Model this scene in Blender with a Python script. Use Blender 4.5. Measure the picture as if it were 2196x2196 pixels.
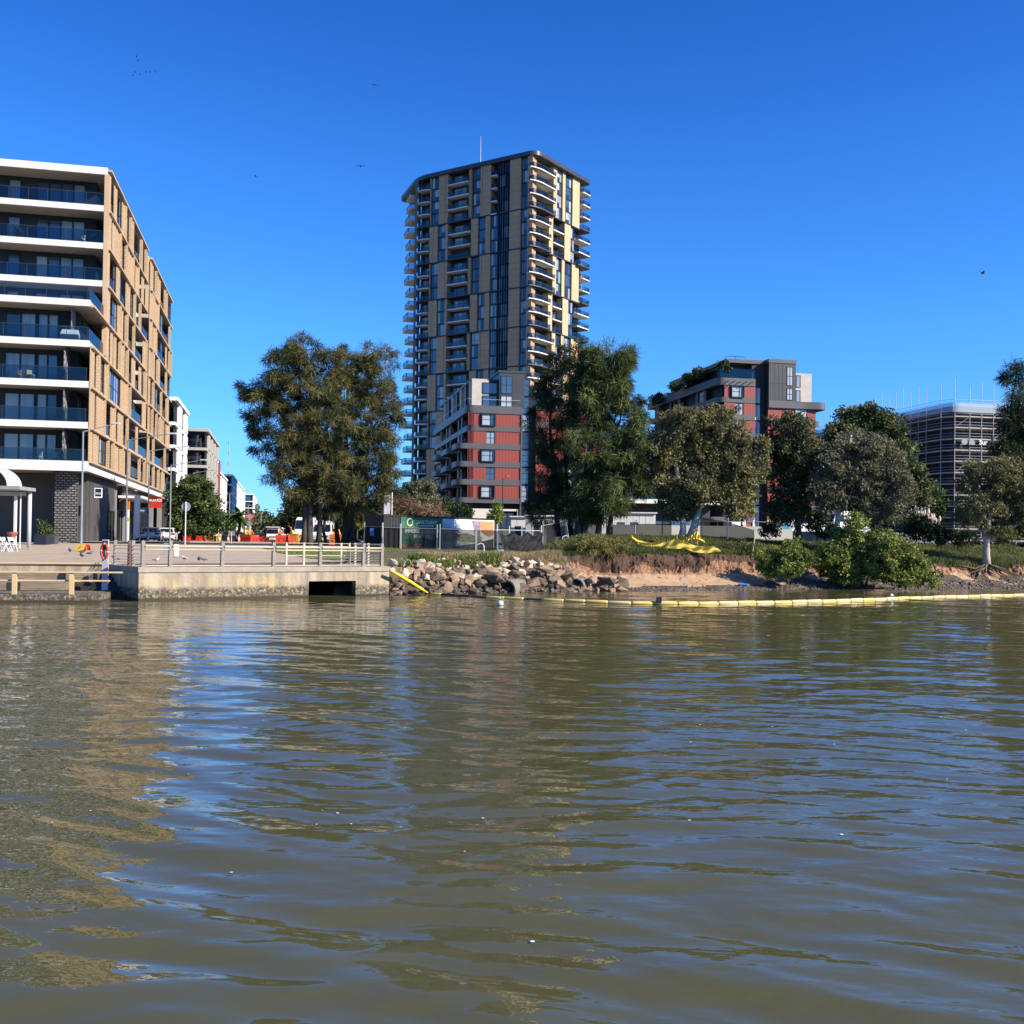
import bpy, math, random
import numpy as np
from mathutils import Vector, Matrix
for o in list(bpy.data.objects):
    bpy.data.objects.remove(o)
SC = bpy.context.scene
COL = SC.collection
R = math.radians
rnd = random.Random(7)
NR = np.random.default_rng(11)

# ------------------------------------------------------------------ camera
F = 2200.0            # focal length in photograph pixels (2196 px square frame)
ROLL, PITCH, EYE = 0.0128, R(0.8), 2.75
CY0 = 1098 + 70.3 - F * math.tan(PITCH)
_f = Vector((0, math.cos(PITCH), math.sin(PITCH)))
_r0 = Vector((1, 0, 0)); _u0 = Vector((0, -math.sin(PITCH), math.cos(PITCH)))
_r = math.cos(ROLL) * _r0 + math.sin(ROLL) * _u0
_u = -math.sin(ROLL) * _r0 + math.cos(ROLL) * _u0
cd = bpy.data.cameras.new('camera'); cam = bpy.data.objects.new('camera', cd); COL.objects.link(cam)
cd.sensor_width = 36; cd.lens = 36 * F / 2196; cd.shift_y = (CY0 - 1098) / 2196
cd.clip_start = 0.3; cd.clip_end = 20000
m = Matrix((( _r.x, _u.x, -_f.x, 0), (_r.y, _u.y, -_f.y, 0), (_r.z, _u.z, -_f.z, EYE), (0, 0, 0, 1)))
cam.matrix_world = m
SC.camera = cam

def W(px, py, D):
    """world point seen at photograph pixel (px, py) at distance Y = D"""
    d = _f + _r * ((px - 1098) / F) + _u * ((CY0 - py) / F)
    k = D / d.y
    return Vector((d.x * k, D, EYE + d.z * k))
def GX(px, D, py=1165): return W(px, py, D).x

# ------------------------------------------------------------------ light
SUN_EL, SUN_A = R(31), R(-24)      # elevation; angle from +X towards +Y
sdir = Vector((math.cos(SUN_EL) * math.cos(SUN_A), math.cos(SUN_EL) * math.sin(SUN_A), math.sin(SUN_EL)))
sl = bpy.data.lights.new('sun', 'SUN'); sl.energy = 4.8; sl.angle = R(0.5); sl.color = (1.0, 0.90, 0.76)
so = bpy.data.objects.new('sun', sl); COL.objects.link(so)
so.rotation_euler = sdir.to_track_quat('Z', 'Y').to_euler()
w = bpy.data.worlds.new('World'); SC.world = w; w.use_nodes = True
nt = w.node_tree; nt.nodes.clear()
sky = nt.nodes.new('ShaderNodeTexSky'); sky.sky_type = 'NISHITA'; sky.sun_disc = False
sky.sun_elevation = SUN_EL; sky.sun_rotation = R(90) - SUN_A
sky.altitude = 0; sky.air_density = 0.7; sky.dust_density = 0.0; sky.ozone_density = 6.0
hs = nt.nodes.new('ShaderNodeHueSaturation'); hs.inputs['Saturation'].default_value = 1.12
bg = nt.nodes.new('ShaderNodeBackground'); bg.inputs['Strength'].default_value = 0.145
ow = nt.nodes.new('ShaderNodeOutputWorld')
# deepen the thin-air horizon of the sky model: colour by elevation
stc = nt.nodes.new('ShaderNodeTexCoord'); ssx = nt.nodes.new('ShaderNodeSeparateXYZ'); srp = nt.nodes.new('ShaderNodeValToRGB'); smx = nt.nodes.new('ShaderNodeMix')
smx.data_type = 'RGBA'; smx.blend_type = 'MULTIPLY'; smx.inputs[0].default_value = 1
_e = srp.color_ramp.elements; _e[0].position = 0.0; _e[0].color = (.28, .42, .58, 1); _e[1].position = .10; _e[1].color = (.50, .71, .85, 1)
for _p, _c in ((.2, (.55, .81, .98, 1)), (.34, (.44, .73, .98, 1)), (.5, (.26, .55, .89, 1)), (.8, (.24, .52, .86, 1))):
    _n = _e.new(_p); _n.color = _c
nt.links.new(stc.outputs['Generated'], ssx.inputs[0]); nt.links.new(ssx.outputs['Z'], srp.inputs[0])
nt.links.new(sky.outputs[0], hs.inputs['Color']); nt.links.new(hs.outputs[0], smx.inputs[6]); nt.links.new(srp.outputs[0], smx.inputs[7]); nt.links.new(smx.outputs[2], bg.inputs['Color'])
nt.links.new(bg.outputs[0], ow.inputs[0])
vs = SC.view_settings; vs.view_transform = 'Standard'; vs.look = 'None'; vs.exposure = 0.9; vs.gamma = 1; vs.use_curve_mapping = False
SC.render.engine = 'CYCLES'
SC.cycles.max_bounces = 7; SC.cycles.diffuse_bounces = 3; SC.cycles.glossy_bounces = 3
SC.cycles.transparent_max_bounces = 24; SC.cycles.transmission_bounces = 3
SC.cycles.caustics_reflective = False; SC.cycles.caustics_refractive = False
SC.cycles.sample_clamp_indirect = 4

# ------------------------------------------------------------------ materials
MATS = {}
def mat(name, c1, c2=None, scale=3.0, rough=0.75, metal=0.0, bump=0.0, stretch=(1, 1, 1), detail=5, ior=1.45, coat=0.0, trans=0.0, spec=None, bscale=None, lo=.3, hi=.7):
    if name in MATS: return MATS[name]
    M = bpy.data.materials.new(name); M.use_nodes = True
    t = M.node_tree; p = t.nodes['Principled BSDF']
    p.inputs['Base Color'].default_value = (*c1, 1); p.inputs['Roughness'].default_value = rough
    p.inputs['Metallic'].default_value = metal; p.inputs['IOR'].default_value = ior
    if coat: p.inputs['Coat Weight'].default_value = coat; p.inputs['Coat Roughness'].default_value = .05
    if spec is not None: p.inputs['Specular IOR Level'].default_value = spec
    if c2 is not None or bump:
        tc = t.nodes.new('ShaderNodeTexCoord'); mp = t.nodes.new('ShaderNodeMapping')
        mp.inputs['Scale'].default_value = stretch
        t.links.new(tc.outputs['Object'], mp.inputs['Vector'])
        nz = t.nodes.new('ShaderNodeTexNoise'); nz.inputs['Scale'].default_value = scale; nz.inputs['Detail'].default_value = detail
        nz.inputs['Roughness'].default_value = .62
        t.links.new(mp.outputs[0], nz.inputs['Vector'])
        if c2 is not None:
            rp = t.nodes.new('ShaderNodeValToRGB')
            rp.color_ramp.elements[0].position = lo; rp.color_ramp.elements[1].position = hi
            rp.color_ramp.elements[0].color = (*c1, 1); rp.color_ramp.elements[1].color = (*c2, 1)
            t.links.new(nz.outputs['Fac'], rp.inputs['Fac']); t.links.new(rp.outputs[0], p.inputs['Base Color'])
        if bump:
            n2 = nz
            if bscale:
                n2 = t.nodes.new('ShaderNodeTexNoise'); n2.inputs['Scale'].default_value = bscale; n2.inputs['Detail'].default_value = 6
                t.links.new(mp.outputs[0], n2.inputs['Vector'])
            b = t.nodes.new('ShaderNodeBump'); b.inputs['Strength'].default_value = bump; b.inputs['Distance'].default_value = .1
            t.links.new(n2.outputs['Fac'], b.inputs['Height']); t.links.new(b.outputs[0], p.inputs['Normal'])
    if trans:                       # leaf-like: part of the light passes through
        tr = t.nodes.new('ShaderNodeBsdfTranslucent'); mx = t.nodes.new('ShaderNodeMixShader'); mx.inputs[0].default_value = trans
        src = p.inputs['Base Color'].links
        if src: t.links.new(src[0].from_socket, tr.inputs['Color'])
        else: tr.inputs['Color'].default_value = (*c1, 1)
        t.links.new(p.outputs[0], mx.inputs[1]); t.links.new(tr.outputs[0], mx.inputs[2])
        t.links.new(mx.outputs[0], t.nodes['Material Output'].inputs[0])
    MATS[name] = M
    return M

def glass_mat(name, tint, refl=0.18, opac=0.0, body=(.05, .06, .07)):
    """thin sheet glass / mesh cloth: tinted see-through, with mirror reflections"""
    if name in MATS: return MATS[name]
    M = bpy.data.materials.new(name); M.use_nodes = True
    t = M.node_tree; t.nodes.remove(t.nodes['Principled BSDF'])
    tr = t.nodes.new('ShaderNodeBsdfTransparent'); tr.inputs['Color'].default_value = (*tint, 1)
    gl = t.nodes.new('ShaderNodeBsdfGlossy'); gl.inputs['Roughness'].default_value = .03; gl.inputs['Color'].default_value = (.62, .62, .62, 1)
    fr = t.nodes.new('ShaderNodeFresnel'); fr.inputs['IOR'].default_value = 1.5
    ad = t.nodes.new('ShaderNodeMath'); ad.operation = 'ADD'; ad.inputs[1].default_value = refl; ad.use_clamp = True
    t.links.new(fr.outputs[0], ad.inputs[0])
    mx = t.nodes.new('ShaderNodeMixShader'); t.links.new(ad.outputs[0], mx.inputs[0])
    t.links.new(tr.outputs[0], mx.inputs[1]); t.links.new(gl.outputs[0], mx.inputs[2])
    out = mx
    if opac:
        df = t.nodes.new('ShaderNodeBsdfDiffuse'); df.inputs['Color'].default_value = (*body, 1)
        m2 = t.nodes.new('ShaderNodeMixShader'); m2.inputs[0].default_value = opac
        t.links.new(tr.outputs[0], m2.inputs[1]); t.links.new(df.outputs[0], m2.inputs[2]); out = m2
    t.links.new(out.outputs[0], t.nodes['Material Output'].inputs[0])
    MATS[name] = M
    return M

# ------------------------------------------------------------------ mesh helpers
class MB:
    def __init__(s): s.v = []; s.f = []; s.m = []
    def poly(s, pts, mi=0):
        i = len(s.v); s.v += [tuple(p) for p in pts]; s.f.append(tuple(range(i, i + len(pts)))); s.m.append(mi); return s
    def box(s, x0, x1, y0, y1, z0, z1, mi=0):
        if x0 > x1: x0, x1 = x1, x0
        if y0 > y1: y0, y1 = y1, y0
        if z0 > z1: z0, z1 = z1, z0
        i = len(s.v)
        s.v += [(x0, y0, z0), (x1, y0, z0), (x1, y1, z0), (x0, y1, z0), (x0, y0, z1), (x1, y0, z1), (x1, y1, z1), (x0, y1, z1)]
        for q in ((3, 2, 1, 0), (4, 5, 6, 7), (0, 1, 5, 4), (1, 2, 6, 5), (2, 3, 7, 6), (3, 0, 4, 7)):
            s.f.append(tuple(i + k for k in q)); s.m.append(mi)
        return s
    def bar(s, p, q, wd, ht=None, mi=0, up=(0, 0, 1)):
        """rectangular bar from p to q"""
        p = Vector(p); q = Vector(q); d = (q - p)
        if d.length < 1e-6: return s
        d.normalize(); u = Vector(up)
        if abs(d.dot(u)) > .98: u = Vector((1, 0, 0))
        a = d.cross(u).normalized() * (wd / 2); b = d.cross(a).normalized() * ((ht or wd) / 2)
        i = len(s.v)
        for c in (p, q):
            s.v += [tuple(c - a - b), tuple(c + a - b), tuple(c + a + b), tuple(c - a + b)]
        for f in ((3, 2, 1, 0), (4, 5, 6, 7), (0, 1, 5, 4), (1, 2, 6, 5), (2, 3, 7, 6), (3, 0, 4, 7)):
            s.f.append(tuple(i + k for k in f)); s.m.append(mi)
        return s
    def prism(s, pl, z0, z1, mi=0, mtop=None, mbot=None):
        n = len(pl); i = len(s.v)
        s.v += [(p[0], p[1], z0) for p in pl] + [(p[0], p[1], z1) for p in pl]
        s.f.append(tuple(i + k for k in range(n - 1, -1, -1))); s.m.append(mi if mbot is None else mbot)
        s.f.append(tuple(i + n + k for k in range(n))); s.m.append(mi if mtop is None else mtop)
        for k in range(n):
            k2 = (k + 1) % n
            s.f.append((i + k, i + k2, i + n + k2, i + n + k)); s.m.append(mi)
        return s
    def tube(s, pts, r, n=6, mi=0, caps=True):
        pts = [Vector(p) for p in pts]; rs = r if isinstance(r, (list, tuple)) else [r] * len(pts)
        i = len(s.v); L = len(pts)
        a = None
        for k, p in enumerate(pts):
            d = (pts[min(k + 1, L - 1)] - pts[max(k - 1, 0)])
            d = d.normalized() if d.length > 1e-9 else Vector((0, 0, 1))
            if a is None:
                a = d.cross(Vector((0, 0, 1)) if abs(d.z) < .9 else Vector((1, 0, 0))).normalized()
            else:
                a = (a - d * a.dot(d)); a = a.normalized() if a.length > 1e-6 else d.orthogonal().normalized()
            b = d.cross(a)
            for j in range(n):
                t = 2 * math.pi * j / n
                s.v.append(tuple(p + (a * math.cos(t) + b * math.sin(t)) * rs[k]))
        for k in range(L - 1):
            for j in range(n):
                j2 = (j + 1) % n
                s.f.append((i + k * n + j, i + k * n + j2, i + (k + 1) * n + j2, i + (k + 1) * n + j)); s.m.append(mi)
        if caps:
            s.f.append(tuple(i + j for j in range(n - 1, -1, -1))); s.m.append(mi)
            s.f.append(tuple(i + (L - 1) * n + j for j in range(n))); s.m.append(mi)
        return s
    def lathe(s, prof, c=(0, 0, 0), n=12, mi=0):
        i = len(s.v); L = len(prof)
        for (r, z) in prof:
            for j in range(n):
                t = 2 * math.pi * j / n
                s.v.append((c[0] + r * math.cos(t), c[1] + r * math.sin(t), c[2] + z))
        for k in range(L - 1):
            for j in range(n):
                j2 = (j + 1) % n
                s.f.append((i + k * n + j, i + k * n + j2, i + (k + 1) * n + j2, i + (k + 1) * n + j)); s.m.append(mi)
        s.f.append(tuple(i + j for j in range(n - 1, -1, -1))); s.m.append(mi)
        s.f.append(tuple(i + (L - 1) * n + j for j in range(n))); s.m.append(mi)
        return s
    def build(s, name, mats, parent=None, smooth=False):
        me = bpy.data.meshes.new(name)
        me.from_pydata(s.v, [], s.f)
        if not isinstance(mats, (list, tuple)): mats = [mats]
        for M in mats: me.materials.append(M)
        if len(mats) > 1: me.polygons.foreach_set('material_index', s.m)
        if smooth: me.polygons.foreach_set('use_smooth', [True] * len(s.f))
        o = bpy.data.objects.new(name, me); COL.objects.link(o)
        if parent: o.parent = parent
        return o

def npmesh(name, V, Q, mats, parent=None, smooth=False, mi=None):
    """mesh from numpy arrays: V (n,3), Q (m,4)"""
    me = bpy.data.meshes.new(name)
    n, mq = len(V), len(Q); k = Q.shape[1]
    me.vertices.add(n); me.vertices.foreach_set('co', np.ascontiguousarray(V, dtype=np.float32).ravel())
    me.loops.add(mq * k); me.loops.foreach_set('vertex_index', np.ascontiguousarray(Q, dtype=np.int32).ravel())
    me.polygons.add(mq); me.polygons.foreach_set('loop_start', np.arange(mq, dtype=np.int32) * k)
    if not isinstance(mats, (list, tuple)): mats = [mats]
    for M in mats: me.materials.append(M)
    if mi is not None: me.polygons.foreach_set('material_index', np.asarray(mi, dtype=np.int32))
    me.polygons.foreach_set('use_smooth', np.full(mq, smooth))
    me.update(calc_edges=True)
    o = bpy.data.objects.new(name, me); COL.objects.link(o)
    if parent: o.parent = parent
    return o

def tag(o, label=None, cat=None, group=None, kind=None):
    if label: o['label'] = label
    if cat: o['category'] = cat
    if group: o['group'] = group
    if kind: o['kind'] = kind
    return o
def thing(name, label, cat, loc=(0, 0, 0), rz=0.0, group=None):
    o = bpy.data.objects.new(name, None); COL.objects.link(o)
    o.location = loc; o.rotation_euler = (0, 0, rz); o.empty_display_size = .3
    return tag(o, label, cat, group)
def dup(root, loc, rz=None, label=None, group=None, scale=None):
    def cp(o, par):
        c = o.copy(); COL.objects.link(c)
        if par: c.parent = par
        for ch in o.children: cp(ch, c)
        return c
    r = cp(root, None); r.location = loc
    if rz is not None: r.rotation_euler = (0, 0, rz)
    if label: r['label'] = label
    if group: r['group'] = group
    if scale: r.scale = (scale,) * 3
    return r
def fbm(x, y, seed=0, oct=4):
    """cheap smooth pseudo-noise for numpy arrays, about -1..1"""
    g = np.random.default_rng(seed); s = np.zeros_like(np.asarray(x, dtype=float)); a = 1.0; tot = 0
    f = 1.0
    for o in range(oct):
        for k in range(3):
            th = g.uniform(0, 2 * math.pi); ph = g.uniform(0, 6.28)
            s = s + a / 3 * np.sin(f * (x * math.cos(th) + y * math.sin(th)) + ph + 1.3 * np.sin(f * .7 * (x * math.sin(th) - y * math.cos(th)) + ph * 2))
        tot += a; a *= .55; f *= 2.03
    return s / tot

# ------------------------------------------------------------------ terrain shape
_py = [0, 50, 56, 75, 90, 130, 200, 400, 3000, 20000]
_pz = [1.52, 1.52, 1.6, 2.4, 2.47, 2.6, 2.75, 3.0, 6, 10]
def sstep(a, b, x):
    t = np.clip((x - a) / (b - a), 0, 1); return t * t * (3 - 2 * t)
def zland(x, y):
    return np.interp(y, _py, _pz) + 0.9 * sstep(3, 12, x) * (1 - sstep(110, 220, y))
SHX = [-9, -6.5, -4.9, 1.4, 8.7, 18.75, 38, 60, 120, 400]
SHY = [53, 54, 54.7, 60, 63.4, 68.5, 76, 83, 100, 170]
def yshore(x): return np.interp(x, SHX, SHY)
# ------------------------------------------------------------------ water
def water_mat():
    M = bpy.data.materials.new('river_water'); M.use_nodes = True; t = M.node_tree; p = t.nodes['Principled BSDF']
    p.inputs['Base Color'].default_value = (.075, .074, .031, 1)
    p.inputs['Roughness'].default_value = .025; p.inputs['IOR'].default_value = 1.333
    tc = t.nodes.new('ShaderNodeTexCoord')
    mp = t.nodes.new('ShaderNodeMapping'); mp.inputs['Scale'].default_value = (.55, 1.0, 1)
    t.links.new(tc.outputs['Object'], mp.inputs['Vector'])
    n1 = t.nodes.new('ShaderNodeTexNoise'); n1.inputs['Scale'].default_value = 1.6; n1.inputs['Detail'].default_value = 2.5; n1.inputs['Distortion'].default_value = .4
    n3 = t.nodes.new('ShaderNodeTexNoise'); n3.inputs['Scale'].default_value = 6.5; n3.inputs['Detail'].default_value = 2
    # patches of ruffled and of calm water
    n2 = t.nodes.new('ShaderNodeTexNoise'); n2.inputs['Scale'].default_value = .09; n2.inputs['Detail'].default_value = 2
    for n in (n1, n3, n2): t.links.new(mp.outputs[0], n.inputs['Vector'])
    mr = t.nodes.new('ShaderNodeMapRange'); mr.inputs[1].default_value = .35; mr.inputs[2].default_value = .68; mr.inputs[3].default_value = .2; mr.inputs[4].default_value = 1.0
    t.links.new(n2.outputs['Fac'], mr.inputs[0])
    mu = t.nodes.new('ShaderNodeMath'); mu.operation = 'MULTIPLY'; t.links.new(mr.outputs[0], mu.inputs[0]); t.links.new(n3.outputs['Fac'], mu.inputs[1])
    m3 = t.nodes.new('ShaderNodeMath'); m3.operation = 'MULTIPLY_ADD'; m3.inputs[1].default_value = .36
    t.links.new(mu.outputs[0], m3.inputs[0]); t.links.new(n1.outputs['Fac'], m3.inputs[2])
    b = t.nodes.new('ShaderNodeBump'); b.inputs['Strength'].default_value = .55; b.inputs['Distance'].default_value = .055
    t.links.new(m3.outputs[0], b.inputs['Height']); t.links.new(b.outputs[0], p.inputs['Normal'])
    return M
WM = water_mat()
def wave_h(x, y):
    g = np.random.default_rng(5); h = np.zeros_like(x)
    wx = x + .35 * np.sin(.31 * y + .2 * x) + .2 * np.sin(.9 * y + 1.1 * x); wy = y + .5 * np.sin(.23 * x + 1) + .22 * np.sin(.8 * x - .33 * y)
    dist = np.hypot(x, y)
    for lam, amp, n in ((5.5, .014, 3), (2.7, .0115, 5), (1.45, .0092, 7), (.85, .0078, 8), (.5, .0040, 8), (.3, .0013, 7)):
        fade = np.clip(1.6 - dist / (lam * 55), 0, 1)
        for k in range(n):
            th = R(80) + g.normal(0, .36 if lam < 3 else .45); kk = 2 * math.pi / (lam * g.uniform(.8, 1.25)); ph = g.uniform(0, 6.28)
            s = np.sin(kk * (wx * math.cos(th) + wy * math.sin(th)) + ph + .8 * np.sin(.17 * x * g.uniform(.5, 1.5) + .13 * y))
            h += amp / math.sqrt(n) * 1.25 * fade * (s + .18 * s * s)
    amp = .78 + .62 * fbm(x * .10, y * .13, 3, 3)
    return h * np.clip(amp, .25, 1.3)
NA, NRW = 660, 980
ang = np.linspace(R(-52), R(52), NA); rad = 2.0 * (260 / 2.0) ** (np.linspace(0, 1, NRW) ** 1.0)
A, RR = np.meshgrid(ang, rad); wx = RR * np.sin(A); wy = RR * np.cos(A) - 1.0
V = np.stack([wx, wy, wave_h(wx, wy)], -1).reshape(-1, 3)
idx = np.arange(NA * NRW).reshape(NRW, NA)
Q = np.stack([idx[:-1, :-1], idx[:-1, 1:], idx[1:, 1:], idx[1:, :-1]], -1).reshape(-1, 4)
tag(npmesh('water', V, Q, WM, smooth=True), kind='structure')
rb = MB(); rb.box(-400, 400, -40, 260, -3, -2.4)
tag(rb.build('riverbed', mat('silt', (.06, .05, .03), (.09, .08, .05), 1)), kind='structure')

# ------------------------------------------------------------------ land sheet (plaza side and everything behind)
BX = [-400, -60, -24.75, -19.75, -9.4, -9.2, -6.5, -4.9, 1.4, 8.7, 18.75, 38, 60, 120, 600]
BY = [-24, 42, 49.6, 50.6, 57.8, 70, 71, 71.7, 77, 80.4, 85.5, 93, 100, 117, 250]
def yfront(x): return np.interp(x, BX, BY)
def grid_obj(name, xs, rows, mats, zoff=0.0, zf=None):
    """rows: function xs -> array (nr, nx) of y"""
    Y = rows(xs); X = np.broadcast_to(xs, Y.shape); Z = (zf or zland)(X, Y) + zoff
    V = np.stack([X, Y, Z], -1).reshape(-1, 3); nr, nx = Y.shape
    i = np.arange(nr * nx).reshape(nr, nx)
    Q = np.stack([i[:-1, :-1], i[:-1, 1:], i[1:, 1:], i[1:, :-1]], -1).reshape(-1, 4)
    return npmesh(name, V, Q, mats)
xs = np.unique(np.concatenate([np.array(BX), np.arange(-60, 61, 2.0), np.linspace(-400, 600, 60), [-4000, -1500, 1500, 4000]]))
def rows(xs):
    y0 = yfront(xs); fixed = np.array([130, 200, 280, 400, 700, 1200, 2500, 6000, 12000.])
    u = np.linspace(0, 1, 40)[:, None]; a = y0[None] + (120 - y0[None]) * u
    a = np.where(y0[None] > 110, y0[None] + u * 4, a)
    return np.concatenate([a, np.maximum(np.broadcast_to(fixed[:, None], (len(fixed), len(xs))), a[-1][None] + np.arange(1, 10)[:, None])])
tag(grid_obj('ground', xs, rows, mat('ground_soil', (.10, .095, .05), (.15, .13, .08), .4, rough=.95)), kind='structure')

# paved plaza, grass verge, road and footpath as sheets just above the land sheet
def sheet(name, poly_l, poly_r, y0, y1, n, material, zoff):
    """strip between two x(y) lines"""
    ys = np.linspace(y0, y1, n) if n < 200 else np.concatenate([np.linspace(y0, 140, 80), np.geomspace(141, y1, 80)])
    nx = 10
    xl = np.interp(ys, *poly_l); xr = np.interp(ys, *poly_r)
    X = xl[:, None] + (xr - xl)[:, None] * np.linspace(0, 1, nx)[None]
    Y = np.broadcast_to(ys[:, None], X.shape); Z = zland(X, Y) + zoff
    V = np.stack([X, Y, Z], -1).reshape(-1, 3); i = np.arange(len(ys) * nx).reshape(len(ys), nx)
    Q = np.stack([i[:-1, :-1], i[:-1, 1:], i[1:, 1:], i[1:, :-1]], -1).reshape(-1, 4)
    return tag(npmesh(name, V, Q, material), kind='structure')
PAVE = mat('plaza_paving', (.35, .275, .19), (.46, .365, .255), .9, rough=.85, lo=.25, hi=.75)
def prow(xs):
    y0 = yfront(xs) - .35; return y0[None] + (80.5 - y0[None]) * np.linspace(0, 1, 24)[:, None]
def zp(x, y): return np.minimum(zland(x, y), zland(x, y))
o = grid_obj('plaza', np.unique(np.concatenate([np.linspace(-60, -9.4, 40), [-24.75, -19.75]])), prow, PAVE, .02)
tag(o, kind='structure')
DS = Vector((-.216, .976, 0)).normalized(); DN = Vector((.976, .216, 0)).normalized()   # street direction, and its right-hand normal
def st(off, y):       # x on a line parallel to the street, off metres to the right of the left building's face
    return -34 + off * 1.0 - (y - 82) * .2213
yy = np.linspace(60, 1400, 50)
sheet('road', (yy, st(3.2, yy)), (yy, np.minimum(st(23, yy), np.where(yy < 100, -12, 1e3))), 80.6, 1400, 240, mat('asphalt', (.045, .045, .047), (.075, .073, .07), 1.4, rough=.9), .035)
sheet('footpath', (yy, st(-1.5, yy)), (yy, st(3.0, yy)), 80.6, 400, 240, mat('footpath_concrete', (.28, .26, .24), (.36, .34, .31), 1.2), .13)
gy = np.array([57.8, 60, 66, 72, 79]);
sheet('grass_verge', (gy, np.array([-9.0, -11.8, -15.0, -17.5, -18.0])), (gy, np.array([-8.3, -8.0, -8.0, -8.5, -9])), 57.9, 79, 60, mat('lawn', (.085, .12, .03), (.13, .16, .05), 2.5, rough=.95), .05)

# ------------------------------------------------------------------ right-hand bank: rock fill, sand beach with an undercut soil face, grass shelf
DD = np.array([-5, -1, 0, 1.2, 2.2, 3.1, 3.9, 4.1, 4.35, 4.7, 5.0, 6.5, 9, 12, 15, 20])
ZA = np.array([-1.6, -.6, -.25, .45, 1.0, 1.5, 1.72, 1.76, 1.82, 1.9, 1.93, 2.0, 2.1, 2.15, 2.2, 2.25])
ZB = np.array([-1.6, -.4, -.05, .25, .45, .7, .95, 1.02, 1.75, 2.2, 2.32, 2.5, 2.95, 3.35, 3.5, 3.4])
ZC = np.array([-1.6, -.4, -.1, .25, .42, .6, .95, 1.15, 1.5, 1.72, 1.8, 1.95, 2.15, 2.5, 3.05, 3.2])
def zbank(x, y):
    d = y - yshore(x); d = d + .35 * fbm(x * .8, x * .3 + 5, 21, 4)
    a, b, c = (np.interp(d, DD, z) for z in (ZA, ZB, ZC))
    wb = sstep(1.0, 5.5, x); wc = sstep(15, 24, x)
    z = a + (b - a) * wb; z = z + (c - z) * wc
    return np.where(x < -6.2, np.minimum(z, 1.42 + np.maximum(0, d - 4.5) * .4), z)
xs = np.concatenate([np.linspace(-9.3, 45, 420), np.geomspace(45.3, 400, 40)])
ds = np.unique(np.concatenate([np.linspace(-5, 3, 30), np.linspace(3, 5.6, 46), np.linspace(5.6, 20.5, 50)]))
X = np.broadcast_to(xs, (len(ds), len(xs))); Y = yshore(xs)[None] + ds[:, None]; Z = zbank(X, Y)
face = np.exp(-((ds[:, None] - 4.3) / .8) ** 2)
Z = Z + .07 * fbm(X * 2.2, Y * 2.2, 4, 5) + .05 * fbm(X * 7, Y * 5, 6, 3) * face
Yd = Y + face * (.8 * fbm(X * 1.9, Z * 1.2, 9, 5) + .28 * fbm(X * 8, Z * 3, 12, 4)) * sstep(2, 6, X)
V = np.stack([X, Yd, Z], -1).reshape(-1, 3); i = np.arange(V.shape[0]).reshape(len(ds), len(xs))
Q = np.stack([i[:-1, :-1], i[:-1, 1:], i[1:, 1:], i[1:, :-1]], -1).reshape(-1, 4)
cen = V[Q].mean(1); nrm = np.cross(V[Q[:, 1]] - V[Q[:, 0]], V[Q[:, 3]] - V[Q[:, 0]]); nrm /= np.linalg.norm(nrm, axis=1)[:, None] + 1e-9
dq = np.repeat(ds[:-1], len(xs) - 1); xq = np.tile(xs[:-1], len(ds) - 1)
jit = .25 * fbm(xq * 2, dq * 2, 33, 4)
mi = np.where(dq + jit < 1.1, 0, np.where(dq + jit < 3.85, 1, np.where(dq + jit < 4.25, 2, np.where(dq + jit < 5.0, 3, 4))))
mi = np.where(xq < 3.5, np.where(dq < 4.0, 0, 4), mi); mi = np.where((xq > 17) & (mi == 1) & (jit > -.02), 0, mi)
SAND = mat('beach_sand', (.33, .215, .12), (.46, .31, .18), 1.6, rough=.95, bump=.3, bscale=14)
MUD = mat('wet_shingle', (.045, .036, .026), (.12, .09, .06), 5, rough=.8, bump=.8, bscale=9)
CLAY = mat('red_clay', (.17, .085, .045), (.33, .19, .11), 3, rough=.95, bump=1.0, bscale=6, stretch=(1, 1, .9))
SOIL = mat('dark_root_soil', (.03, .018, .011), (.11, .062, .036), 5, rough=.95, bump=1.0, bscale=8, stretch=(1.2, 1, .75))
TURF = mat('rough_turf', (.05, .055, .02), (.12, .105, .05), 2, rough=.95)
tag(npmesh('riverbank', V, Q, [MUD, SAND, CLAY, SOIL, TURF], mi=mi), kind='structure')

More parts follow.
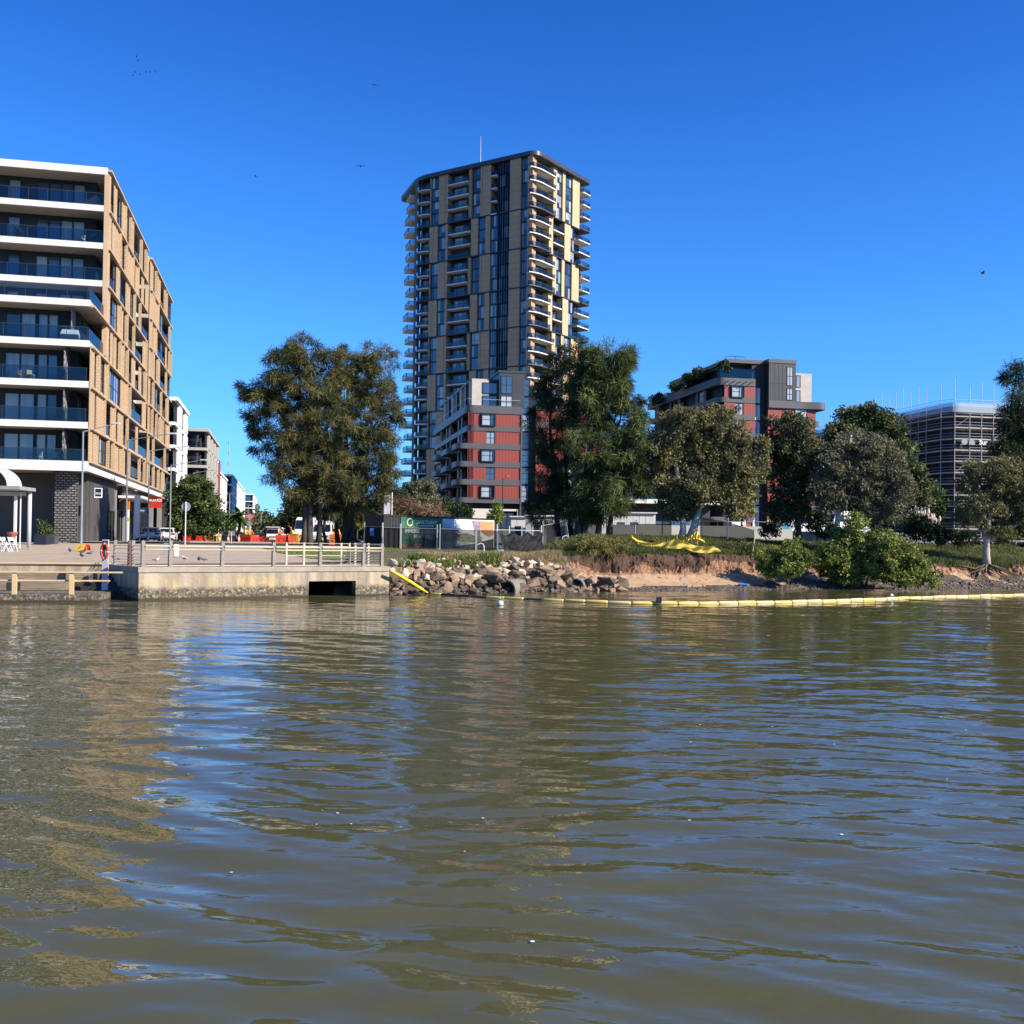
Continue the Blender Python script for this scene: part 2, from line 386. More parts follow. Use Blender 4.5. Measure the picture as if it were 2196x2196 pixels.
# ------------------------------------------------------------------ concrete quay
def conc_wall():
    M = bpy.data.materials.new('stained_concrete'); M.use_nodes = True; t = M.node_tree; p = t.nodes['Principled BSDF']; p.inputs['Roughness'].default_value = .88
    L = t.links.new; g = t.nodes.new('ShaderNodeNewGeometry'); sp = t.nodes.new('ShaderNodeSeparateXYZ'); L(g.outputs['Position'], sp.inputs[0])
    def noise(scale, stretch, det=5):
        mp = t.nodes.new('ShaderNodeMapping'); mp.inputs['Scale'].default_value = stretch; L(g.outputs['Position'], mp.inputs['Vector'])
        n = t.nodes.new('ShaderNodeTexNoise'); n.inputs['Scale'].default_value = scale; n.inputs['Detail'].default_value = det; L(mp.outputs[0], n.inputs['Vector']); return n.outputs['Fac']
    def ramp(src, st):
        r = t.nodes.new('ShaderNodeValToRGB'); L(src, r.inputs[0]); e = r.color_ramp.elements
        while len(e) < len(st): e.new(.5)
        for k, (pos, c) in enumerate(st): e[k].position = pos; e[k].color = (*c, 1) if len(c) == 3 else c
        return r.outputs[0]
    def mix(f, a, b):
        n = t.nodes.new('ShaderNodeMix'); n.data_type = 'RGBA'
        for s, v in ((n.inputs[0], f), (n.inputs[6], a), (n.inputs[7], b)):
            if hasattr(v, 'links'): L(v, s)
            else: s.default_value = v if not isinstance(v, tuple) else (*v, 1)
        return n.outputs[2]
    base = ramp(noise(2.2, (1, 1, .12)), [(.3, (.22, .175, .12)), (.5, (.33, .27, .19)), (.72, (.46, .385, .275))])
    rust = ramp(noise(.9, (1, 1, .5), 4), [(.5, (0, 0, 0)), (.62, (1, 1, 1))])
    streak = ramp(noise(5, (1, 1, .08), 4), [(.42, (0, 0, 0)), (.6, (1, 1, 1))])
    mm = t.nodes.new('ShaderNodeMath'); mm.operation = 'MULTIPLY'; L(rust, mm.inputs[0]); L(streak, mm.inputs[1])
    zr = t.nodes.new('ShaderNodeMapRange'); L(sp.outputs['Z'], zr.inputs[0]); zr.inputs[1].default_value = 1.25; zr.inputs[2].default_value = .9
    m2 = t.nodes.new('ShaderNodeMath'); m2.operation = 'MULTIPLY'; L(mm.outputs[0], m2.inputs[0]); L(zr.outputs[0], m2.inputs[1])
    c = mix(m2.outputs[0], base, (.50, .36, .15))
    # tide band: algae then oyster crust, with an uneven upper edge
    ad = t.nodes.new('ShaderNodeMath'); ad.operation = 'MULTIPLY_ADD'; L(noise(1.5, (1, 1, .3), 6), ad.inputs[0]); ad.inputs[1].default_value = -.5; L(sp.outputs['Z'], ad.inputs[2])
    tb = t.nodes.new('ShaderNodeMapRange'); L(ad.outputs[0], tb.inputs[0]); tb.inputs[1].default_value = .42; tb.inputs[2].default_value = .22
    crust = ramp(noise(9, (1, 1, 1), 8), [(.4, (.065, .052, .033)), (.55, (.15, .12, .08)), (.68, (.36, .31, .22))])
    c = mix(tb.outputs[0], c, crust)
    wet = t.nodes.new('ShaderNodeMapRange'); L(sp.outputs['Z'], wet.inputs[0]); wet.inputs[1].default_value = .16; wet.inputs[2].default_value = .08
    c = mix(wet.outputs[0], c, (.045, .036, .022))
    L(c, p.inputs['Base Color'])
    b = t.nodes.new('ShaderNodeBump'); b.inputs['Strength'].default_value = .6; b.inputs['Distance'].default_value = .05; L(noise(7, (1, 1, 1), 8), b.inputs['Height']); L(b.outputs[0], p.inputs['Normal'])
    return M
CONC = conc_wall()
CAPC = mat('quay_cap_concrete', (.26, .22, .175), (.38, .33, .265), 1.8, rough=.9, bump=.25, bscale=20)
QL = Vector((GX(298, 46.3, 1216), 46.3, 0)); QR = Vector((GX(835, 53.9, 1216), 53.9, 0))
QANG = math.atan2(QR.y - QL.y, QR.x - QL.x); QLEN = (QR - QL).length
def q_at(px, py=1216):     # distance along the quay front for a photo column
    best = min((abs(GX(px, QL.y + (QR.y - QL.y) * k / 2000, py) - (QL.x + (QR.x - QL.x) * k / 2000)), k) for k in range(2001)); return QLEN * best[1] / 2000
quay = thing('concrete_quay', 'stained concrete quay wall with a square culvert opening at the waterline', 'quay', (QL.x, QL.y, 0), QANG)
c0, c1 = q_at(662, 1260), q_at(763, 1260)
b = MB(); zt = 1.27; zc = .80
b.box(0, c0, 0, .4, -2, zt); b.box(c1, QLEN, 0, .4, -2, zt); b.box(c0, c1, 0, .4, zc, zt)
b.box(0, .4, .4, 5.2, -2, zt); b.box(QLEN - .4, QLEN, .4, 5.4, -2, zt)
b.build('wall', CONC, quay)
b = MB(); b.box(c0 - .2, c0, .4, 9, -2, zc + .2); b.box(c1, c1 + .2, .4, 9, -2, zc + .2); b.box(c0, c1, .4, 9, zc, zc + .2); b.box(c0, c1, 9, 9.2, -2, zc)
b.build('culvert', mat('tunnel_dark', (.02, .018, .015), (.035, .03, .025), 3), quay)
b = MB(); b.box(-.04, QLEN + .04, -.05, .5, 1.285, 1.53); b.box(-.04, .5, .5, 5.2, 1.285, 1.53); b.box(QLEN - .5, QLEN + .04, .5, 5.4, 1.285, 1.53)
b.build('capping_beam', CAPC, quay)
b = MB(); b.box(.5, QLEN - .5, .5, 6.2, 1.29, 1.515)
b.build('deck', PAVE, quay)

# railing of posts, two handrails and wires
STEEL = mat('grey_post_paint', (.21, .18, .145), (.28, .245, .20), 3, rough=.5)
PALE = mat('weathered_handrail', (.46, .375, .275), (.55, .455, .34), 2, rough=.6)
WIRE = mat('galvanised_steel', (.42, .40, .37), (.56, .54, .5), 6, rough=.45, metal=.6)
DARKM = mat('dark_metal', (.03, .032, .036), rough=.5)
def rail_run(label, xs, y=.22, kinds=None):
    r = thing('quay_railing', label, 'railing', (QL.x, QL.y, 1.53), QANG)
    for x in xs:
        b = MB(); b.box(x - .075, x + .075, y - .09, y + .09, 0, 1.2); b.box(x - .11, x + .11, y - .12, y + .12, 0, .03)
        b.box(x - .085, x - .02, y - .16, y - .09, .78, 1.0)
        b.build('post', STEEL, r)
    for a, c in zip(xs[:-1], xs[1:]):
        MB().tube([(a + .08, y - .13, .95), (c - .08, y - .13, .95)], .045, 8).build('handrail', PALE, r)
        MB().tube([(a + .08, y - .13, .80), (c - .08, y - .13, .80)], .028, 6).build('lower_rail', PALE, r)
        for z in (.16, .30, .44, .58, 1.16): MB().tube([(a, y, z), (c, y, z)], .009, 4).build('wire', WIRE, r)
        MB().box(a + .1, c - .1, y - .03, y + .03, .05, .09).build('kick_rail', PALE, r)
    return r
px_posts = [309, 368, 480, 590, 690, 783]
rail_run('long grey quay railing with square posts and horizontal wires', [max(.12, q_at(p)) for p in px_posts] + [QLEN - .35])
# short return railing on the right end and left end
rr = thing('return_railing', 'pale slatted end railing where the quay meets the rocks', 'railing', (QR.x, QR.y, 1.53), QANG)
for k, yv in enumerate((.3, 1.7, 3.2)):
    MB().box(-.42, -.30, yv - .05, yv + .05, 0, 1.2).build('post', PALE, rr)
for z in (.15, .3, .45, .6, .75, .92, 1.12):
    MB().bar((-.36, .3, z), (-.36, 3.2, z), .045).build('rail', PALE, rr)
rr = thing('rear_railing', 'low pale railing standing behind the right end of the quay railing', 'railing', (QR.x, QR.y, 1.53), QANG)
for xv in (-4.2, -3.2, -1.0, -.5):
    MB().box(xv - .05, xv + .05, 3.55, 3.65, 0, 1.2).build('post', PALE, rr)
for z in (.5, .8, 1.0, 1.16): MB().bar((-4.2, 3.6, z), (-.5, 3.6, z), .035).build('rail', PALE, rr)
lr = thing('side_railing', 'dark and pale side railing on the short left edge of the quay', 'railing', (QL.x, QL.y, 1.53), QANG)
for yv in (1.6, 2.2, 4.6):
    MB().box(.12, .26, yv - .06, yv + .06, 0, 1.2).build('post', STEEL if yv != 2.2 else mat('rust_brown_post', (.13, .07, .05)), lr)
for z in (.16, .3, .44, .58, .8, .95): MB().bar((.19, .3, z), (.19, 4.6, z), .03).build('rail', WIRE, lr)

# sign plate hung on the railing
sg = thing('notice_plate', 'blue grey notice plate tied to the quay railing beside a post', 'sign', (QL.x, QL.y, 1.53), QANG)
x0 = q_at(352); MB().box(x0, x0 + .2, .08, .1, .55, 1.1).build('plate', mat('plate_bluegrey', (.10, .17, .18), (.16, .24, .25), 4), sg)
MB().box(x0 + .48, x0 + .7, .08, .1, .5, 1.05).build('plate', mat('plate_pale', (.42, .46, .5), (.6, .62, .66), 6), sg)

# ------------------------------------------------------------------ stepped boardwalk left of the quay
BW = thing('stepped_boardwalk', 'timber edged stepped boardwalk wall down to the water, left of the quay', 'boardwalk', (-19.75, 50.35, 0), math.atan2(.2, .98))
TIMB = mat('pale_timber_edge', (.52, .36, .17), (.66, .47, .25), 3, rough=.7, stretch=(.3, 2, 2))
DTIM = mat('weathered_sleeper', (.16, .125, .085), (.27, .215, .15), 2.5, rough=.9, stretch=(.3, 1, 2.5), bump=.4, bscale=6)
b = MB(); b.box(-45, 0, -.05, .5, 1.50, 1.60); b.build('edge_board', TIMB, BW)
MB().box(-45, 0, .02, .6, 1.14, 1.50).build('upper_wall', CONC, BW)
MB().box(-45, -.3, -1.3, .02, .76, 1.14).build('middle_step', DTIM, BW)
b = MB(); b.box(-45, -1.4, -2.6, -1.3, .38, .76)
b.build('lower_step', DTIM, BW)
b = MB(); b.box(-45, 0, .02, .6, -2, 1.14); b.box(-45, -.3, -1.3, .02, -2, .76); b.build('footing', CONC, BW)
b = MB()
for x in (-3.65, -6.9, -10.2): MB().box(x - .28, x + .28, -2.63, -2.6, .4, .74).build('painted_recess', DARKM, BW)  # flat dark plates paint the shade of hollows in the step face
# landing platform standing in the water with timber posts
lp = thing('landing_platform', 'low concrete landing platform with barnacle crust, at the water left of the quay', 'platform', (GX(215, 44.6, 1285), 44.6, 0), math.atan2(.2, .98))
MB().box(-40, 0, 0, 3.4, -1.5, .36).build('slab', CONC, lp)
fr = thing('timber_fence', 'timber post and rail fence with two pale rails on the landing platform', 'fence', (GX(215, 44.6, 1285), 44.6, .36), math.atan2(.2, .98))
for x in (-1.2, -3.5, -5.8, -8.1):
    b = MB(); b.box(x - .09, x + .09, .05, .2, 0, 1.0); b.build('post', TIMB, fr)
MB().box(-40, .9, .0, .05, .93, 1.0).build('rail', TIMB, fr)
MB().box(-40, .35, .2, .25, .56, .62).build('rail', TIMB, fr)
# steps in the dark slot between boardwalk and quay
sp = thing('water_stairs', 'dark concrete stairs in the slot between boardwalk and quay', 'stairs', (-19.75, 50.35, 0), math.atan2(.2, .98))
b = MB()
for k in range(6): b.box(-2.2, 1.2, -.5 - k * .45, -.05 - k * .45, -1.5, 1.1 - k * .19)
b.build('flight', mat('dark_stair_concrete', (.03, .028, .024), (.06, .055, .045), 4), sp)  # one very dark tone for the whole flight
# lifebuoy on its post
P = W(222, 1222, 47.6)
lb = thing('lifebuoy_post', 'grey post with a sign board beside the stairs, carrying the lifebuoy', 'post', (P.x, P.y, .4))
MB().box(-.06, .22, -.05, .05, 0, 2.35).build('post', mat('pale_grey_post', (.38, .37, .38), (.5, .49, .5), 4), lb)
MB().box(-.02, .2, -.1, -.05, 1.9, 2.3).build('sign_board', mat('dark_metal', (.03, .032, .036)), lb)
bm_ = MB(); n = 40
ring = [(math.cos(2 * math.pi * k / n) * .17, 0, math.sin(2 * math.pi * k / n) * .33) for k in range(n + 1)]
P2 = W(224, 1182, 47.45)
lb2 = thing('lifebuoy', 'red lifebuoy ring hung on the grey post', 'lifebuoy', (P2.x, P2.y, P2.z), R(-12))
for k in range(4):
    a0, a1 = k * 10, k * 10 + 9
    MB().tube([ring[j] for j in range(a0, a1 + 1)], .06, 8).build('ring_segment', mat('lifebuoy_red', (.55, .035, .02), (.62, .06, .03), 5, rough=.5), lb2, smooth=True)
    MB().tube([ring[j] for j in range(a1, a1 + 2)], .063, 8).build('band', mat('band_white', (.75, .72, .68)), lb2, smooth=True)

# ------------------------------------------------------------------ rocks
def rock_mesh(seed, size, flat=.7):
    import bmesh
    g = random.Random(seed); bm = bmesh.new()
    pts = []
    for k in range(13):
        v = Vector((g.gauss(0, 1), g.gauss(0, 1), g.gauss(0, 1))).normalized()
        v = Vector((v.x * size[0], v.y * size[1], v.z * size[2])) * g.uniform(.85, 1.1)
        pts.append(bm.verts.new(v))
    bmesh.ops.convex_hull(bm, input=pts)
    bmesh.ops.delete(bm, geom=[v for v in bm.verts if not v.link_faces], context='VERTS')
    bmesh.ops.bevel(bm, geom=bm.edges[:], offset=.016 * max(size) * 2, segments=1, affect='EDGES', profile=.6)
    me = bpy.data.meshes.new('rock'); bm.to_mesh(me); bm.free(); return me
RKS = [mat('rock_pale', (.38, .31, .225), (.54, .46, .35), 2.4, rough=.9, bump=.5, bscale=7),
       mat('rock_tan', (.20, .13, .08), (.37, .26, .17), 2.2, rough=.9, bump=.5, bscale=7),
       mat('rock_brown', (.075, .056, .038), (.17, .125, .085), 2.4, rough=.9, bump=.5, bscale=7),
       mat('rock_wet', (.03, .024, .018), (.075, .06, .045), 3, rough=.6, bump=.5, bscale=7)]
rlab = ['pale boulder in the upper courses of the rock pile right of the quay', 'tan boulder in the rock pile right of the quay',
        'brown boulder in the rock pile right of the quay', 'dark wet boulder at the foot of the rock pile']
rock_lib = [[rock_mesh(100 * c + k, (rnd.uniform(.28, .46), rnd.uniform(.24, .38), rnd.uniform(.19, .31))) for k in range(9)] for c in range(4)]
for c in range(4):
    for me in rock_lib[c]: me.materials.append(RKS[c])
def place_rock(px, py, D, c, sx=1.0, rz=None, fl=1.0):
    p = W(px, py, D); me = rock_lib[c][rnd.randrange(9)]
    o = bpy.data.objects.new('rock', me); COL.objects.link(o); o.location = p
    o.scale = (sx, sx * rnd.uniform(.85, 1.1), sx * fl * rnd.uniform(.85, 1.1)); o.rotation_euler = (rnd.uniform(-.4, .4), rnd.uniform(-.4, .4), rnd.uniform(0, 6.28))
    tag(o, rlab[c], 'rock', 'boulders of the rock pile: ' + ['pale', 'tan', 'brown', 'wet'][c])
for r_ in range(7):
    n = 40 - r_ * 1
    for k in range(n):
        px = 842 + (1195 - 842 + (150 if r_ < 4 else 30)) * (k + rnd.uniform(-.35, .35)) / n
        if 1225 < px and rnd.random() < .25: continue
        X = GX(px, 57); d = .1 + r_ * .56 + rnd.uniform(-.2, .2); D = float(yshore(X)) + d; X = GX(px, D)
        D = float(yshore(X)) + d; z = float(zbank(np.array(X), np.array(D)))
        py = 1098
        lo = [[.0, .05, .35, .6], [.0, .15, .6, .25], [.05, .3, .6, .05], [.18, .4, .42, 0], [.4, .35, .25, 0], [.6, .25, .15, 0], [.65, .25, .1, 0]][r_]
        if px > 1195: lo = [.05, .5, .35, .1]
        c = rnd.choices(range(4), lo)[0]
        s = rnd.choice([.45, .6, .75, .9, 1.05, 1.35]) * (1.25 if r_ in (2, 3) else 1.0)
        me = rock_lib[c][rnd.randrange(9)]
        o = bpy.data.objects.new('rock', me); COL.objects.link(o); o.location = (X, D, z + .12 * s)
        o.scale = (s, s * rnd.uniform(.8, 1.1), s * rnd.uniform(.8, 1.15)); o.rotation_euler = (rnd.uniform(-.5, .5), rnd.uniform(-.5, .5), rnd.uniform(0, 6.28))
        tag(o, rlab[c], 'rock', 'boulders of the rock pile: ' + ['pale', 'tan', 'brown', 'wet'][c])
for k, (px, py, D, s, c) in enumerate([(1224, 1232, 62.2, 1.7, 1), (1272, 1243, 62.3, 1.5, 1), (1307, 1247, 62.6, 1.7, 2), (1168, 1222, 61.5, 1.9, 1), (1060, 1240, 58.5, 1.9, 2)]):
    p = W(px, py, D)
    o = bpy.data.objects.new('rock', rock_lib[c][k]); COL.objects.link(o); o.location = p; o.scale = (s, s * .8, s * .75); o.rotation_euler = (.2, -.2, k)
    tag(o, ['large pink tan slab leaning over the right drain pipe', 'squat tan boulder just right of the right drain pipe', 'flat topped brown slab at the right end of the rock pile, on the sand', 'big pointed reddish boulder left of the right drain pipe', 'long brown slab lying over the left drain pipe'][k], 'rock')
# small stones along the waterline (uncountable)
SV, SQ = [], []
def stones(n, x0, x1, d0, d1, smin, smax):
    for k in range(n):
        x = rnd.uniform(x0, x1); d = rnd.uniform(d0, d1); y = float(yshore(x)) + d; z = float(zbank(np.array(x), np.array(y)))
        s = rnd.uniform(smin, smax); i = len(SV); a = rnd.uniform(0, 6.28)
        for (ux, uy, uz) in ((1, 0, 0), (0, 1, 0), (-1, 0, 0), (0, -1, 0), (.2, .2, .8), (0, 0, -1)):
            sx = s * rnd.uniform(.6, 1.3); SV.append((x + sx * (ux * math.cos(a) - uy * math.sin(a)), y + sx * (ux * math.sin(a) + uy * math.cos(a)), z + sx * uz * .8))
        for (p, q) in ((0, 1), (1, 2), (2, 3), (3, 0)):
            SQ.append((i + p, i + q, i + 4)); SQ.append((i + q, i + p, i + 5))
stones(900, -5, 3, -.1, 3.6, .06, .2)
stones(650, 2.5, 20, -.1, .9, .04, .17); stones(60, 3, 18, .9, 3.8, .03, .1); stones(1500, 19, 48, -.2, 2.6, .05, .24)
o = npmesh('shore_stones', np.array(SV), np.array(SQ), [mat('stone_dark', (.05, .042, .034), (.2, .16, .12), 1.1, rough=.85)])
tag(o, 'scattered small stones along the waterline of the bank', 'stones', kind='stuff')

# two concrete drain pipes in the rock fill
PIPE = mat('pipe_concrete', (.15, .13, .105), (.24, .215, .18), 4, rough=.85, bump=.3)
def pipe(px, py, D, r, label):
    p = W(px, py, D); t = thing('drain_pipe', label, 'pipe', p, R(-20))
    b = MB(); n = 24
    for (ra, rb_, ya, yb) in ((r, r, 0, 2.5), (r - .09, r - .09, 0, 2.5)):
        pass
    out = [(r * math.cos(2 * math.pi * k / n), r * math.sin(2 * math.pi * k / n)) for k in range(n)]
    inn = [((r - .09) * math.cos(2 * math.pi * k / n), (r - .09) * math.sin(2 * math.pi * k / n)) for k in range(n)]
    for k in range(n):
        k2 = (k + 1) % n
        b.poly([(out[k][0], 0, out[k][1]), (out[k2][0], 0, out[k2][1]), (out[k2][0], 3, out[k2][1]), (out[k][0], 3, out[k][1])])
        b.poly([(inn[k][0], 0, inn[k][1]), (inn[k][0], 3, inn[k][1]), (inn[k2][0], 3, inn[k2][1]), (inn[k2][0], 0, inn[k2][1])])
        b.poly([(out[k][0], 0, out[k][1]), (inn[k][0], 0, inn[k][1]), (inn[k2][0], 0, inn[k2][1]), (out[k2][0], 0, out[k2][1])])
    b.build('barrel', PIPE, t)
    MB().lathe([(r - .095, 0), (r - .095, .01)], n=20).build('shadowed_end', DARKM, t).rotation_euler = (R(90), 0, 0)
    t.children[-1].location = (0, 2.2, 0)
pipe(1084, 1266, 58.9, .62, 'concrete drain pipe half hidden between brown boulders, the left one of two')
pipe(1234, 1260, 61.9, .56, 'concrete drain pipe under the pink tan slab, at the sand beach end')
# ------------------------------------------------------------------ materials for buildings
WHITE = mat('white_render', (.54, .52, .475), (.66, .645, .61), 1.6, rough=.7, stretch=(1, 1, .2), lo=.22, hi=.5)
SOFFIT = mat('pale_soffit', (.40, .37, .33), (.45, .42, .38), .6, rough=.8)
CHAR = mat('charcoal_wall', (.028, .028, .031), (.042, .041, .044), .7, rough=.75)
BLACK = mat('black_frame', (.012, .013, .016), rough=.45)
TANM = bpy.data.materials.new('tan_perforated_screen'); TANM.use_nodes = True
def _tan():
    t = TANM.node_tree; p = t.nodes['Principled BSDF']; p.inputs['Roughness'].default_value = .65
    tc = t.nodes.new('ShaderNodeTexCoord'); sx = t.nodes.new('ShaderNodeSeparateXYZ'); t.links.new(tc.outputs['Object'], sx.inputs[0])
    a = t.nodes.new('ShaderNodeMath'); a.operation = 'ADD'; t.links.new(sx.outputs['X'], a.inputs[0]); t.links.new(sx.outputs['Y'], a.inputs[1])
    cb = t.nodes.new('ShaderNodeCombineXYZ'); t.links.new(a.outputs[0], cb.inputs[0]); t.links.new(sx.outputs['Z'], cb.inputs[1])
    br = t.nodes.new('ShaderNodeTexBrick'); br.inputs['Scale'].default_value = 1.0; br.inputs['Brick Width'].default_value = .36; br.inputs['Row Height'].default_value = .24
    br.inputs['Mortar Size'].default_value = .045; br.inputs['Color1'].default_value = (.44, .315, .19, 1); br.inputs['Color2'].default_value = (.52, .38, .235, 1); br.inputs['Mortar'].default_value = (.38, .265, .155, 1)
    t.links.new(cb.outputs[0], br.inputs['Vector'])
    nz = t.nodes.new('ShaderNodeTexNoise'); nz.inputs['Scale'].default_value = .35; t.links.new(tc.outputs['Object'], nz.inputs['Vector'])
    hv = t.nodes.new('ShaderNodeHueSaturation'); mr = t.nodes.new('ShaderNodeMapRange'); mr.inputs[3].default_value = .82; mr.inputs[4].default_value = 1.15
    t.links.new(nz.outputs['Fac'], mr.inputs[0]); t.links.new(mr.outputs[0], hv.inputs['Value']); t.links.new(br.outputs['Color'], hv.inputs['Color']); t.links.new(hv.outputs[0], p.inputs['Base Color'])
_tan()
TANP = mat('tan_metal', (.47, .325, .19), (.53, .375, .23), .5, rough=.55)
GW = [mat('window_dark', (.012, .016, .024), (.03, .036, .048), .15, rough=.06, ior=1.75, detail=1),
      mat('window_blue', (.03, .06, .10), (.05, .085, .13), .2, rough=.06, ior=1.9, detail=1),
      mat('window_blind', (.32, .36, .38), (.42, .46, .47), .3, rough=.12, ior=1.6, detail=1),
      mat('window_curtain', (.20, .25, .28), (.32, .37, .40), .5, rough=.1, ior=1.7, stretch=(8, 8, .3), detail=2)]
GLASS = glass_mat('balustrade_glass', (.55, .64, .70), .015)

def window(parent, x0, x1, z0, z1, y, axis='x', out=-1, gi=0, cols=1, rows=1, fr=.06, name='window', deep=.08):
    """framed window lying in a wall. axis 'x': wall at y (faces out*Y); axis 'y': wall at x = y, spans y from x0 to x1"""
    f = MB(); p = MB()
    def bx(mb, a0, a1, d0, d1, b0, b1, mi=0):
        if axis == 'x': mb.box(a0, a1, y + out * d0, y + out * d1, b0, b1, mi)
        else: mb.box(y + out * d0, y + out * d1, a0, a1, b0, b1, mi)
    bx(f, x0, x1, 0, deep, z0, z0 + fr); bx(f, x0, x1, 0, deep, z1 - fr, z1)
    bx(f, x0, x0 + fr, 0, deep, z0 + fr, z1 - fr); bx(f, x1 - fr, x1, 0, deep, z0 + fr, z1 - fr)
    for c in range(1, cols):
        xm = x0 + (x1 - x0) * c / cols; bx(f, xm - fr / 2, xm + fr / 2, 0, deep - .005, z0 + fr, z1 - fr)
    for r_ in range(1, rows):
        zm = z0 + (z1 - z0) * r_ / rows; bx(f, x0 + fr, x1 - fr, 0, deep - .01, zm - fr / 2, zm + fr / 2)
    o = f.build(name, BLACK, parent)
    bx(p, x0 + fr * .5, x1 - fr * .5, .004, .025, z0 + fr * .5, z1 - fr * .5)
    p.build('pane', GW[gi], o)
    return o
def gpick(): return rnd.choices([0, 1, 2, 3], [.42, .26, .14, .18])[0]

# ------------------------------------------------------------------ LEFT APARTMENT BUILDING (local x to the right along the front, y along the street)
LA = math.atan2(.216, .976)
lb_ = thing('apartment_building', 'tan screened apartment building with white slab balconies at the left edge', 'apartment building', (-34, 82, 0), LA)
ZK = [8.6 + 3.275 * k for k in range(9)]         # slab levels, last is the roof
YU = 7.0                                          # upper storeys start this far back
XL, YB = -17.0, 57.5
for k, z in enumerate(ZK):
    y0 = 0 if k <= 4 else YU
    b = MB(); th = .8 if k == 0 else (.62 if k == 8 else .52)
    # slab with a sloped underside: white fascia, grey soffit
    b.box(XL, -.06, y0, y0 + .18, z - th / 2, z + th / 2, 0)
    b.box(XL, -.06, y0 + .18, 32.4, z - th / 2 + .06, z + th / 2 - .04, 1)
    b.box(XL, -1.3, 32.4, 35.2, z - th / 2 + .06, z + th / 2 - .02, 0)
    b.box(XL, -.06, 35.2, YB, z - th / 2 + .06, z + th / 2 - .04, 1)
    if k == 0: b.box(-.06, .04, 0, YB, z - th / 2, z + th / 2, 0)
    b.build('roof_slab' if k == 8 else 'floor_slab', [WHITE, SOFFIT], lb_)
for k in range(8):
    z0, z1 = ZK[k] + .26, ZK[k + 1] - .22
    yf = (0 if k <= 4 else YU) + 2.6 if k != 4 else YU + 2.6
    if k == 3: yf = 2.6
    # inner walls
    b = MB(); b.box(XL, -1.6, yf, yf + .2, z0, z1); b.box(-1.6, -1.4, yf, YB, z0, z1)
    b.build('inner_wall', CHAR, lb_)
    # balcony doors
    y = yf
    xsw = [(-8.6, -7.6, 1), (-6.3, -2.3, 4)] if k >= 4 else [(-6.9, -4.6, 2), (-4.45, -2.9, 2), (-8.6, -7.6, 1)]
    for (a, c, n) in xsw:
        for j in range(n):
            w0 = a + (c - a) * j / n; window(lb_, w0, a + (c - a) * (j + 1) / n, z0 + .02, z0 + 2.45, y, 'x', -1, rnd.choices([1, 2, 3, 0], [.3, .22, .33, .15])[0], fr=.07, name='balcony_door')
    window(lb_, -15.5, -10, z0 + .02, z0 + 2.45, y, 'x', -1, 1, cols=5, name='balcony_door')
    window(lb_, yf + .1, yf + 1.6, z0 + .02, z0 + 2.45, -1.4, 'y', 1, gpick(), cols=2, name='window')
    # front balustrade
    yb = (0 if k <= 4 else YU) + .12
    xs_ = np.arange(-.25, XL, -1.55)
    g = MB()
    for a, c in zip(xs_[:-1], xs_[1:]): g.box(a - .03, c + .03, yb - .008, yb + .008, z0 + .05, z0 + 1.05)
    if k <= 4 and k >= 3:
        for q in range(4): g.box(-.17, -.155, .15 + q * 1.7, 1.75 + q * 1.7, z0 + .05, z0 + 1.05)
    bal = g.build('glass_balustrade', GLASS, lb_)
    f = MB()
    for a in xs_: f.box(a - .02, a + .02, yb - .03, yb + .03, z0 - .05, z0 + 1.08)
    f.box(XL, -.2, yb - .025, yb + .025, z0 + 1.06, z0 + 1.1)
    f.build('balustrade_frame', DARKM, bal)
    # panels near the corner, coloured as sunlight through the screens and on the wall
    if k < 3: MB().box(-2.0, -1.9, .3, yf, z0, z1).build('sun_patch_panel', mat('painted_sun_lattice', (.06, .06, .065), (.30, .30, .30), 4, rough=.7, lo=.48, hi=.56), lb_)
    elif k < 4: MB().box(-1.66, -1.6, yb + .9, yf, z0, z1).build('sun_patch_panel', mat('painted_sun_patch_grey', (.20, .20, .21), (.24, .24, .25), 2), lb_)
# tan screens of the street face
screens = []
for k in range(8):
    z0, z1 = ZK[k] - .26, ZK[k + 1] - .26
    y = 0.0 if k <= 2 else YU; g = random.Random(50 + k)
    if k == 0: z0 += .62
    first = True
    while y < YB - .3:
        kind = 'panel' if first else g.choices(['panel', 'fin', 'glass', 'open', 'wide'], [.33, .12, .50, .04, .01] if y < 15 else [.17, .26, .18, .38, .01])[0]
        first = False
        wd = {'panel': g.uniform(.6, 1.3), 'fin': .22, 'glass': g.uniform(.85, 1.45), 'open': g.uniform(1.7, 2.6), 'wide': g.uniform(2.2, 3.2)}[kind]
        if y > 40 and kind in ('panel', 'wide'): wd *= .75
        y1 = min(y + wd, YB)
        if 32.3 < y < 35.3: y = 35.3; first = True; continue
        if y1 > 32.2 and y < 32.3: y1 = 32.3
        if kind in ('panel', 'wide', 'fin'):
            screens.append((0, .08 if kind != 'fin' else .28, y, y1, z0 + .09, z1))
            if kind != 'fin': screens.append((0, .14, y1 - .07, y1, z0 + .09, z1))
        elif kind == 'glass':
            window(lb_, y + .04, y1 - .04, z0 + .25, z1 - .15, -.1, 'y', 1, gpick(), fr=.05, rows=2, deep=.06, name='slot_window')
        else:
            q = MB(); q.box(-.07, -.055, y, y1, z0 + .4, z0 + 1.35); q.build('side_balustrade', GLASS, lb_)
        y = y1
order = sorted(range(len(screens)), key=lambda i: screens[i][2])
for i in order[:98]:
    MB().box(*screens[i]).build('screen_panel', TANM, lb_)
rest = MB()
for i in order[98:]: rest.box(*screens[i])
tag(rest.build('far_screen_panels', TANM, lb_), kind='stuff')
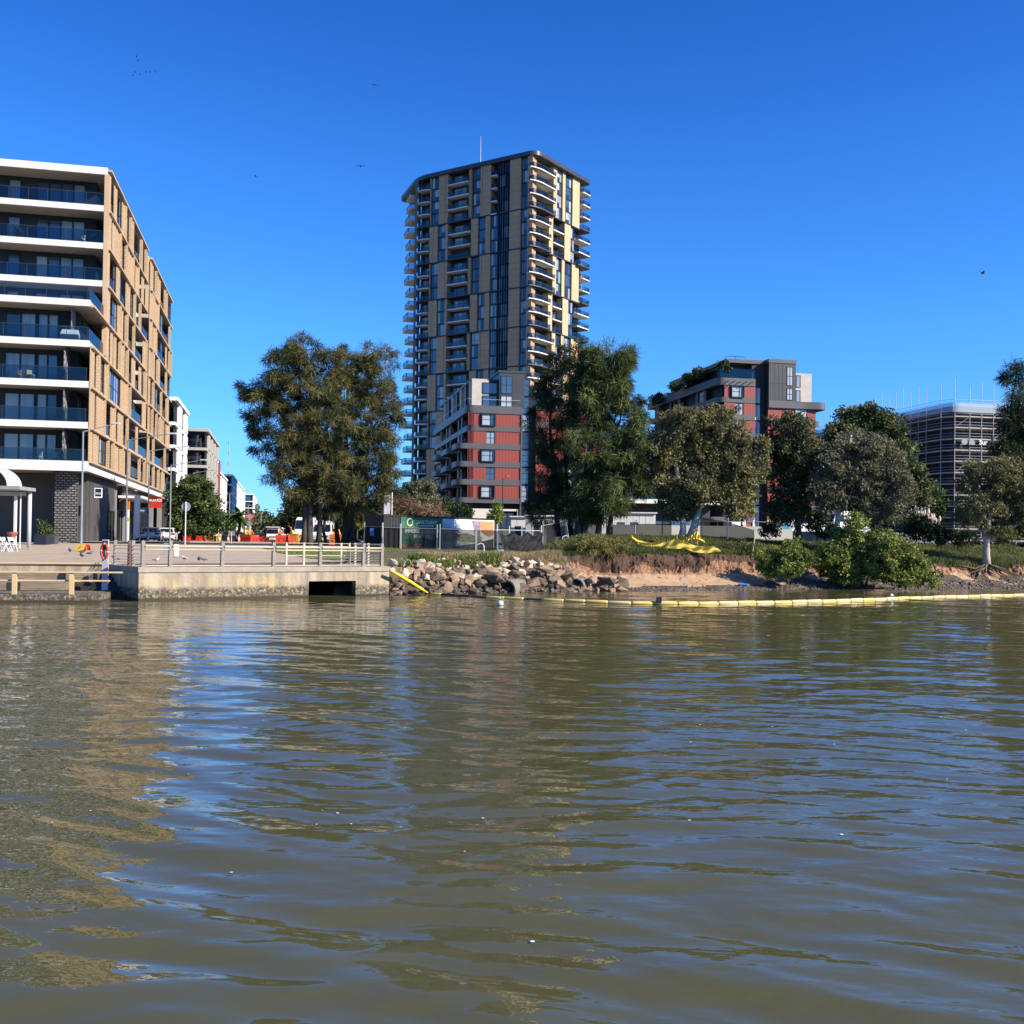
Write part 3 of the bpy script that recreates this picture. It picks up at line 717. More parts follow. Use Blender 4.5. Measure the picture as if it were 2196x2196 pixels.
for k in range(1, 9):
    z = ZK[k] - .26 + (.30 if k == 8 else 0)
    ya = 0 if k <= 3 else YU
    if k in (4, ): ya = 0
    MB().box(-.02, .3, ya, 32.3, z - .07, z + .09).build('floor_band', TANP, lb_)
    MB().box(-.02, .3, 35.3, YB, z - .07, z + .09).build('floor_band', TANP, lb_)
MB().box(-.02, .3, 0, YB, ZK[0] + .28, ZK[0] + .42).build('floor_band', TANP, lb_)
MB().box(-.3, .1, YU - .02, YU + .75, ZK[3] + .3, ZK[8] - .3).build('corner_post', TANP, lb_)
# back wall, so that the block is solid
MB().box(XL, -.05, YB, YB + .25, 2.4, ZK[8]).build('rear_wall', CHAR, lb_)
MB().box(XL, -1.5, 33, 33.2, 2.4, ZK[8] + .2).build('core_wall', CHAR, lb_)
# ground floor: set back dark walls, brick louvre bay, shopfronts
gz = 2.2; zt = ZK[0] - .4
DG = mat('dark_grey_cladding', (.062, .057, .052), (.085, .078, .07), .5, rough=.65)
b = MB(); b.box(XL, -2.7, 5.4, 5.7, gz, zt); b.box(-2.9, -2.7, 1.6, 5.4, gz, zt); b.box(-2.9, -1.0, 1.6, 1.9, gz, zt - .01) ; b.build('podium_wall', DG, lb_)
LOU = bpy.data.materials.new('hit_and_miss_brick'); LOU.use_nodes = True
def _lou():
    t = LOU.node_tree; p = t.nodes['Principled BSDF']; tc = t.nodes.new('ShaderNodeTexCoord'); mp = t.nodes.new('ShaderNodeMapping'); mp.inputs['Rotation'].default_value = (R(90), 0, 0)
    br = t.nodes.new('ShaderNodeTexBrick'); br.inputs['Scale'].default_value = 1; br.inputs['Brick Width'].default_value = .42; br.inputs['Row Height'].default_value = .2; br.inputs['Mortar Size'].default_value = .05
    br.inputs['Color1'].default_value = (.20, .19, .17, 1); br.inputs['Color2'].default_value = (.14, .13, .12, 1); br.inputs['Mortar'].default_value = (.012, .012, .012, 1)
    t.links.new(tc.outputs['Object'], mp.inputs[0]); t.links.new(mp.outputs[0], br.inputs[0]); t.links.new(br.outputs[0], p.inputs['Base Color']); p.inputs['Roughness'].default_value = .8
_lou()
lv = MB().box(-2.75, -1.0, 1.5, 1.6, gz + .1, zt - .02).build('louvre_wall', LOU, lb_)
b = MB(); b.box(-1.9, -.9, 3.6, 3.9, gz, zt); b.box(-.95, -.7, 3.9, 18, gz, zt - .02); b.box(-.95, -.7, 24, 44, zt - 1.0, zt - .02); b.box(-4, -3.8, 18, YB, gz, zt); b.build('podium_side_wall', DG, lb_)
window(lb_, 14.0, 17.6, gz + .3, gz + 3.3, -.7, 'y', 1, 0, cols=2, fr=.12, name='glass_door', deep=.1)
for q in range(5): window(lb_, 20 + q * 5.2, 24.6 + q * 5.2, gz + .3, gz + 3.6, -1.0, 'y', 1, 0, cols=3, fr=.1, name='shop_window', deep=.1)
for yq in (18, 19.2, 24.8, 36, 48, 57):
    MB().box(-1.3, -.75, yq, yq + .55, gz, zt).build('column', mat('grey_column', (.2, .19, .18), (.25, .24, .22), 1), lb_)
b = MB(); b.box(-.7, 1.6, 20.2, 34, 6.9, 7.15); b.build('awning', WHITE, lb_)
# shop signs hung from the building
def word(parent, text, size, loc, rot, material, ext=.01, name='lettering', align='CENTER'):
    cu = bpy.data.curves.new(name, 'FONT'); cu.body = text; cu.size = size; cu.extrude = ext; cu.offset = size * .018; cu.align_x = align; cu.align_y = 'CENTER'
    o = bpy.data.objects.new(name, cu); COL.objects.link(o); o.location = loc; o.rotation_euler = rot
    me = bpy.data.meshes.new_from_object(o); bpy.data.objects.remove(o)
    me.materials.clear(); me.materials.append(material)
    o = bpy.data.objects.new(name, me); COL.objects.link(o); o.location = loc; o.rotation_euler = rot
    if parent: o.parent = parent
    return o
INKW = mat('lettering_white', (.8, .8, .78)); RED = mat('signal_red', (.55, .03, .015), (.62, .05, .02), 2, rough=.45)
SIGND = mat('sign_dark_red', (.33, .025, .015), rough=.5)
def hang_sign(name, label, px, py, D, w_, h, mats, rz=0.0):
    p = W(px, py, D); t = thing(name, label, 'sign', p, rz); return t
t = hang_sign('shop_sign', 'red and dark red projecting shop sign with white ORANGE lettering', 332, 1077, 103, 0, 0, None, R(3))
b = MB(); b.box(-.68, .68, -.05, .05, -.58, .58); b.build('panel', RED, t)
b = MB(); i0 = [(-.68, -.062, .58), (.66, -.062, .58), (-.68, -.062, -.12)]; b.poly(i0); b.poly(i0[::-1]); o = b.build('dark_corner', SIGND, t)
word(t, 'ORANGE', .36, (0, -.075, .16), (R(90), 0, 0), INKW)
t = hang_sign('shop_sign', 'small dark blue shop sign with pale lettering under the awning', 303, 1097, 101, 0, 0, None)
MB().box(-.5, .5, -.04, .04, -.4, .4).build('panel', mat('sign_navy', (.02, .035, .07)), t); word(t, 'shop', .34, (0, -.055, .12), (R(90), 0, 0), mat('lettering_pale_blue', (.5, .6, .7)))
t = hang_sign('wall_sign', 'white framed dark sign by the glass doors at the building corner', 211, 1057, 84.2, 0, 0, None, LA)
b = MB(); b.box(-.3, .3, -.05, .05, -.4, .4); b.build('frame', INKW, t); MB().box(-.24, .24, -.062, -.05, -.3, .34).build('face', BLACK, t); word(t, 'ECO', .2, (0, -.075, -.06), (R(90), 0, 0), INKW)

# ------------------------------------------------------------------ TOWER
TC = Vector((3.9, 240, 0)); eL = Vector((-.843, .537, 0)).normalized(); eR = Vector((.582, .813, 0)).normalized()
tw = thing('residential_tower', 'tall dark brown residential tower with stacked balconies and a curved roof edge', 'tower', (0, 0, 0))
BRN = bpy.data.materials.new('brown_panel_cladding'); CLADSUN = bpy.data.materials.new('sun_tinted_panel_cladding')
def _clad(M, c1, c2, cj):
    M.use_nodes = True; t = M.node_tree; p = t.nodes['Principled BSDF']; p.inputs['Roughness'].default_value = .55
    tc = t.nodes.new('ShaderNodeTexCoord'); sx = t.nodes.new('ShaderNodeSeparateXYZ'); t.links.new(tc.outputs['Object'], sx.inputs[0])
    a = t.nodes.new('ShaderNodeMath'); a.operation = 'MULTIPLY_ADD'; a.inputs[1].default_value = 1.12; t.links.new(sx.outputs['X'], a.inputs[0]); t.links.new(sx.outputs['Y'], a.inputs[2])
    cb = t.nodes.new('ShaderNodeCombineXYZ'); t.links.new(a.outputs[0], cb.inputs[0]); t.links.new(sx.outputs['Z'], cb.inputs[1])
    br = t.nodes.new('ShaderNodeTexBrick'); br.offset = 0; br.inputs['Scale'].default_value = 1; br.inputs['Brick Width'].default_value = 1.5; br.inputs['Row Height'].default_value = 3.1; br.inputs['Mortar Size'].default_value = .035
    br.inputs['Color1'].default_value = (*c1, 1); br.inputs['Color2'].default_value = (*c2, 1); br.inputs['Mortar'].default_value = (*cj, 1)
    t.links.new(cb.outputs[0], br.inputs['Vector']); t.links.new(br.outputs[0], p.inputs['Base Color'])
_clad(BRN, (.47, .255, .125), (.51, .285, .145), (.2, .115, .06)); _clad(CLADSUN, (.55, .36, .19), (.60, .40, .22), (.36, .23, .12))  # right face: same cladding coloured lighter, as the sun makes it look
TZ1 = 95.0; FH = 3.1
def tl(px):     # distance along the left face for a photo column
    k = (px - 1098) / F; return (TC.x - TC.y * k) / (-eL.x + eL.y * k)
def tr(px):
    k = (px - 1098) / F; return (TC.y * k - TC.x) / (eR.x - eR.y * k)
zl = lambda x: max(0, tl(840 + x / 4.293)); zr_ = lambda x: max(0, tr(840 + x / 4.293))
def PL(t, off=0.0): return TC + eL * t + Vector((eL.y, -eL.x, 0)) * (-off if False else 0) + NL * off
NL = Vector((-.537, -.843, 0)).normalized(); NRt = Vector((.813, -.582, 0)).normalized()
def fbox(mb, face, t0, t1, d0, d1, z0, z1, mi=0):
    e, n = (eL, NL) if face == 'L' else (eR, NRt)
    a, c = TC + e * t0, TC + e * t1
    pl = [a + n * d0, c + n * d0, c + n * d1, a + n * d1]
    if face == 'L': pl = pl[::-1]
    # keep the outline counter-clockwise
    ar = sum(pl[i].x * pl[(i + 1) % 4].y - pl[(i + 1) % 4].x * pl[i].y for i in range(4))
    if ar < 0: pl = pl[::-1]
    mb.prism([(p.x, p.y) for p in pl], z0, z1, mi)
LL = zl(205); RL = zr_(1745)
# core volume, set 1.6 m inside the balcony line
def inner(d): return [TC - NL * d - NRt * d, TC + eR * RL - NRt * d - NL * -0, TC + eR * RL + eL * LL, TC + eL * LL - NL * d]
core = [TC - NL * 1.7 - NRt * 1.7, TC + eR * RL - NRt * 1.7, TC + eR * RL + eL * (LL + 4), TC + eL * (LL + 4) + eR * 6, TC + eL * LL - NL * 1.7]
b = MB(); b.prism([(p.x, p.y) for p in core], 2, TZ1 - .4)
b.build('core', CHAR, tw)
# roof: thin curved-corner cap
def rounded(poly, r, n=6):
    out = []; L = len(poly)
    for i in range(L):
        p0, p1, p2 = poly[i - 1], poly[i], poly[(i + 1) % L]
        rr_ = r[i] if isinstance(r, (list, tuple)) else r
        if rr_ <= 0: out.append(p1); continue
        a = (p0 - p1).normalized(); c = (p2 - p1).normalized()
        for k in range(n + 1):
            t = k / n; q = p1 + a * rr_ * (1 - t) ** 2 + c * rr_ * t ** 2; out.append(q)
    return out
NB = TC + eL * (LL + .6) + Vector((-4.6, 16, 0))
roof = [TC - NL * -.5 + NRt * .9 - eL * .3, TC + eR * (RL + 1.6) + NRt * .9, TC + eR * (RL + 1.6) + eL * LL, NB + Vector((2, 2, 0)), NB + Vector((-1.3, -.6, 0)), TC + eL * LL + NL * .6]
rp_ = rounded(roof, [2.6, 1.6, 0, 0, 1.5, 3.6], 8)
b = MB(); b.prism([(p.x, p.y) for p in rp_], TZ1 - .5, TZ1 + .45, 0)
b.build('roof', mat('roof_edge', (.05, .05, .055), (.075, .075, .08), .5, rough=.4, metal=.3), tw)
mst = TC + eL * zl(680) + eR * 4
MB().tube([(mst.x, mst.y, TZ1), (mst.x, mst.y, TZ1 + 9), ], [.14, .05], 6).build('mast', mat('mast_grey', (.5, .52, .55)), tw)
NF = 29
clads = {}; cladR = MB(); bands = MB(); mull = MB()
wins = []; bals = []
# columns of the left face, from the photo, in the two alternating arrangements
for f in range(NF):
    z0 = TZ1 - .5 - (f + 1) * FH; z1 = z0 + FH
    if z0 < 2: break
    gidx = 0 if f < 4 else 1 + (f - 4) // 3
    A = gidx % 2 == 0
    last = (f == 3) or (f > 3 and (f - 4) % 3 == 2)
    zb = z0 + (.28 if last else 0)
    # --- left face
    if A: lay = [('bal', 205, 312), ('pl', 312, 320), ('win', 322, 388), ('pan', 392, 476), ('bal', 478, 668), ('pan', 668, 692), ('win', 706, 770), ('pan', 776, 872)]
    else: lay = [('bal', 205, 305), ('pan', 308, 384), ('win', 388, 456), ('pan', 458, 478), ('bal', 488, 690), ('pan', 692, 756), ('win', 764, 822), ('pan', 826, 868)]
    lay += [('slot', 874, 938 if f < 4 else 930), ('slot2', 948, 1044), ('pan', 1048, 1150)]
    lay += [('win', 1154, 1210), ('pan', 1213, 1258)]
    for kind, a, c in lay:
        t0, t1 = zl(c), zl(a)
        if kind in ('pan', 'pl'): fbox(clads.setdefault(int(a) // 130, MB()), 'L', t0, t1, -1.7, 0, zb, z1 - .03)
        elif kind == 'win': wins.append(('L', t0, t1, z0 + .35, z1 - .08, f, 2))
        elif kind == 'slot':
            if f < 4: bals.append(('L', t0 + .2, t1 - .1, .25, f, z0, 'plain'))
            else: wins.append(('L', t0, t1, z0 + .35, z1 - .08, f, 3))
        elif kind == 'slot2': wins.append(('L', t0, t1, z0 + .35, z1 - .08, f, 4))
        elif kind == 'bal': bals.append(('L', t0, t1, 1.0 if a < 400 else .35, f, z0, 'lastdark' if last else ('round' if a < 400 else 'plain')))
    # --- right face
    if A: layr = [('bal', 1258, 1450), ('pan', 1453, 1484), ('win', 1487, 1536), ('pan', 1538, 1562), ('win', 1580, 1626), ('pan', 1630, 1694), ('bal', 1700, 1800)]
    else: layr = [('bal', 1258, 1412), ('pan', 1415, 1452), ('balin', 1456, 1552), ('pan', 1560, 1614), ('win', 1620, 1658), ('bal', 1662, 1792)]
    if not A and gidx % 4 == 3: layr = [('bal', 1258, 1412), ('pan', 1415, 1452), ('balin', 1456, 1540), ('pan', 1548, 1600), ('win', 1606, 1650), ('bal', 1655, 1785)]
    for kind, a, c in layr:
        t0, t1 = zr_(a), zr_(c)
        if kind == 'pan': fbox(cladR, 'R', t0, min(t1, RL + 1), -1.7, 0, zb, z1 - .03)
        elif kind == 'win': wins.append(('R', t0, t1, z0 + .35, z1 - .08, f, 2))
        elif kind == 'bal': bals.append(('R', t0, t1, 1.0, f, z0, 'lastdark' if last else 'round'))
        else: bals.append(('R', t0, t1, .1, f, z0, 'lastdark' if last else 'plain'))
    if last:
        fbox(bands, 'L', 0, LL - 3.2, -1.6, .12, z0 - .02, z0 + .27); fbox(bands, 'R', 0, RL, -1.6, .12, z0 - .02, z0 + .27)
    # chamfered left end with its own projecting balconies
    bals.append(('E', 0, 0, 1.3, f, z0, 'end'))
[c_.build('brown_cladding', BRN, tw) for c_ in clads.values()]; cladR.build('sun_tinted_cladding', CLADSUN, tw); bands.build('floor_bands', mat('band_dark', (.022, .022, .026), rough=.5), tw)
for tq in (zl(940), zl(930), zl(945)):
    pass
for a in (938, 943, 962, 985, 1008, 1030):
    t = zl(a); fbox(mull, 'L', t - .06, t + .06, -.43, -.1, 2, TZ1 - .5)
mull.build('fins', BLACK, tw)
Ea, Eb = TC + eL * LL, NB
b = MB(); b.prism([(p.x, p.y) for p in (Ea - NL * .2, Ea + NL * .15 + eL * .3, TC + eL * (LL + 1.6) + NL * -.6, TC + eL * (LL + 1.2) - NL * 2.5)][::-1], 2, TZ1 - .5)
b.build('end_pier', mat('pier_brown', (.11, .085, .065), (.14, .11, .085), .4), tw)
def win_mesh(mb, w_):
    face, t0, t1, z0, z1, f, n = w_
    d0 = -.75
    fbox(mb, face, t0, t1, -1.7, d0 + .3, z0 - .42, z1 + .1, 0)
    cells = {2: (.62, .38), 3: (.3, .3, .4), 4: (.24, .28, .26, .22)}[n]
    t = t0
    for q, c in enumerate(cells):
        tt = t + (t1 - t0) * c; g = 1 + rnd.choices([0, 1, 2, 3], [.30, .40, .10, .20])[0]
        if q == 0 and n == 2:
            fbox(mb, face, t + .07, tt - .04, d0 + .31, d0 + .34, z0 + .95, z1, g); fbox(mb, face, t + .07, tt - .04, d0 + .31, d0 + .34, z0, z0 + .88, 1 if rnd.random() < .5 else g)
        else: fbox(mb, face, t + .06, tt - .05, d0 + .31, d0 + .34, z0, z1, g)
        t = tt
wins.sort(key=lambda w_: w_[5] - (3 if w_[6] == 2 else 0))
wm = [BLACK] + GW
for w_ in wins[:96]:
    mb = MB(); win_mesh(mb, w_); mb.build('window', wm, tw)
mb = MB()
for w_ in wins[96:]: win_mesh(mb, w_)
tag(mb.build('lower_windows', wm, tw), kind='stuff')
SLABW = mat('balcony_white', (.66, .62, .56), (.74, .70, .64), .6, rough=.7); SLABD = mat('balcony_dark', (.06, .06, .065), rough=.5)
TGL = glass_mat('tower_balustrade_glass', (.42, .50, .56), .03)
def bal_outline(bq):
    face, t0, t1, pr, f, z0, kind = bq
    if face == 'E':
        a = Ea + Vector((-.8, 1.2, 0)); c = Eb + Vector((0, -1, 0)); n = Vector((-.96, -.28, 0)); e = (c - a).normalized()
        a = a + e * (1.5 + .7 * ((f // 3) % 2)); c = a + e * 5.5
        pr = 1.15 + .4 * ((f // 2) % 2)
        return [a - n * 1.2, a + n * pr, c + n * pr, c - n * 1.2], [0, .3, .3, 0]
    e, n = (eL, NL) if face == 'L' else (eR, NRt)
    a, c = TC + e * t0, TC + e * t1
    rr = [0, .1, .1, 0]
    if face == 'R' and t0 < 1:      # wraps round the near corner
        a = TC - eR * .55 + NL * .3; pl = [TC - NRt * 1.7 + NL * -.2, a + NRt * .1, TC + NRt * pr * 1.1 + e * .8, c + n * pr, c - n * 1.7]
        return pl, [0, .6, 2.2, .25, 0]
    if face == 'R' and t1 > RL - 1:
        c = TC + e * (RL + 1.5)
        return [a - n * 1.7, a + n * pr, c + n * pr, c - n * 2.5], [0, .2, .9, 0]
    if face == 'L' and t1 > LL - 1:
        c = TC + e * (LL + .2)
        return [a - n * 1.7, a + n * .25, TC + e * (t0 + (t1 - t0) * .45) + n * (pr + .25), c + n * pr * .35, c - n * 1.7], [0, .1, 2.0, .9, 0]
    return [a - n * 1.7, a + n * pr, c + n * pr, c - n * 1.7], rr
def bal_mesh(sl, gl, rl, bq):
    pl, rr = bal_outline(bq); z0 = bq[5]; kind = bq[6]
    ro = rounded(pl, rr, 5)
    if sum(ro[i].x * ro[(i + 1) % len(ro)].y - ro[(i + 1) % len(ro)].x * ro[i].y for i in range(len(ro))) < 0: ro = ro[::-1]; pl = pl[::-1]
    sl.prism([(p.x, p.y) for p in ro], z0 + .02, z0 + .27, 1 if kind == 'lastdark' else 0)
    a_, z_ = pl[0], pl[-1]
    seg = [p for p in ro]
    for i in range(len(seg) - 1):
        p, q = seg[i], seg[i + 1]
        if (p - q).length < .05: continue
        c0_ = (p + q) / 2; cen_ = sum(pl, Vector((0, 0, 0))) / len(pl)
        d = (q - p).normalized(); nn = Vector((d.y, -d.x, 0)); 
        p2, q2 = p - nn * .1, q - nn * .1
        gl.poly([(p2.x, p2.y, z0 + .3), (q2.x, q2.y, z0 + .3), (q2.x, q2.y, z0 + 1.25), (p2.x, p2.y, z0 + 1.25)])
        rl.bar((p2.x, p2.y, z0 + 1.29), (q2.x, q2.y, z0 + 1.29), .07)
        k = max(1, int((q - p).length / 1.4))
        for j in range(k + 1):
            v = p2 + (q2 - p2) * j / k
            if j == 0 or k > 1: rl.bar((v.x, v.y, z0 + .27), (v.x, v.y, z0 + 1.29), .05)
bals.sort(key=lambda q: q[4] + (0 if q[0] != 'E' else 2))
for bq in bals[:98]:
    s_, g_, r_ = MB(), MB(), MB(); bal_mesh(s_, g_, r_, bq)
    so_ = s_.build('balcony', [SLABW, SLABD], tw); g_.build('glass', TGL, so_); r_.build('rail', DARKM, so_)
s_, g_, r_ = MB(), MB(), MB()
for bq in bals[98:]: bal_mesh(s_, g_, r_, bq)
so_ = tag(s_.build('lower_balconies', [SLABW, SLABD], tw), kind='stuff'); g_.build('glass', TGL, so_); r_.build('rail', DARKM, so_)
# doors behind the balconies: sliding glass set in the core wall
dr = MB()
for bq in bals:
    face, t0, t1, pr, f, z0, kind = bq
    if face == 'E' or t1 - t0 < 2.5: continue
    if rnd.random() < .9:
        tA = t0 + (t1 - t0) * rnd.uniform(.25, .4); tB = t1 - (t1 - t0) * .12
        if face == 'R' and t0 < 1: tA += 1.2
        n = max(1, int((tB - tA) / 1.0))
        for j in range(n):
            fbox(dr, face, tA + (tB - tA) * j / n + .05, tA + (tB - tA) * (j + 1) / n - .05, -1.72, -1.66, z0 + .3, z0 + 2.6, rnd.choices([0, 1, 2, 3], [.45, .2, .12, .23])[0])
tag(dr.build('balcony_doors', GW, tw), kind='stuff')
# ------------------------------------------------------------------ RED AND GREY APARTMENT BLOCKS
REDP = bpy.data.materials.new('red_ribbed_cladding'); REDP.use_nodes = True
def _red():
    t = REDP.node_tree; p = t.nodes['Principled BSDF']; p.inputs['Roughness'].default_value = .6
    tc = t.nodes.new('ShaderNodeTexCoord'); wv = t.nodes.new('ShaderNodeTexWave'); wv.bands_direction = 'X'; wv.inputs['Scale'].default_value = .55; wv.inputs['Distortion'].default_value = 0
    t.links.new(tc.outputs['Object'], wv.inputs[0]); r = t.nodes.new('ShaderNodeValToRGB'); e = r.color_ramp.elements
    e[0].position = .0; e[0].color = (.13, .02, .013, 1); e[1].position = .22; e[1].color = (.27, .042, .027, 1)
    t.links.new(wv.outputs['Fac'], r.inputs[0]); t.links.new(r.outputs[0], p.inputs['Base Color'])
_red()
REDF = mat('red_louvre', (.28, .045, .036), rough=.6)
GREYB = mat('grey_band', (.075, .075, .078), (.095, .095, .098), .4, rough=.5)
DKP = mat('dark_panel', (.034, .036, .039), (.046, .048, .052), .5, rough=.5)
RAWC = mat('raw_concrete', (.42, .38, .33), (.52, .48, .42), .8, rough=.85)
BRNW = mat('brown_infill', (.17, .09, .055), (.21, .115, .07), .8)
def rnd_outline(pts, r, n=6):
    return [(p.x, p.y) for p in rounded([Vector((a, b, 0)) for a, b in pts], r, n)]
def red_block(loc, label, nfl, ztop, xr, depth, wing=None, seed=1, lou=True):
    """local x along the camera-facing front, y back along the street; ztop = underside of the parapet"""
    t = thing('apartment_building', label, 'apartment building', (loc[0], loc[1], 0), LA)
    g = random.Random(seed); S3 = 3.14
    b = MB(); b.box(1.4, xr, 1.6, depth, 2, ztop + .2); b.build('core', CHAR, t)
    for k in range(nfl):
        z1 = ztop - k * S3; z0 = z1 - 2.2      # red storey band z0..z1, grey spandrel below
        # front red cladding
        bay = (k % 2 == 0)
        w0, w1 = (2.45, 4.9) if bay else (3.35, 4.95)
        MB().box(1.15, w0, .12, .4, z0, z1).build('red_panel', REDP, t); MB().box(w1, xr, .12, .4, z0, z1).build('red_panel', REDP, t)
        if bay:
            f = MB(); f.box(w0 - .05, w1 + .02, -.25, .4, z0 - .05, z0 + .1); f.box(w0 - .05, w1 + .02, -.25, .4, z1 - .12, z1); f.box(w0 - .05, w0 + .1, -.25, .4, z0 + .1, z1 - .12); f.box(w1 - .1, w1 + .02, -.25, .4, z0 + .1, z1 - .12)
            f.build('bay_frame', BLACK, t)
            window(t, w0 + .1, w0 + 1.6, z0 + .1, z1 - .12, .1, 'x', -1, g.choice([2, 3, 1]), rows=2, fr=.06); window(t, w0 + 1.6, w1 - .1, z0 + .1, z1 - .12, .1, 'x', -1, g.choice([2, 3, 1]), rows=2, fr=.06)
        else: window(t, w0, w1, z0, z1 - .05, .3, 'x', -1, g.choice([2, 3, 1]), cols=2, rows=2, fr=.07)
        if lou:
            f = MB()
            for q in range(5): f.box(.1 + q * .24, .17 + q * .24, .0, .12, z0, z1)
            f.build('louvre_screen', REDF, t)
        # grey spandrel band with bulging balconies on the street side
        o = [(xr, 0), (xr, .6), (1.5, .6), (1.5, depth), (0, depth)]
        y = depth - 3
        out = []
        segs = [(30.5, 25), (19, 11.5), (6, 0)] if k < nfl else []
        pts = [(xr, .02), (xr, .7), (1.6, .7), (1.6, depth), (0, depth)]; rr = [0, 0, 0, 0, 0]
        for (ya, yb) in segs:
            pr = 1.9 if k > 0 else .0
            if ya > depth - 1: continue
            pts += [(0, ya + .8), (-pr, ya), (-pr, yb if yb else .02)]; rr += [.2, .8, 1.5 if yb == 0 else .8]
            if yb: pts += [(0, yb - .8)]; rr += [.2]
        pl = rnd_outline(pts, rr)
        ar = sum(pl[i][0] * pl[(i + 1) % len(pl)][1] - pl[(i + 1) % len(pl)][0] * pl[i][1] for i in range(len(pl)))
        if ar < 0: pl = pl[::-1]
        MB().prism(pl, z0 - .94 + .02, z0 + .02).build('grey_band', GREYB, t)
        # street side infill between balconies
        for (ya, yb, m_) in ((6.2, 7.4, DKP), (10, 11.2, RAWC if k % 2 else DKP), (19.2, 20.5, BRNW), (24, 25, DKP), (31, 33, BRNW)):
            if yb < depth: MB().box(.12, .4, ya, yb, z0, z1).build('side_panel', m_, t)
        for (ya, yb) in ((7.5, 9.9), (12, 14), (20.6, 23.9), (26, 28)):
            if yb < depth: window(t, ya, yb, z0, z1 - .05, .4 if ya not in (12, 26) else 1.4, 'y', -1, g.choice([0, 0, 2, 3, 1]), cols=2, fr=.07)
    # parapet band
    pl = rnd_outline([(xr, -.02), (xr, .7), (1.6, .7), (1.6, depth), (-.3, depth), (-.3, -.02)], [0, 0, 0, 0, 0, 1.6])
    ar = sum(pl[i][0] * pl[(i + 1) % len(pl)][1] - pl[(i + 1) % len(pl)][0] * pl[i][1] for i in range(len(pl)))
    if ar < 0: pl = pl[::-1]
    MB().prism(pl, ztop, ztop + 1.35).build('parapet', GREYB, t)
    MB().box(.3, xr, .3, depth, ztop + .2, ztop + .4).build('terrace', SOFFIT, t)
    return t
C1 = (GX(1003, 178, 900), 178)
rb1 = red_block(C1, 'red and grey apartment block with a concrete blade on top, in front of the tower', 5, 25.65, 9.5, 40, seed=3)
zt = 27.0
b = MB(); b.box(1.0, 4.0, 1.8, 2.2, zt, 31.9); b.build('concrete_blade', RAWC, rb1)
for z0, z1 in ((zt, 29.0), (29.3, 31.3)): window(rb1, 2.9, 5.5, z0, z1, 1.75, 'x', -1, 1, cols=2, fr=.1)
b = MB(); b.box(5.7, 10.2, .6, 12, zt, 33.0); b.box(5.5, 10.3, .5, 12, 33.0, 33.35); b.build('penthouse_box', DKP, rb1)
for z0, z1 in ((zt, 28.9), (29.3, 32.4)): window(rb1, 5.95, 8.0, z0, z1, .58, 'x', -1, 1 if z0 > 28 else 2, cols=2, rows=2, fr=.08)
for q in range(7):
    ya = 3.0 + q * 5; MB().box(1.0, 1.4, ya, ya + 1.5, zt, 31.6 - .0 * q).build('penthouse_pier', DKP if q % 2 else RAWC, rb1); window(rb1, ya + 1.6, ya + 4.6, zt + .1, 31.0, 1.6, 'y', -1, [1, 2, 1, 3][q % 4], cols=2, fr=.1)
MB().box(.9, 6, 2.4, 40, 31.6, 32.0).build('penthouse_roof', DKP, rb1)
# dark glazed slot and the right wing
for k in range(9):
    z0 = 4 + k * 3.14; window(rb1, 9.9, 11.3, z0, z0 + 3.0, 1.3, 'x', -1, [1, 0, 3, 1][k % 4], rows=3, fr=.09, name='slot_window')
b = MB(); b.box(9.5, 12.2, 1.4, 14, 2, 31); b.build('slot_wall', BLACK, rb1)
MB().box(9.5, 9.75, -.05, 1.4, 6, 27).build('edge_fin', GREYB, rb1)
b = MB(); b.box(12.2, 24, .4, 16, 2, 27.3); b.build('wing_core', CHAR, rb1)
for k in range(5):
    z1 = 26.6 - k * 3.14
    MB().box(12.3, 23.9, .2, .4, z1 - 2.2, z1).build('red_panel', REDP, rb1); MB().box(12.25, 24, .05, .4, z1 - 3.14, z1 - 2.2).build('grey_band', GREYB, rb1)
    window(rb1, 18, 20.4, z1 - 2.15, z1 - .05, .18, 'x', -1, 3, cols=2)
MB().box(12.25, 24, .05, .4, 26.6, 27.6).build('parapet', GREYB, rb1)
# ground storey: pale wall panel, window, columns
b = MB(); b.box(1.2, 4.3, .5, .8, 3, 9.0); b.build('ground_wall', mat('cream_render', (.55, .50, .44), (.62, .57, .5), .7), rb1)
b = MB(); b.box(9.1, 9.5, .2, .7, 3, 9.0); b.box(4.3, 9.1, .3, .6, 8.65, 9.0); b.build('ground_frame', mat('cream_render', (.55, .50, .44)), rb1)
window(rb1, 5.0, 8.6, 5.4, 8.4, .7, 'x', -1, 1, cols=3, fr=.09); MB().box(4.3, 9.1, .5, .75, 3, 5.3).build('ground_sill_wall', GREYB, rb1)
rl = MB(); rl.bar((0, .2, 28.1), (9.4, .2, 28.1), .05); rl.bar((-.2, .4, 28.1), (-.2, 38, 28.1), .05)
rl.build('terrace_rail', WIRE, rb1)

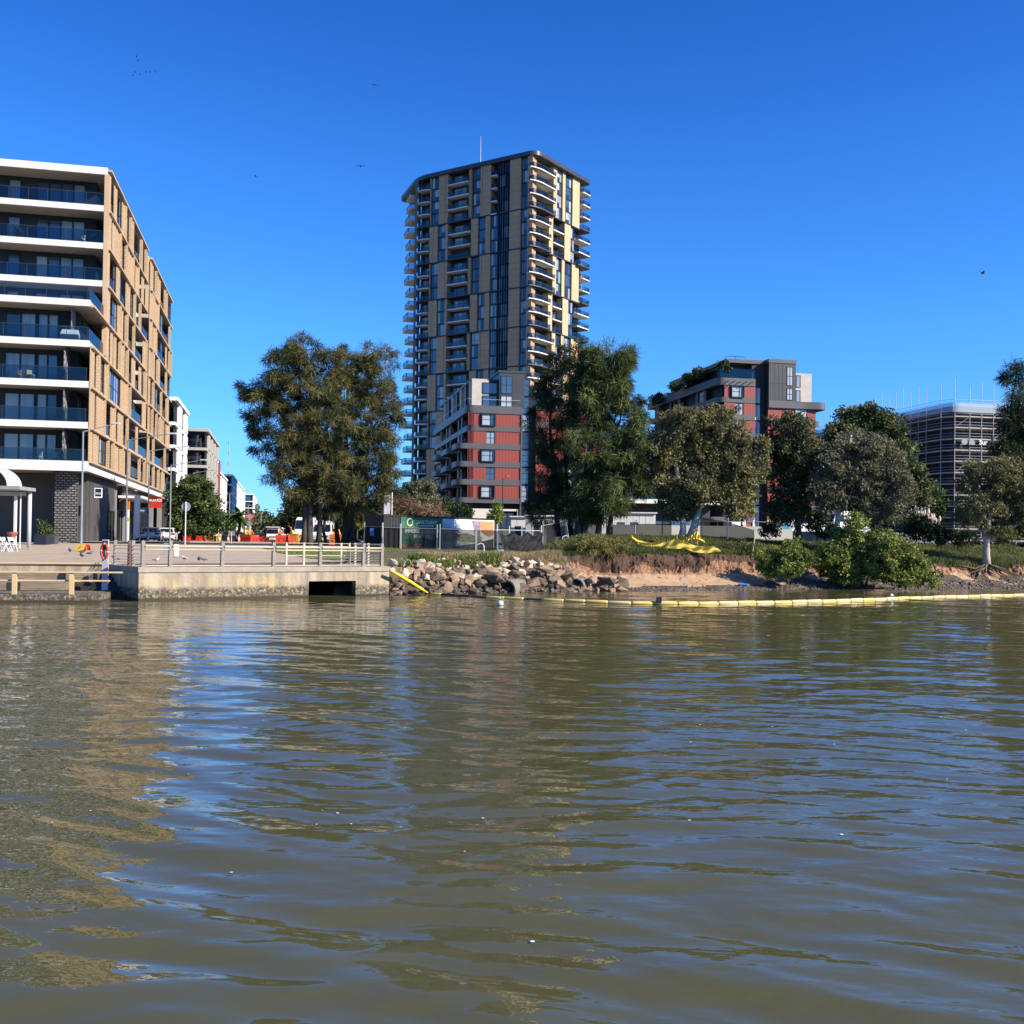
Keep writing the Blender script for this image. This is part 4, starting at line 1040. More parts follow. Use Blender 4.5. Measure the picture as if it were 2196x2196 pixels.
C2 = (GX(1541, 187, 900), 187)
rb2 = red_block(C2, 'red and grey apartment block with planted roof terraces, right of the tower', 9, 32.5, 7.2, 37, seed=8, lou=False)
b = MB(); b.box(2.5, 7.3, 4, 30, 33.9, 36.9); b.build('terrace_house', DKP, rb2)
b = MB(); b.box(2.0, 9.4, 1.2, 30, 36.9, 37.6); b.build('terrace_roof', GREYB, rb2)
g_ = MB(); g_.box(.2, 7.2, .1, .13, 33.95, 35.6); g_.box(-.2, -.17, .4, 16, 33.95, 35.4); g_.build('terrace_glass', GLASS, rb2)
for q in range(3):
    MB().box(1.5, 7, 12 + q * 9, 16 + q * 9, 33.9, 37.2 - q * .9).build('roof_hut', [DKP, BRNW, RAWC][q], rb2)
rl = MB(); rl.tube([(3, 4, 37.6), (3, 4, 38.6), (7, 4, 38.6), (7, 4, 37.6)], .05, 4); rl.tube([(5, 4, 37.6), (5, 4, 38.6)], .05, 4); rl.build('roof_rail', DARKM, rb2)
for q in range(5):
    MB().box(1.4 + q * 1.2, 1.5 + q * 1.2, -1.1, .02, 33.0, 33.12).build('pergola_arm', DARKM, rb2)
for k in range(9):
    z0 = 4.4 + k * 3.14; window(rb2, 7.5, 8.9, z0, z0 + 3.0, 1.4, 'x', -1, [2, 3, 1, 2][k % 4], cols=2, fr=.09, name='slot_window')
b = MB(); b.box(7.2, 9.8, 1.5, 14, 2, 37); b.build('slot_wall', CHAR, rb2)
b = MB(); b.box(9.8, 15.2, -.2, 14, 30.0, 37.0); b.build('upper_box', DKP, rb2); MB().box(9.7, 15.3, -.3, 14, 37.0, 37.7).build('box_parapet', GREYB, rb2)
jm = MB()
for xx in (10.9, 11.7, 12.5): jm.box(xx, xx + .04, -.215, -.2, 30, 37)
jm.box(9.8, 13.3, -.216, -.2, 33.2, 33.24); jm.build('panel_joints', BLACK, rb2)
for z0, z1 in ((30.2, 32.4), (32.9, 36.4)): window(rb2, 13.4, 14.6, z0, z1, -.2, 'x', -1, 2, cols=2, rows=2, fr=.08)
b = MB(); b.box(15.2, 19.3, 1.4, 14, 30.0, 35.6); b.build('concrete_box', RAWC, rb2)
for z0, z1 in ((30.2, 32.4), (32.9, 35.2)): window(rb2, 15.3, 17.0, z0, z1, 1.4, 'x', -1, 3, cols=2, fr=.1)
pl = rnd_outline([(9.8, -.3), (17, -.3), (21.5, -.9), (21.5, 6), (9.8, 6)], [0, 1, 1.8, 1.8, 0]); MB().prism(pl, 28.7, 30.0).build('grey_band', GREYB, rb2)
for k in range(8):
    z1 = 28.7 - k * 3.14
    MB().box(9.85, 19.5, .1, .4, z1 - 2.2, z1).build('red_panel', REDP, rb2)
    MB().box(9.8, 20, -.1, .4, z1 - 3.14, z1 - 2.2).build('grey_band', GREYB, rb2)
    window(rb2, 15.2, 17.6, z1 - 2.15, z1 - .06, .08, 'x', -1, g_ and rnd.choice([1, 2, 3]), cols=2)
b = MB(); b.box(9.8, 19.4, .4, 14, 2, 30); b.build('right_core', CHAR, rb2)
b = MB(); b.box(6.9, 7.25, -.1, .4, 3, 7.8); b.box(9.8, 10.2, -.1, .4, 3, 7.8); b.box(10.2, 12.0, .0, .4, 3, 7.8); b.build('white_column', WHITE, rb2)
# low pale podium with timber canopy seen between the trees
pd = thing('podium_building', 'low white roofed podium with an orange timber canopy, seen between the trees', 'podium', (GX(1330, 150), 150, 0), LA)
b = MB(); b.box(-8, 14, 0, 10, 2, 9); b.build('wall', CHAR, pd); MB().box(-8, 14, 3, 10, 9.6, 15).build('upper_storey', CHAR, pd); b = MB(); b.box(-9, 15, -2.5, 10, 9, 9.6); b.build('roof', WHITE, pd)
b = MB(); b.box(-8.6, -8.2, -2.3, -1.9, 2, 13.5); b.build('column', WHITE, pd); MB().box(-4, 6, -2.4, -2.3, 9.6, 11.2).build('glass_parapet', GLASS, pd)
b = MB()
for q in range(9): b.box(-2 + q * .5, -1.65 + q * .5, -5.5, -2.6, 6.4 - .0 * q, 6.9)
b.build('timber_canopy', mat('orange_timber', (.42, .17, .05), (.5, .22, .07), 3), pd)
for q in range(4): window(pd, -6 + q * 4.6, -2.6 + q * 4.6, 3.2, 6.6, 0, 'x', -1, 1, cols=3)

# ------------------------------------------------------------------ SCAFFOLDED BUILDING
C3 = (GX(2040, 183, 1000), 183)
sb = thing('building_under_construction', 'dark building shell wrapped in scaffolding at the right', 'building', (C3[0], C3[1], 0), LA)
SH = 28.6
pl = rnd_outline([(0, 0), (30, 0), (30, 60), (0, 60)], [2, 0, 0, 0], 8); pl = pl if True else pl
b = MB(); b.prism(pl, 2, SH); b.build('shell', mat('netted_shell', (.014, .016, .024), (.028, .03, .04), .4, rough=.9), sb)
pl2 = rnd_outline([(-1.6, -1.6), (30, -1.6), (30, 60), (-1.6, 60)], [2.4, 0, 0, 0], 8)
for zz, col in ((SH - 1.6, 'pale_sheeting'),):
    b = MB()
    for i in range(len(pl2) - 1):
        p, q = pl2[i], pl2[i + 1]
        if abs(p[0] - 30) < 1e-6 and abs(q[0] - 30) < 1e-6: continue
        if p[1] > 59 and q[1] > 59: continue
        b.poly([(p[0], p[1], zz + .3), (q[0], q[1], zz + .3), (q[0], q[1], zz + 1.9), (p[0], p[1], zz + 1.9)])
    p, q = pl2[-1], pl2[0]; b.poly([(p[0], p[1], zz + .3), (q[0], q[1], zz + .3), (q[0], q[1], zz + 1.9), (p[0], p[1], zz + 1.9)])
    b.build('top_sheeting', glass_mat('pale_sheeting', (.6, .7, .8), .0, .6, (.5, .58, .66)), sb)
b = MB()
for k in range(9): b.prism(pl[:-2] + [(30, 30), (4, 30)] if False else pl, 4.5 + k * 2.9, 4.5 + k * 2.9 + .3) if False else None
words = thing('builders_banner', 'white ISUI HOUSE lettering with a round and a house shaped mark on the scaffolding', 'banner', (C3[0], C3[1], 0), LA)
word(words, 'ISUI HOUSE', 1.6, (-2.0, 11, 19.2), (R(90), 0, R(-90)), INKW)
b = MB(); n = 20; b.poly([(1.2 + .62 * math.cos(2 * math.pi * i / n), -2.0, 22.0 + .52 * math.sin(2 * math.pi * i / n)) for i in range(n)]); b.build('round_mark', mat('banner_dull_white', (.26, .27, .30)), words)
b = MB(); b.poly([(2.1, -2.0, 21.5), (3.3, -2.0, 21.5), (3.3, -2.0, 22.1), (2.7, -2.0, 22.6), (2.1, -2.0, 22.1)]); b.build('house_mark', mat('banner_dull_white', (.26, .27, .30)), words)
word(words, 'Sur', 1.2, (5.0, -2.0, 22.0), (R(90), 0, 0), INKW)
SCAF = mat('scaffold_tube', (.30, .29, .28), (.42, .40, .38), 1, rough=.5, metal=.3); PLANK = mat('scaffold_plank', (.42, .38, .32), (.55, .5, .44), 1, rough=.8)
sc = thing('scaffolding', 'grey tube scaffolding with plank decks standing round the dark shell', 'scaffolding', (C3[0], C3[1], 0), LA)
pts = [(-1.5, y) for y in np.arange(58, 3, -2.4)] + [(-1.5, .9), (-.2, -1.2), (2.6, -1.5)] + [(x, -1.5) for x in np.arange(5, 26, 2.4)]
for i, (x, y) in enumerate(pts): MB().tube([(x, y, 2.5), (x, y, SH + 3.4 + (i * 37 % 11) * .16)], .06, 5).build('standard', SCAF, sc)
z = 4.6; k = 0
while z < SH + 2:
    b = MB()
    for i in range(len(pts) - 1):
        p, q = pts[i], pts[i + 1]
        b.bar((*p, z + 1.0), (*q, z + 1.0), .05); b.bar((*p, z + .5), (*q, z + .5), .05)
    b.build('guard_rail', SCAF, sc)
    if z < SH - .5:
        b = MB()
        for i in range(len(pts) - 1):
            p, q = Vector((*pts[i], 0)), Vector((*pts[i + 1], 0)); d = (q - p).normalized(); nn = Vector((-d.y, d.x, 0)) * .55
            p, q = p + nn, q + nn
            b.bar((p.x, p.y, z), (q.x, q.y, z), .09, .85, up=(0, 0, 1)) if False else b.bar((p.x, p.y, z), (q.x, q.y, z), 1.0, .16)
        b.build('deck', PLANK, sc)
        b = MB(); i = 3 + (k * 3) % 6
        while i < len(pts) - 2:
            b.bar((*pts[i], z), (*pts[i + 1], z + 2.0), .05); i += 7
        b.build('brace', SCAF, sc)
    z += 2.0; k += 1

# ------------------------------------------------------------------ BUILDINGS DOWN THE STREET
def street_block(label, t0, t1, z1, nfl, wall, kind=0, setb=0.0, seed=0, xw=14, name='apartment_building'):
    """block on the left side of the street between distances t0 and t1 from the corner"""
    o = Vector((-34, 82, 0)) + DS * t0 + DN * setb
    t = thing(name, label, 'apartment building', (o.x, o.y, 0), LA); L = t1 - t0; g = random.Random(seed)
    b = MB(); b.box(-xw, -.9, .9, L, 2.3, z1); b.build('wall', CHAR if kind != 2 else wall, t)
    fh = (z1 - 6.2) / nfl
    MB().box(-xw, .3, -.2, L, z1, z1 + .5).build('roof', wall, t)
    for k in range(nfl):
        z0 = 6.2 + k * fh
        MB().box(-xw, 0, 0, L, z0 - .2, z0 + (.25 if kind != 1 else .9)).build('floor_slab', wall, t)
        nb = max(2, int(L / 6))
        for j in range(nb):
            ya, yb = L * j / nb + .5, L * (j + 1) / nb - .3
            if kind == 0 or g.random() < .6:
                window(t, ya, (ya + yb) / 2, z0 + .3, z0 + fh - .3, -.35, 'y', 1, gpick(), cols=2, fr=.12, deep=.12)
            MB().box(-.5, .12, (ya + yb) / 2 + .1, yb - .2 if kind == 0 else yb - 1.4, z0 + .25, z0 + fh - .2).build('pier', wall, t)
        for j in range(2):
            window(t, -5.5 * (j + 1) + .8, -5.5 * j - 1.2, z0 + .3, z0 + fh - .4, .9, 'x', -1, gpick(), cols=3, fr=.12)
        MB().box(-5.6, -5.2, 0, .9, z0 + .2, z0 + fh - .2).build('front_pier', wall, t)
        g_ = MB(); g_.box(-5.1, -.2, .05, .09, z0 + .3, z0 + 1.2); g_.build('balustrade', GLASS, t)
    return t
WH2 = mat('street_white', (.72, .72, .70), (.78, .78, .76), .5, rough=.7); GR2 = mat('street_beige', (.36, .34, .30), (.42, .40, .35), .5)
street_block('tall white apartment block right behind the tan building', 59.5, 77, 21.9, 5, WH2, 0, 0.6, 1)
o = street_block('beige framed apartment block with deep white balconies, beyond the white block', 84, 112, 20.3, 5, GR2, 0, 3.0, 2, xw=12)
o = street_block('white apartment block with a dark red wall stripe down the street', 118, 146, 19.5, 5, WH2, 0, 1.0, 3)
MB().box(-.4, .5, 24, 27.5, 2.4, 20.2).build('red_stripe', mat('dark_red_wall', (.22, .05, .04), (.26, .06, .05), 1), o)
street_block('white framed apartment block with big windows in the middle of the street', 150, 200, 18.8, 5, WH2, 0, 0.0, 4)
street_block('white apartment block with thin roof brim farther down the street', 204, 300, 20.6, 6, WH2, 0, 1.0, 5)
street_block('pale apartment block with balconies far down the street', 430, 500, 25.5, 6, WH2, 0, 0, 6, xw=30)
street_block('small cream apartment block at the far end of the street', 580, 660, 20.5, 5, WH2, 0, 5, 7, xw=30)
P = W(489, 1060, 900)
am = thing('lattice_mast', 'thin distant lattice radio mast above the street buildings', 'mast', (P.x, P.y, 5))
MB().tube([(0, 0, 0), (0, 0, W(489, 943, 900).z - 5)], .28, 4).build('mast_tube', mat('mast_haze', (.35, .33, .35)), am)
for q in range(6): MB().box(-.5, .5, -.5, .5, 38 + q * 9, 40.5 + q * 9).build('antenna', mat('mast_haze', (.35, .33, .35)), am)
# ------------------------------------------------------------------ TREES AND PLANTS
SD = 2196 / 1932.0
def leafm(n, a, b, tr=.25, sc=.9): return mat(n, a, b, sc, rough=.6, trans=tr, detail=2, spec=.25)
SHE = [leafm('she_oak_olive', (0.091, 0.095, 0.033), (0.152, 0.147, 0.053)), leafm('she_oak_dark', (0.025, 0.038, 0.017), (0.049, 0.061, 0.026)), leafm('she_oak_brown', (0.116, 0.100, 0.036), (0.190, 0.165, 0.062))]
SHG = [leafm('she_oak_green', (0.068, 0.100, 0.030), (0.122, 0.161, 0.048)), leafm('she_oak_dark', (0.025, 0.038, 0.017), (0.049, 0.061, 0.026)), leafm('she_oak_yellow', (0.135, 0.161, 0.045), (0.196, 0.220, 0.068))]
PAP = [leafm('paperbark_olive', (0.140, 0.137, 0.059), (0.224, 0.203, 0.091)), leafm('paperbark_dark', (0.063, 0.073, 0.034), (0.112, 0.115, 0.050)), leafm('paperbark_gold', (0.210, 0.179, 0.063), (0.280, 0.238, 0.091))]
PAG = [leafm('paperbark_grey', (0.147, 0.147, 0.087), (0.217, 0.207, 0.126)), leafm('paperbark_deep', (0.077, 0.084, 0.048), (0.119, 0.119, 0.070)), leafm('paperbark_sage', (0.182, 0.175, 0.091), (0.238, 0.224, 0.126))]  # three leaf tones, mixed at random over the clumps
DGR = [leafm('fig_green', (0.049, 0.084, 0.022), (0.098, 0.140, 0.042)), leafm('fig_dark', (0.022, 0.042, 0.014), (0.042, 0.070, 0.025)), leafm('fig_light', (0.112, 0.161, 0.042), (0.168, 0.210, 0.063))]
MAN = [leafm('mangrove_green', (0.137, 0.182, 0.033), (0.227, 0.273, 0.058)), leafm('mangrove_dark', (0.055, 0.082, 0.022), (0.100, 0.137, 0.036)), leafm('mangrove_yellow', (0.255, 0.282, 0.055), (0.364, 0.364, 0.091))]
LIM = [leafm('lime_leaf', (0.168, 0.224, 0.042), (0.252, 0.294, 0.070)), leafm('lime_deep', (0.084, 0.126, 0.028), (0.126, 0.168, 0.042)), leafm('lime_tip', (0.252, 0.280, 0.070), (0.308, 0.336, 0.098))]  # leaf tones from deep to pale, spread at random
DRY = [leafm('dry_shrub', (0.168, 0.105, 0.063), (0.266, 0.175, 0.105)), leafm('dry_shrub_dark', (0.084, 0.056, 0.039), (0.126, 0.084, 0.056)), leafm('dry_shrub_pale', (0.280, 0.210, 0.140), (0.364, 0.280, 0.196))]
BARKD = mat('dark_bark', (.036, .03, .024), (.085, .07, .058), 3, rough=.95, stretch=(2, 2, .3), bump=.5)
BARKP = mat('pale_bark', (.34, .29, .23), (.52, .46, .38), 2, rough=.9, stretch=(2, 2, .4), bump=.4)
GT = np.random.default_rng(77)
def lobes_px(lst, D, dr=.85):
    out = []
    for L in lst:
        off = L[4] if len(L) > 4 else GT.uniform(-.35, .35) * L[2] * SD * D / F
        p = W(L[0] * SD, L[1] * SD, D + off); k = SD * D / F
        out.append((p.x, p.y, p.z, L[2] * k, L[2] * k * dr + .2, L[3] * k))
    return out
def make_clumps(lobes, dens, rc):
    C, Rr, O, LI = [], [], [], []
    for li, (x, y, z, rx, ry, rz) in enumerate(lobes):
        p = 1.6; area = 4 * math.pi * (((rx * ry) ** p + (rx * rz) ** p + (ry * rz) ** p) / 3) ** (1 / p)
        n = max(5, int(area * dens))
        v = GT.normal(size=(n, 3)); v /= np.linalg.norm(v, axis=1)[:, None]
        r = GT.uniform(.3, 1.0, n) ** .6 * GT.uniform(.72, 1.3, n)
        C.append(np.array([x, y, z]) + v * np.array([rx, ry, rz]) * r[:, None]); O.append(v); LI += [li] * n
        Rr.append(rc * GT.uniform(.65, 1.35, n))
    return np.concatenate(C), np.concatenate(Rr), np.concatenate(O), np.array(LI)
def leaf_quads(C, Rr, O, n, kind, ls, wd):
    m_ = len(C); N = m_ * n
    c = np.repeat(C, n, 0); r = np.repeat(Rr, n)[:, None]; o = np.repeat(O, n, 0)
    u = GT.normal(size=(N, 3)); u /= np.linalg.norm(u, axis=1)[:, None]
    start = c + u * r * (GT.random((N, 1)) ** .45) * np.array([1, 1, .8])
    if kind == 'needle':
        d = o * .3 + u * .5 + GT.normal(size=(N, 3)) * .5 + np.array([0, 0, -.22]); 
    else:
        d = GT.normal(size=(N, 3)) + u * .3 + np.array([0, 0, -.25])
    d /= np.linalg.norm(d, axis=1)[:, None]
    L = ls * GT.uniform(.6, 1.3, (N, 1)); s = np.cross(d, GT.normal(size=(N, 3))); s /= np.linalg.norm(s, axis=1)[:, None]
    w_ = wd * GT.uniform(.7, 1.3, (N, 1)) / 2
    if kind == 'needle':
        end = start + d * L + np.array([0, 0, -.12]) * L
        V = np.stack([start - s * w_, start + s * w_, end + s * w_ * .5, end - s * w_ * .5], 1)
    else:
        mid = start + d * L * .5
        V = np.stack([start, mid + s * w_, start + d * L, mid - s * w_], 1)
    return V.reshape(-1, 3), np.arange(N * 4).reshape(N, 4)
def tree(name, label, cat, D, trunks, lobes, mats, bark, kind='needle', dens=1.0, rc=.7, n=60, ls=.7, wd=.05, group=None, tr=.3, mix=(.5, .3, .2), base=None, twigs=True, crown='crown', dr=.85):
    """trunks: list of photo polylines [(px, py), ...] from the base up, with radius tr"""
    LB = lobes_px(lobes, D, dr); p0 = W(*trunks[0][0], D) if trunks else Vector(LB[0][:3])
    if base is not None: p0 = Vector((p0.x, p0.y, base))
    t = thing(name, label, cat, p0, 0, group)
    C, Rr, O, LI = make_clumps(LB, dens, rc)
    if kind == 'needle' and trunks:      # stray sprays for a ragged outline
        ne = len(C) // 7; pick = GT.choice(len(C), ne); ctr = np.array([LB[i][:3] for i in LI[pick]]); v = C[pick] - ctr
        C = np.concatenate([C, ctr + v * GT.uniform(1.15, 1.5, (ne, 1))]); Rr = np.concatenate([Rr, Rr[pick] * .6]); O = np.concatenate([O, O[pick]]); LI = np.concatenate([LI, LI[pick]])
    mb = MB(); tops = []
    for k, tl_ in enumerate(trunks):
        pts = [W(px, py, D + (0 if k == 0 else GT.uniform(-.6, .6))) - p0 for px, py in tl_]
        if base is not None: pts[0].z = 0
        pts[0] = pts[0] + Vector((0, 0, -.4))
        r0 = tr * (1 if k == 0 else GT.uniform(.6, .9)); L = len(pts)
        fine = []; 
        for i in range(L - 1):
            for q in range(3):
                v = pts[i].lerp(pts[i + 1], q / 3); fine.append(v + Vector((GT.normal() * .06, GT.normal() * .06, 0)) * (1 if q else 0))
        fine.append(pts[-1]); rr = [max(.03, r0 * (1 - .72 * i / len(fine))) for i in range(len(fine))]; rr[0] *= 1.35
        mb.tube(fine, rr, 8); tops.append((fine, rr))
    if trunks:
        for (x, y, z, rx, ry, rz) in LB:
            tgt = Vector((x, y, z)) - p0; best = None
            for fine, rr in tops:
                for v, r_ in zip(fine[len(fine) // 4:], rr[len(fine) // 4:]):
                    if v.z < tgt.z + .3 * rz:
                        q = (tgt - v).length + .6 * abs((tgt.z - v.z) - (tgt - v).length * .7)
                        if best is None or q < best[0]: best = (q, v, r_)
            if best is None: best = (0, tops[0][0][-2], tops[0][1][-2])
            v, r_ = best[1], best[2]; mid = v.lerp(tgt, .5) + Vector((GT.normal() * .25, GT.normal() * .25, .15 * (tgt - v).length * .5))
            mb.tube([v, mid, tgt, tgt + Vector((0, 0, rz * .5))], [r_ * .6, r_ * .42, r_ * .28, .02], 5)
        if twigs:
            for i in range(0, len(C), 2):
                lx = LB[LI[i]]; a = Vector(lx[:3]) - p0; e = Vector(C[i]) - p0
                a = a.lerp(e, .15) + Vector((0, 0, -.2 * lx[5])); mid = a.lerp(e, .55) + Vector((GT.normal() * .12, GT.normal() * .12, -.12))
                mb.tube([a, mid, e], [.045, .03, .012], 3, caps=False)
        mb.build('trunk', bark, t, smooth=True)
    V, Q = leaf_quads(C - np.array(p0), Rr, O, n, kind, ls, wd)
    cm = GT.choice(3, len(C), p=mix); mi = np.repeat(cm, n)
    mi = np.where(GT.random(len(mi)) < .2, GT.choice(3, len(mi), p=mix), mi)
    npmesh(crown, V, Q, mats, t, mi=mi)
    return t
# --- she-oaks left of the tower
tree('she_oak_tree', 'tall broad she-oak with thick paired dark trunks in front of the white van', 'tree', 86,
     [[(664, 1176), (668, 1060), (660, 930), (640, 800)], [(650, 1176), (655, 1050), (630, 930), (580, 860)], [(682, 1176), (690, 1060), (700, 920), (715, 800)]],
     [(573, 655, 30, 32), (545, 680, 45, 38), (525, 735, 42, 42), (615, 690, 50, 42), (488, 765, 34, 40), (578, 745, 62, 50), (505, 835, 40, 40), (560, 820, 58, 52), (620, 800, 55, 55), (470, 740, 20, 22), (605, 870, 62, 48), (575, 915, 45, 38), (630, 925, 42, 38), (535, 880, 26, 26), (520, 895, 20, 12)],
     SHE, BARKD, dens=.56, rc=.52, n=150, ls=.46, wd=.045, tr=.31, mix=(.42, .28, .30))
tree('she_oak_tree', 'tall brownish she-oak leaning right beside the tower, on three slim trunks', 'tree', 89,
     [[(738, 1172), (742, 1040), (740, 900), (750, 790)], [(752, 1172), (762, 1050), (790, 900)], [(726, 1172), (722, 1020), (715, 880)]],
     [(690, 675, 36, 34), (670, 700, 45, 42), (715, 725, 36, 42), (650, 760, 55, 50), (705, 790, 50, 55), (735, 760, 20, 45), (680, 850, 58, 48), (720, 860, 34, 45), (650, 890, 48, 46), (695, 925, 40, 36), (740, 885, 16, 30), (660, 960, 36, 26)],
     SHE, BARKD, dens=.56, rc=.52, n=150, ls=.46, wd=.045, tr=.3, mix=(.40, .18, .42))
tree('slim_tree', 'thin leaning dark trunk in front of the white van windscreen', 'tree', 87, [[(698, 1172), (696, 1120), (706, 1060), (712, 1010)]],
     [(620, 950, 26, 24), (640, 935, 24, 20)], SHE, BARKD, dens=1.0, rc=.5, n=70, ls=.55, wd=.05, tr=.16)
# --- she-oaks in the middle
tree('she_oak_tree', 'dark open she-oak standing before the red wall of the tower block', 'tree', 80,
     [[(1196, 1140), (1192, 1040), (1180, 930), (1182, 800)], [(1224, 1142), (1214, 1020), (1205, 900)]],
     [(1048, 690, 26, 30), (1035, 745, 30, 42), (1085, 690, 26, 36), (1030, 820, 28, 40), (1060, 775, 34, 40), (1045, 880, 38, 40), (1030, 935, 32, 30), (1075, 930, 36, 38), (1070, 850, 30, 34), (1025, 970, 22, 22)],
     [SHG[1], SHG[1], SHG[0]], BARKD, dens=.72, rc=.5, n=110, ls=.46, wd=.045, tr=.22, mix=(.45, .3, .25))
tree('she_oak_tree', 'tallest feathery green she-oak in the middle, leaning to the right', 'tree', 78,
     [[(1250, 1146), (1256, 1040), (1275, 900), (1290, 780)], [(1240, 1146), (1238, 1050), (1225, 930)], [(1282, 1146), (1290, 1030), (1330, 900)], [(1306, 1142), (1312, 1060), (1340, 980)]],
     [(1150, 672, 38, 30), (1115, 690, 30, 36), (1180, 690, 18, 30), (1140, 735, 52, 46), (1175, 745, 28, 44), (1110, 775, 44, 46), (1155, 810, 50, 48), (1195, 850, 36, 46), (1175, 700, 26, 30), (1205, 800, 24, 34), (1090, 720, 30, 34), (1110, 850, 46, 44), (1160, 890, 50, 42), (1210, 890, 24, 34), (1120, 925, 46, 40), (1090, 960, 30, 30), (1165, 945, 36, 26), (1140, 965, 34, 22)],
     SHG, BARKD, dens=.74, rc=.52, n=145, ls=.48, wd=.045, tr=.3, mix=(.46, .34, .20))
# --- paperbarks and others along the bank
tree('paperbark_tree', 'spreading paperbark with a pale forked trunk behind the yellow barrier mesh', 'tree', 78,
     [[(1476, 1152), (1500, 1090), (1530, 1030), (1545, 940)], [(1462, 1150), (1464, 1080), (1450, 1000), (1440, 920)], [(1480, 1140), (1520, 1040), (1590, 980)]],
     [(1290, 800, 44, 30), (1350, 797, 42, 32), (1255, 850, 36, 36), (1385, 835, 38, 36), (1310, 850, 48, 38), (1360, 880, 46, 38), (1410, 885, 34, 40), (1265, 905, 38, 36), (1320, 925, 48, 34), (1385, 940, 38, 32), (1280, 955, 30, 22), (1240, 880, 22, 26), (1430, 850, 18, 24)],
     PAP, BARKP, kind='leaf', dens=1.9, rc=.5, n=85, ls=.24, wd=.12, tr=.3, mix=(.45, .32, .23))
tree('small_tree', 'small bright green tree behind the paperbark, beside the white columns', 'tree', 100, [[(1592, 1130), (1592, 1100)]],
     [(1400, 955, 24, 26), (1412, 935, 14, 16), (1388, 970, 16, 12)], LIM, BARKD, kind='leaf', dens=2.2, rc=.45, n=60, ls=.25, wd=.14, tr=.12)
tree('gum_tree', 'dark leafed tree with a straight trunk, left of the grey green paperbark', 'tree', 82,
     [[(1712, 1158), (1712, 1080), (1700, 1000), (1690, 930)]],
     [(1490, 808, 40, 30), (1465, 850, 26, 36), (1505, 850, 42, 40), (1535, 880, 28, 36), (1480, 900, 36, 36), (1515, 925, 40, 34), (1475, 955, 34, 30), (1500, 970, 30, 22)],
     [PAP[1], DGR[1], PAP[0]], BARKD, kind='leaf', dens=1.8, rc=.48, n=80, ls=.24, wd=.12, tr=.24, mix=(.45, .3, .25))
tree('fig_tree', 'big round dark green tree behind the grey green paperbark', 'tree', 98, [[(1850, 1140), (1850, 1000)]],
     [(1615, 795, 46, 28), (1660, 808, 46, 34), (1690, 850, 34, 36), (1590, 830, 36, 34), (1712, 895, 26, 38), (1665, 870, 50, 46), (1610, 870, 46, 44), (1735, 925, 26, 26)],
     [DGR[0], DGR[1], PAP[0]], BARKD, kind='leaf', dens=1.4, rc=.65, n=85, ls=.32, wd=.18, tr=.35, mix=(.4, .3, .3))
tree('paperbark_tree', 'round grey green paperbark on two pale slanting trunks above the mangroves', 'tree', 80,
     [[(1790, 1160), (1802, 1080), (1816, 1000), (1826, 930)], [(1812, 1165), (1836, 1100), (1866, 1020)]],
     [(1600, 850, 50, 32), (1640, 848, 42, 32), (1565, 885, 38, 36), (1615, 890, 50, 40), (1670, 885, 42, 38), (1702, 915, 30, 38), (1575, 935, 40, 36), (1630, 935, 48, 36), (1680, 945, 38, 34), (1550, 925, 26, 30), (1650, 975, 34, 20)],
     PAG, BARKP, kind='leaf', dens=1.9, rc=.48, n=85, ls=.22, wd=.11, tr=.24, mix=(.5, .27, .23))
tree('small_tree', 'glossy dark green shrub tree beside the pampas grass', 'tree', 104, [[(2010, 1130), (2010, 1090)]],
     [(1742, 935, 26, 24), (1758, 955, 22, 22), (1728, 965, 20, 20)], DGR, BARKD, kind='leaf', dens=1.8, rc=.5, n=60, ls=.3, wd=.2, tr=.15)
tree('paperbark_tree', 'olive paperbark with one pale trunk and bared roots on the bank edge at the right', 'tree', 80,
     [[(2115, 1206), (2114, 1140), (2108, 1080), (2096, 1030)], [(2114, 1130), (2135, 1060), (2160, 1010)]],
     [(1862, 885, 44, 22), (1905, 890, 40, 26), (1830, 915, 26, 20), (1940, 920, 34, 36), (1890, 925, 40, 24), (1850, 955, 36, 22), (1905, 965, 42, 30), (1825, 975, 26, 16), (1950, 980, 34, 30), (1880, 1000, 30, 14)],
     PAP, BARKP, kind='leaf', dens=1.9, rc=.45, n=75, ls=.22, wd=.11, tr=.30, mix=(.5, .28, .22))
tree('she_oak_tree', 'dark she-oak with a sparse crown tip at the right edge behind the paperbark', 'tree', 106,
     [[(2160, 1140), (2158, 980), (2168, 880), (2180, 800)]],
     [(1922, 700, 17, 22, 0), (1903, 713, 8, 13, 0), (1926, 755, 22, 30), (1912, 795, 28, 32), (1942, 810, 30, 44), (1903, 838, 28, 26), (1940, 870, 40, 36), (1908, 868, 22, 16)],
     [SHG[1], SHG[1], SHG[0]], BARKD, dens=.8, rc=.6, n=80, ls=.66, wd=.055, tr=.26)
tree('shrub_tree', 'yellow green tree at the right edge behind the paperbark trunk', 'tree', 96, [[(2185, 1150), (2185, 1110)]],
     [(1925, 985, 34, 26), (1895, 1005, 26, 18), (1935, 955, 26, 26)], [MAN[0], PAP[1], PAP[0]], BARKD, kind='leaf', dens=1.6, rc=.5, n=55, ls=.26, wd=.14, tr=.15)
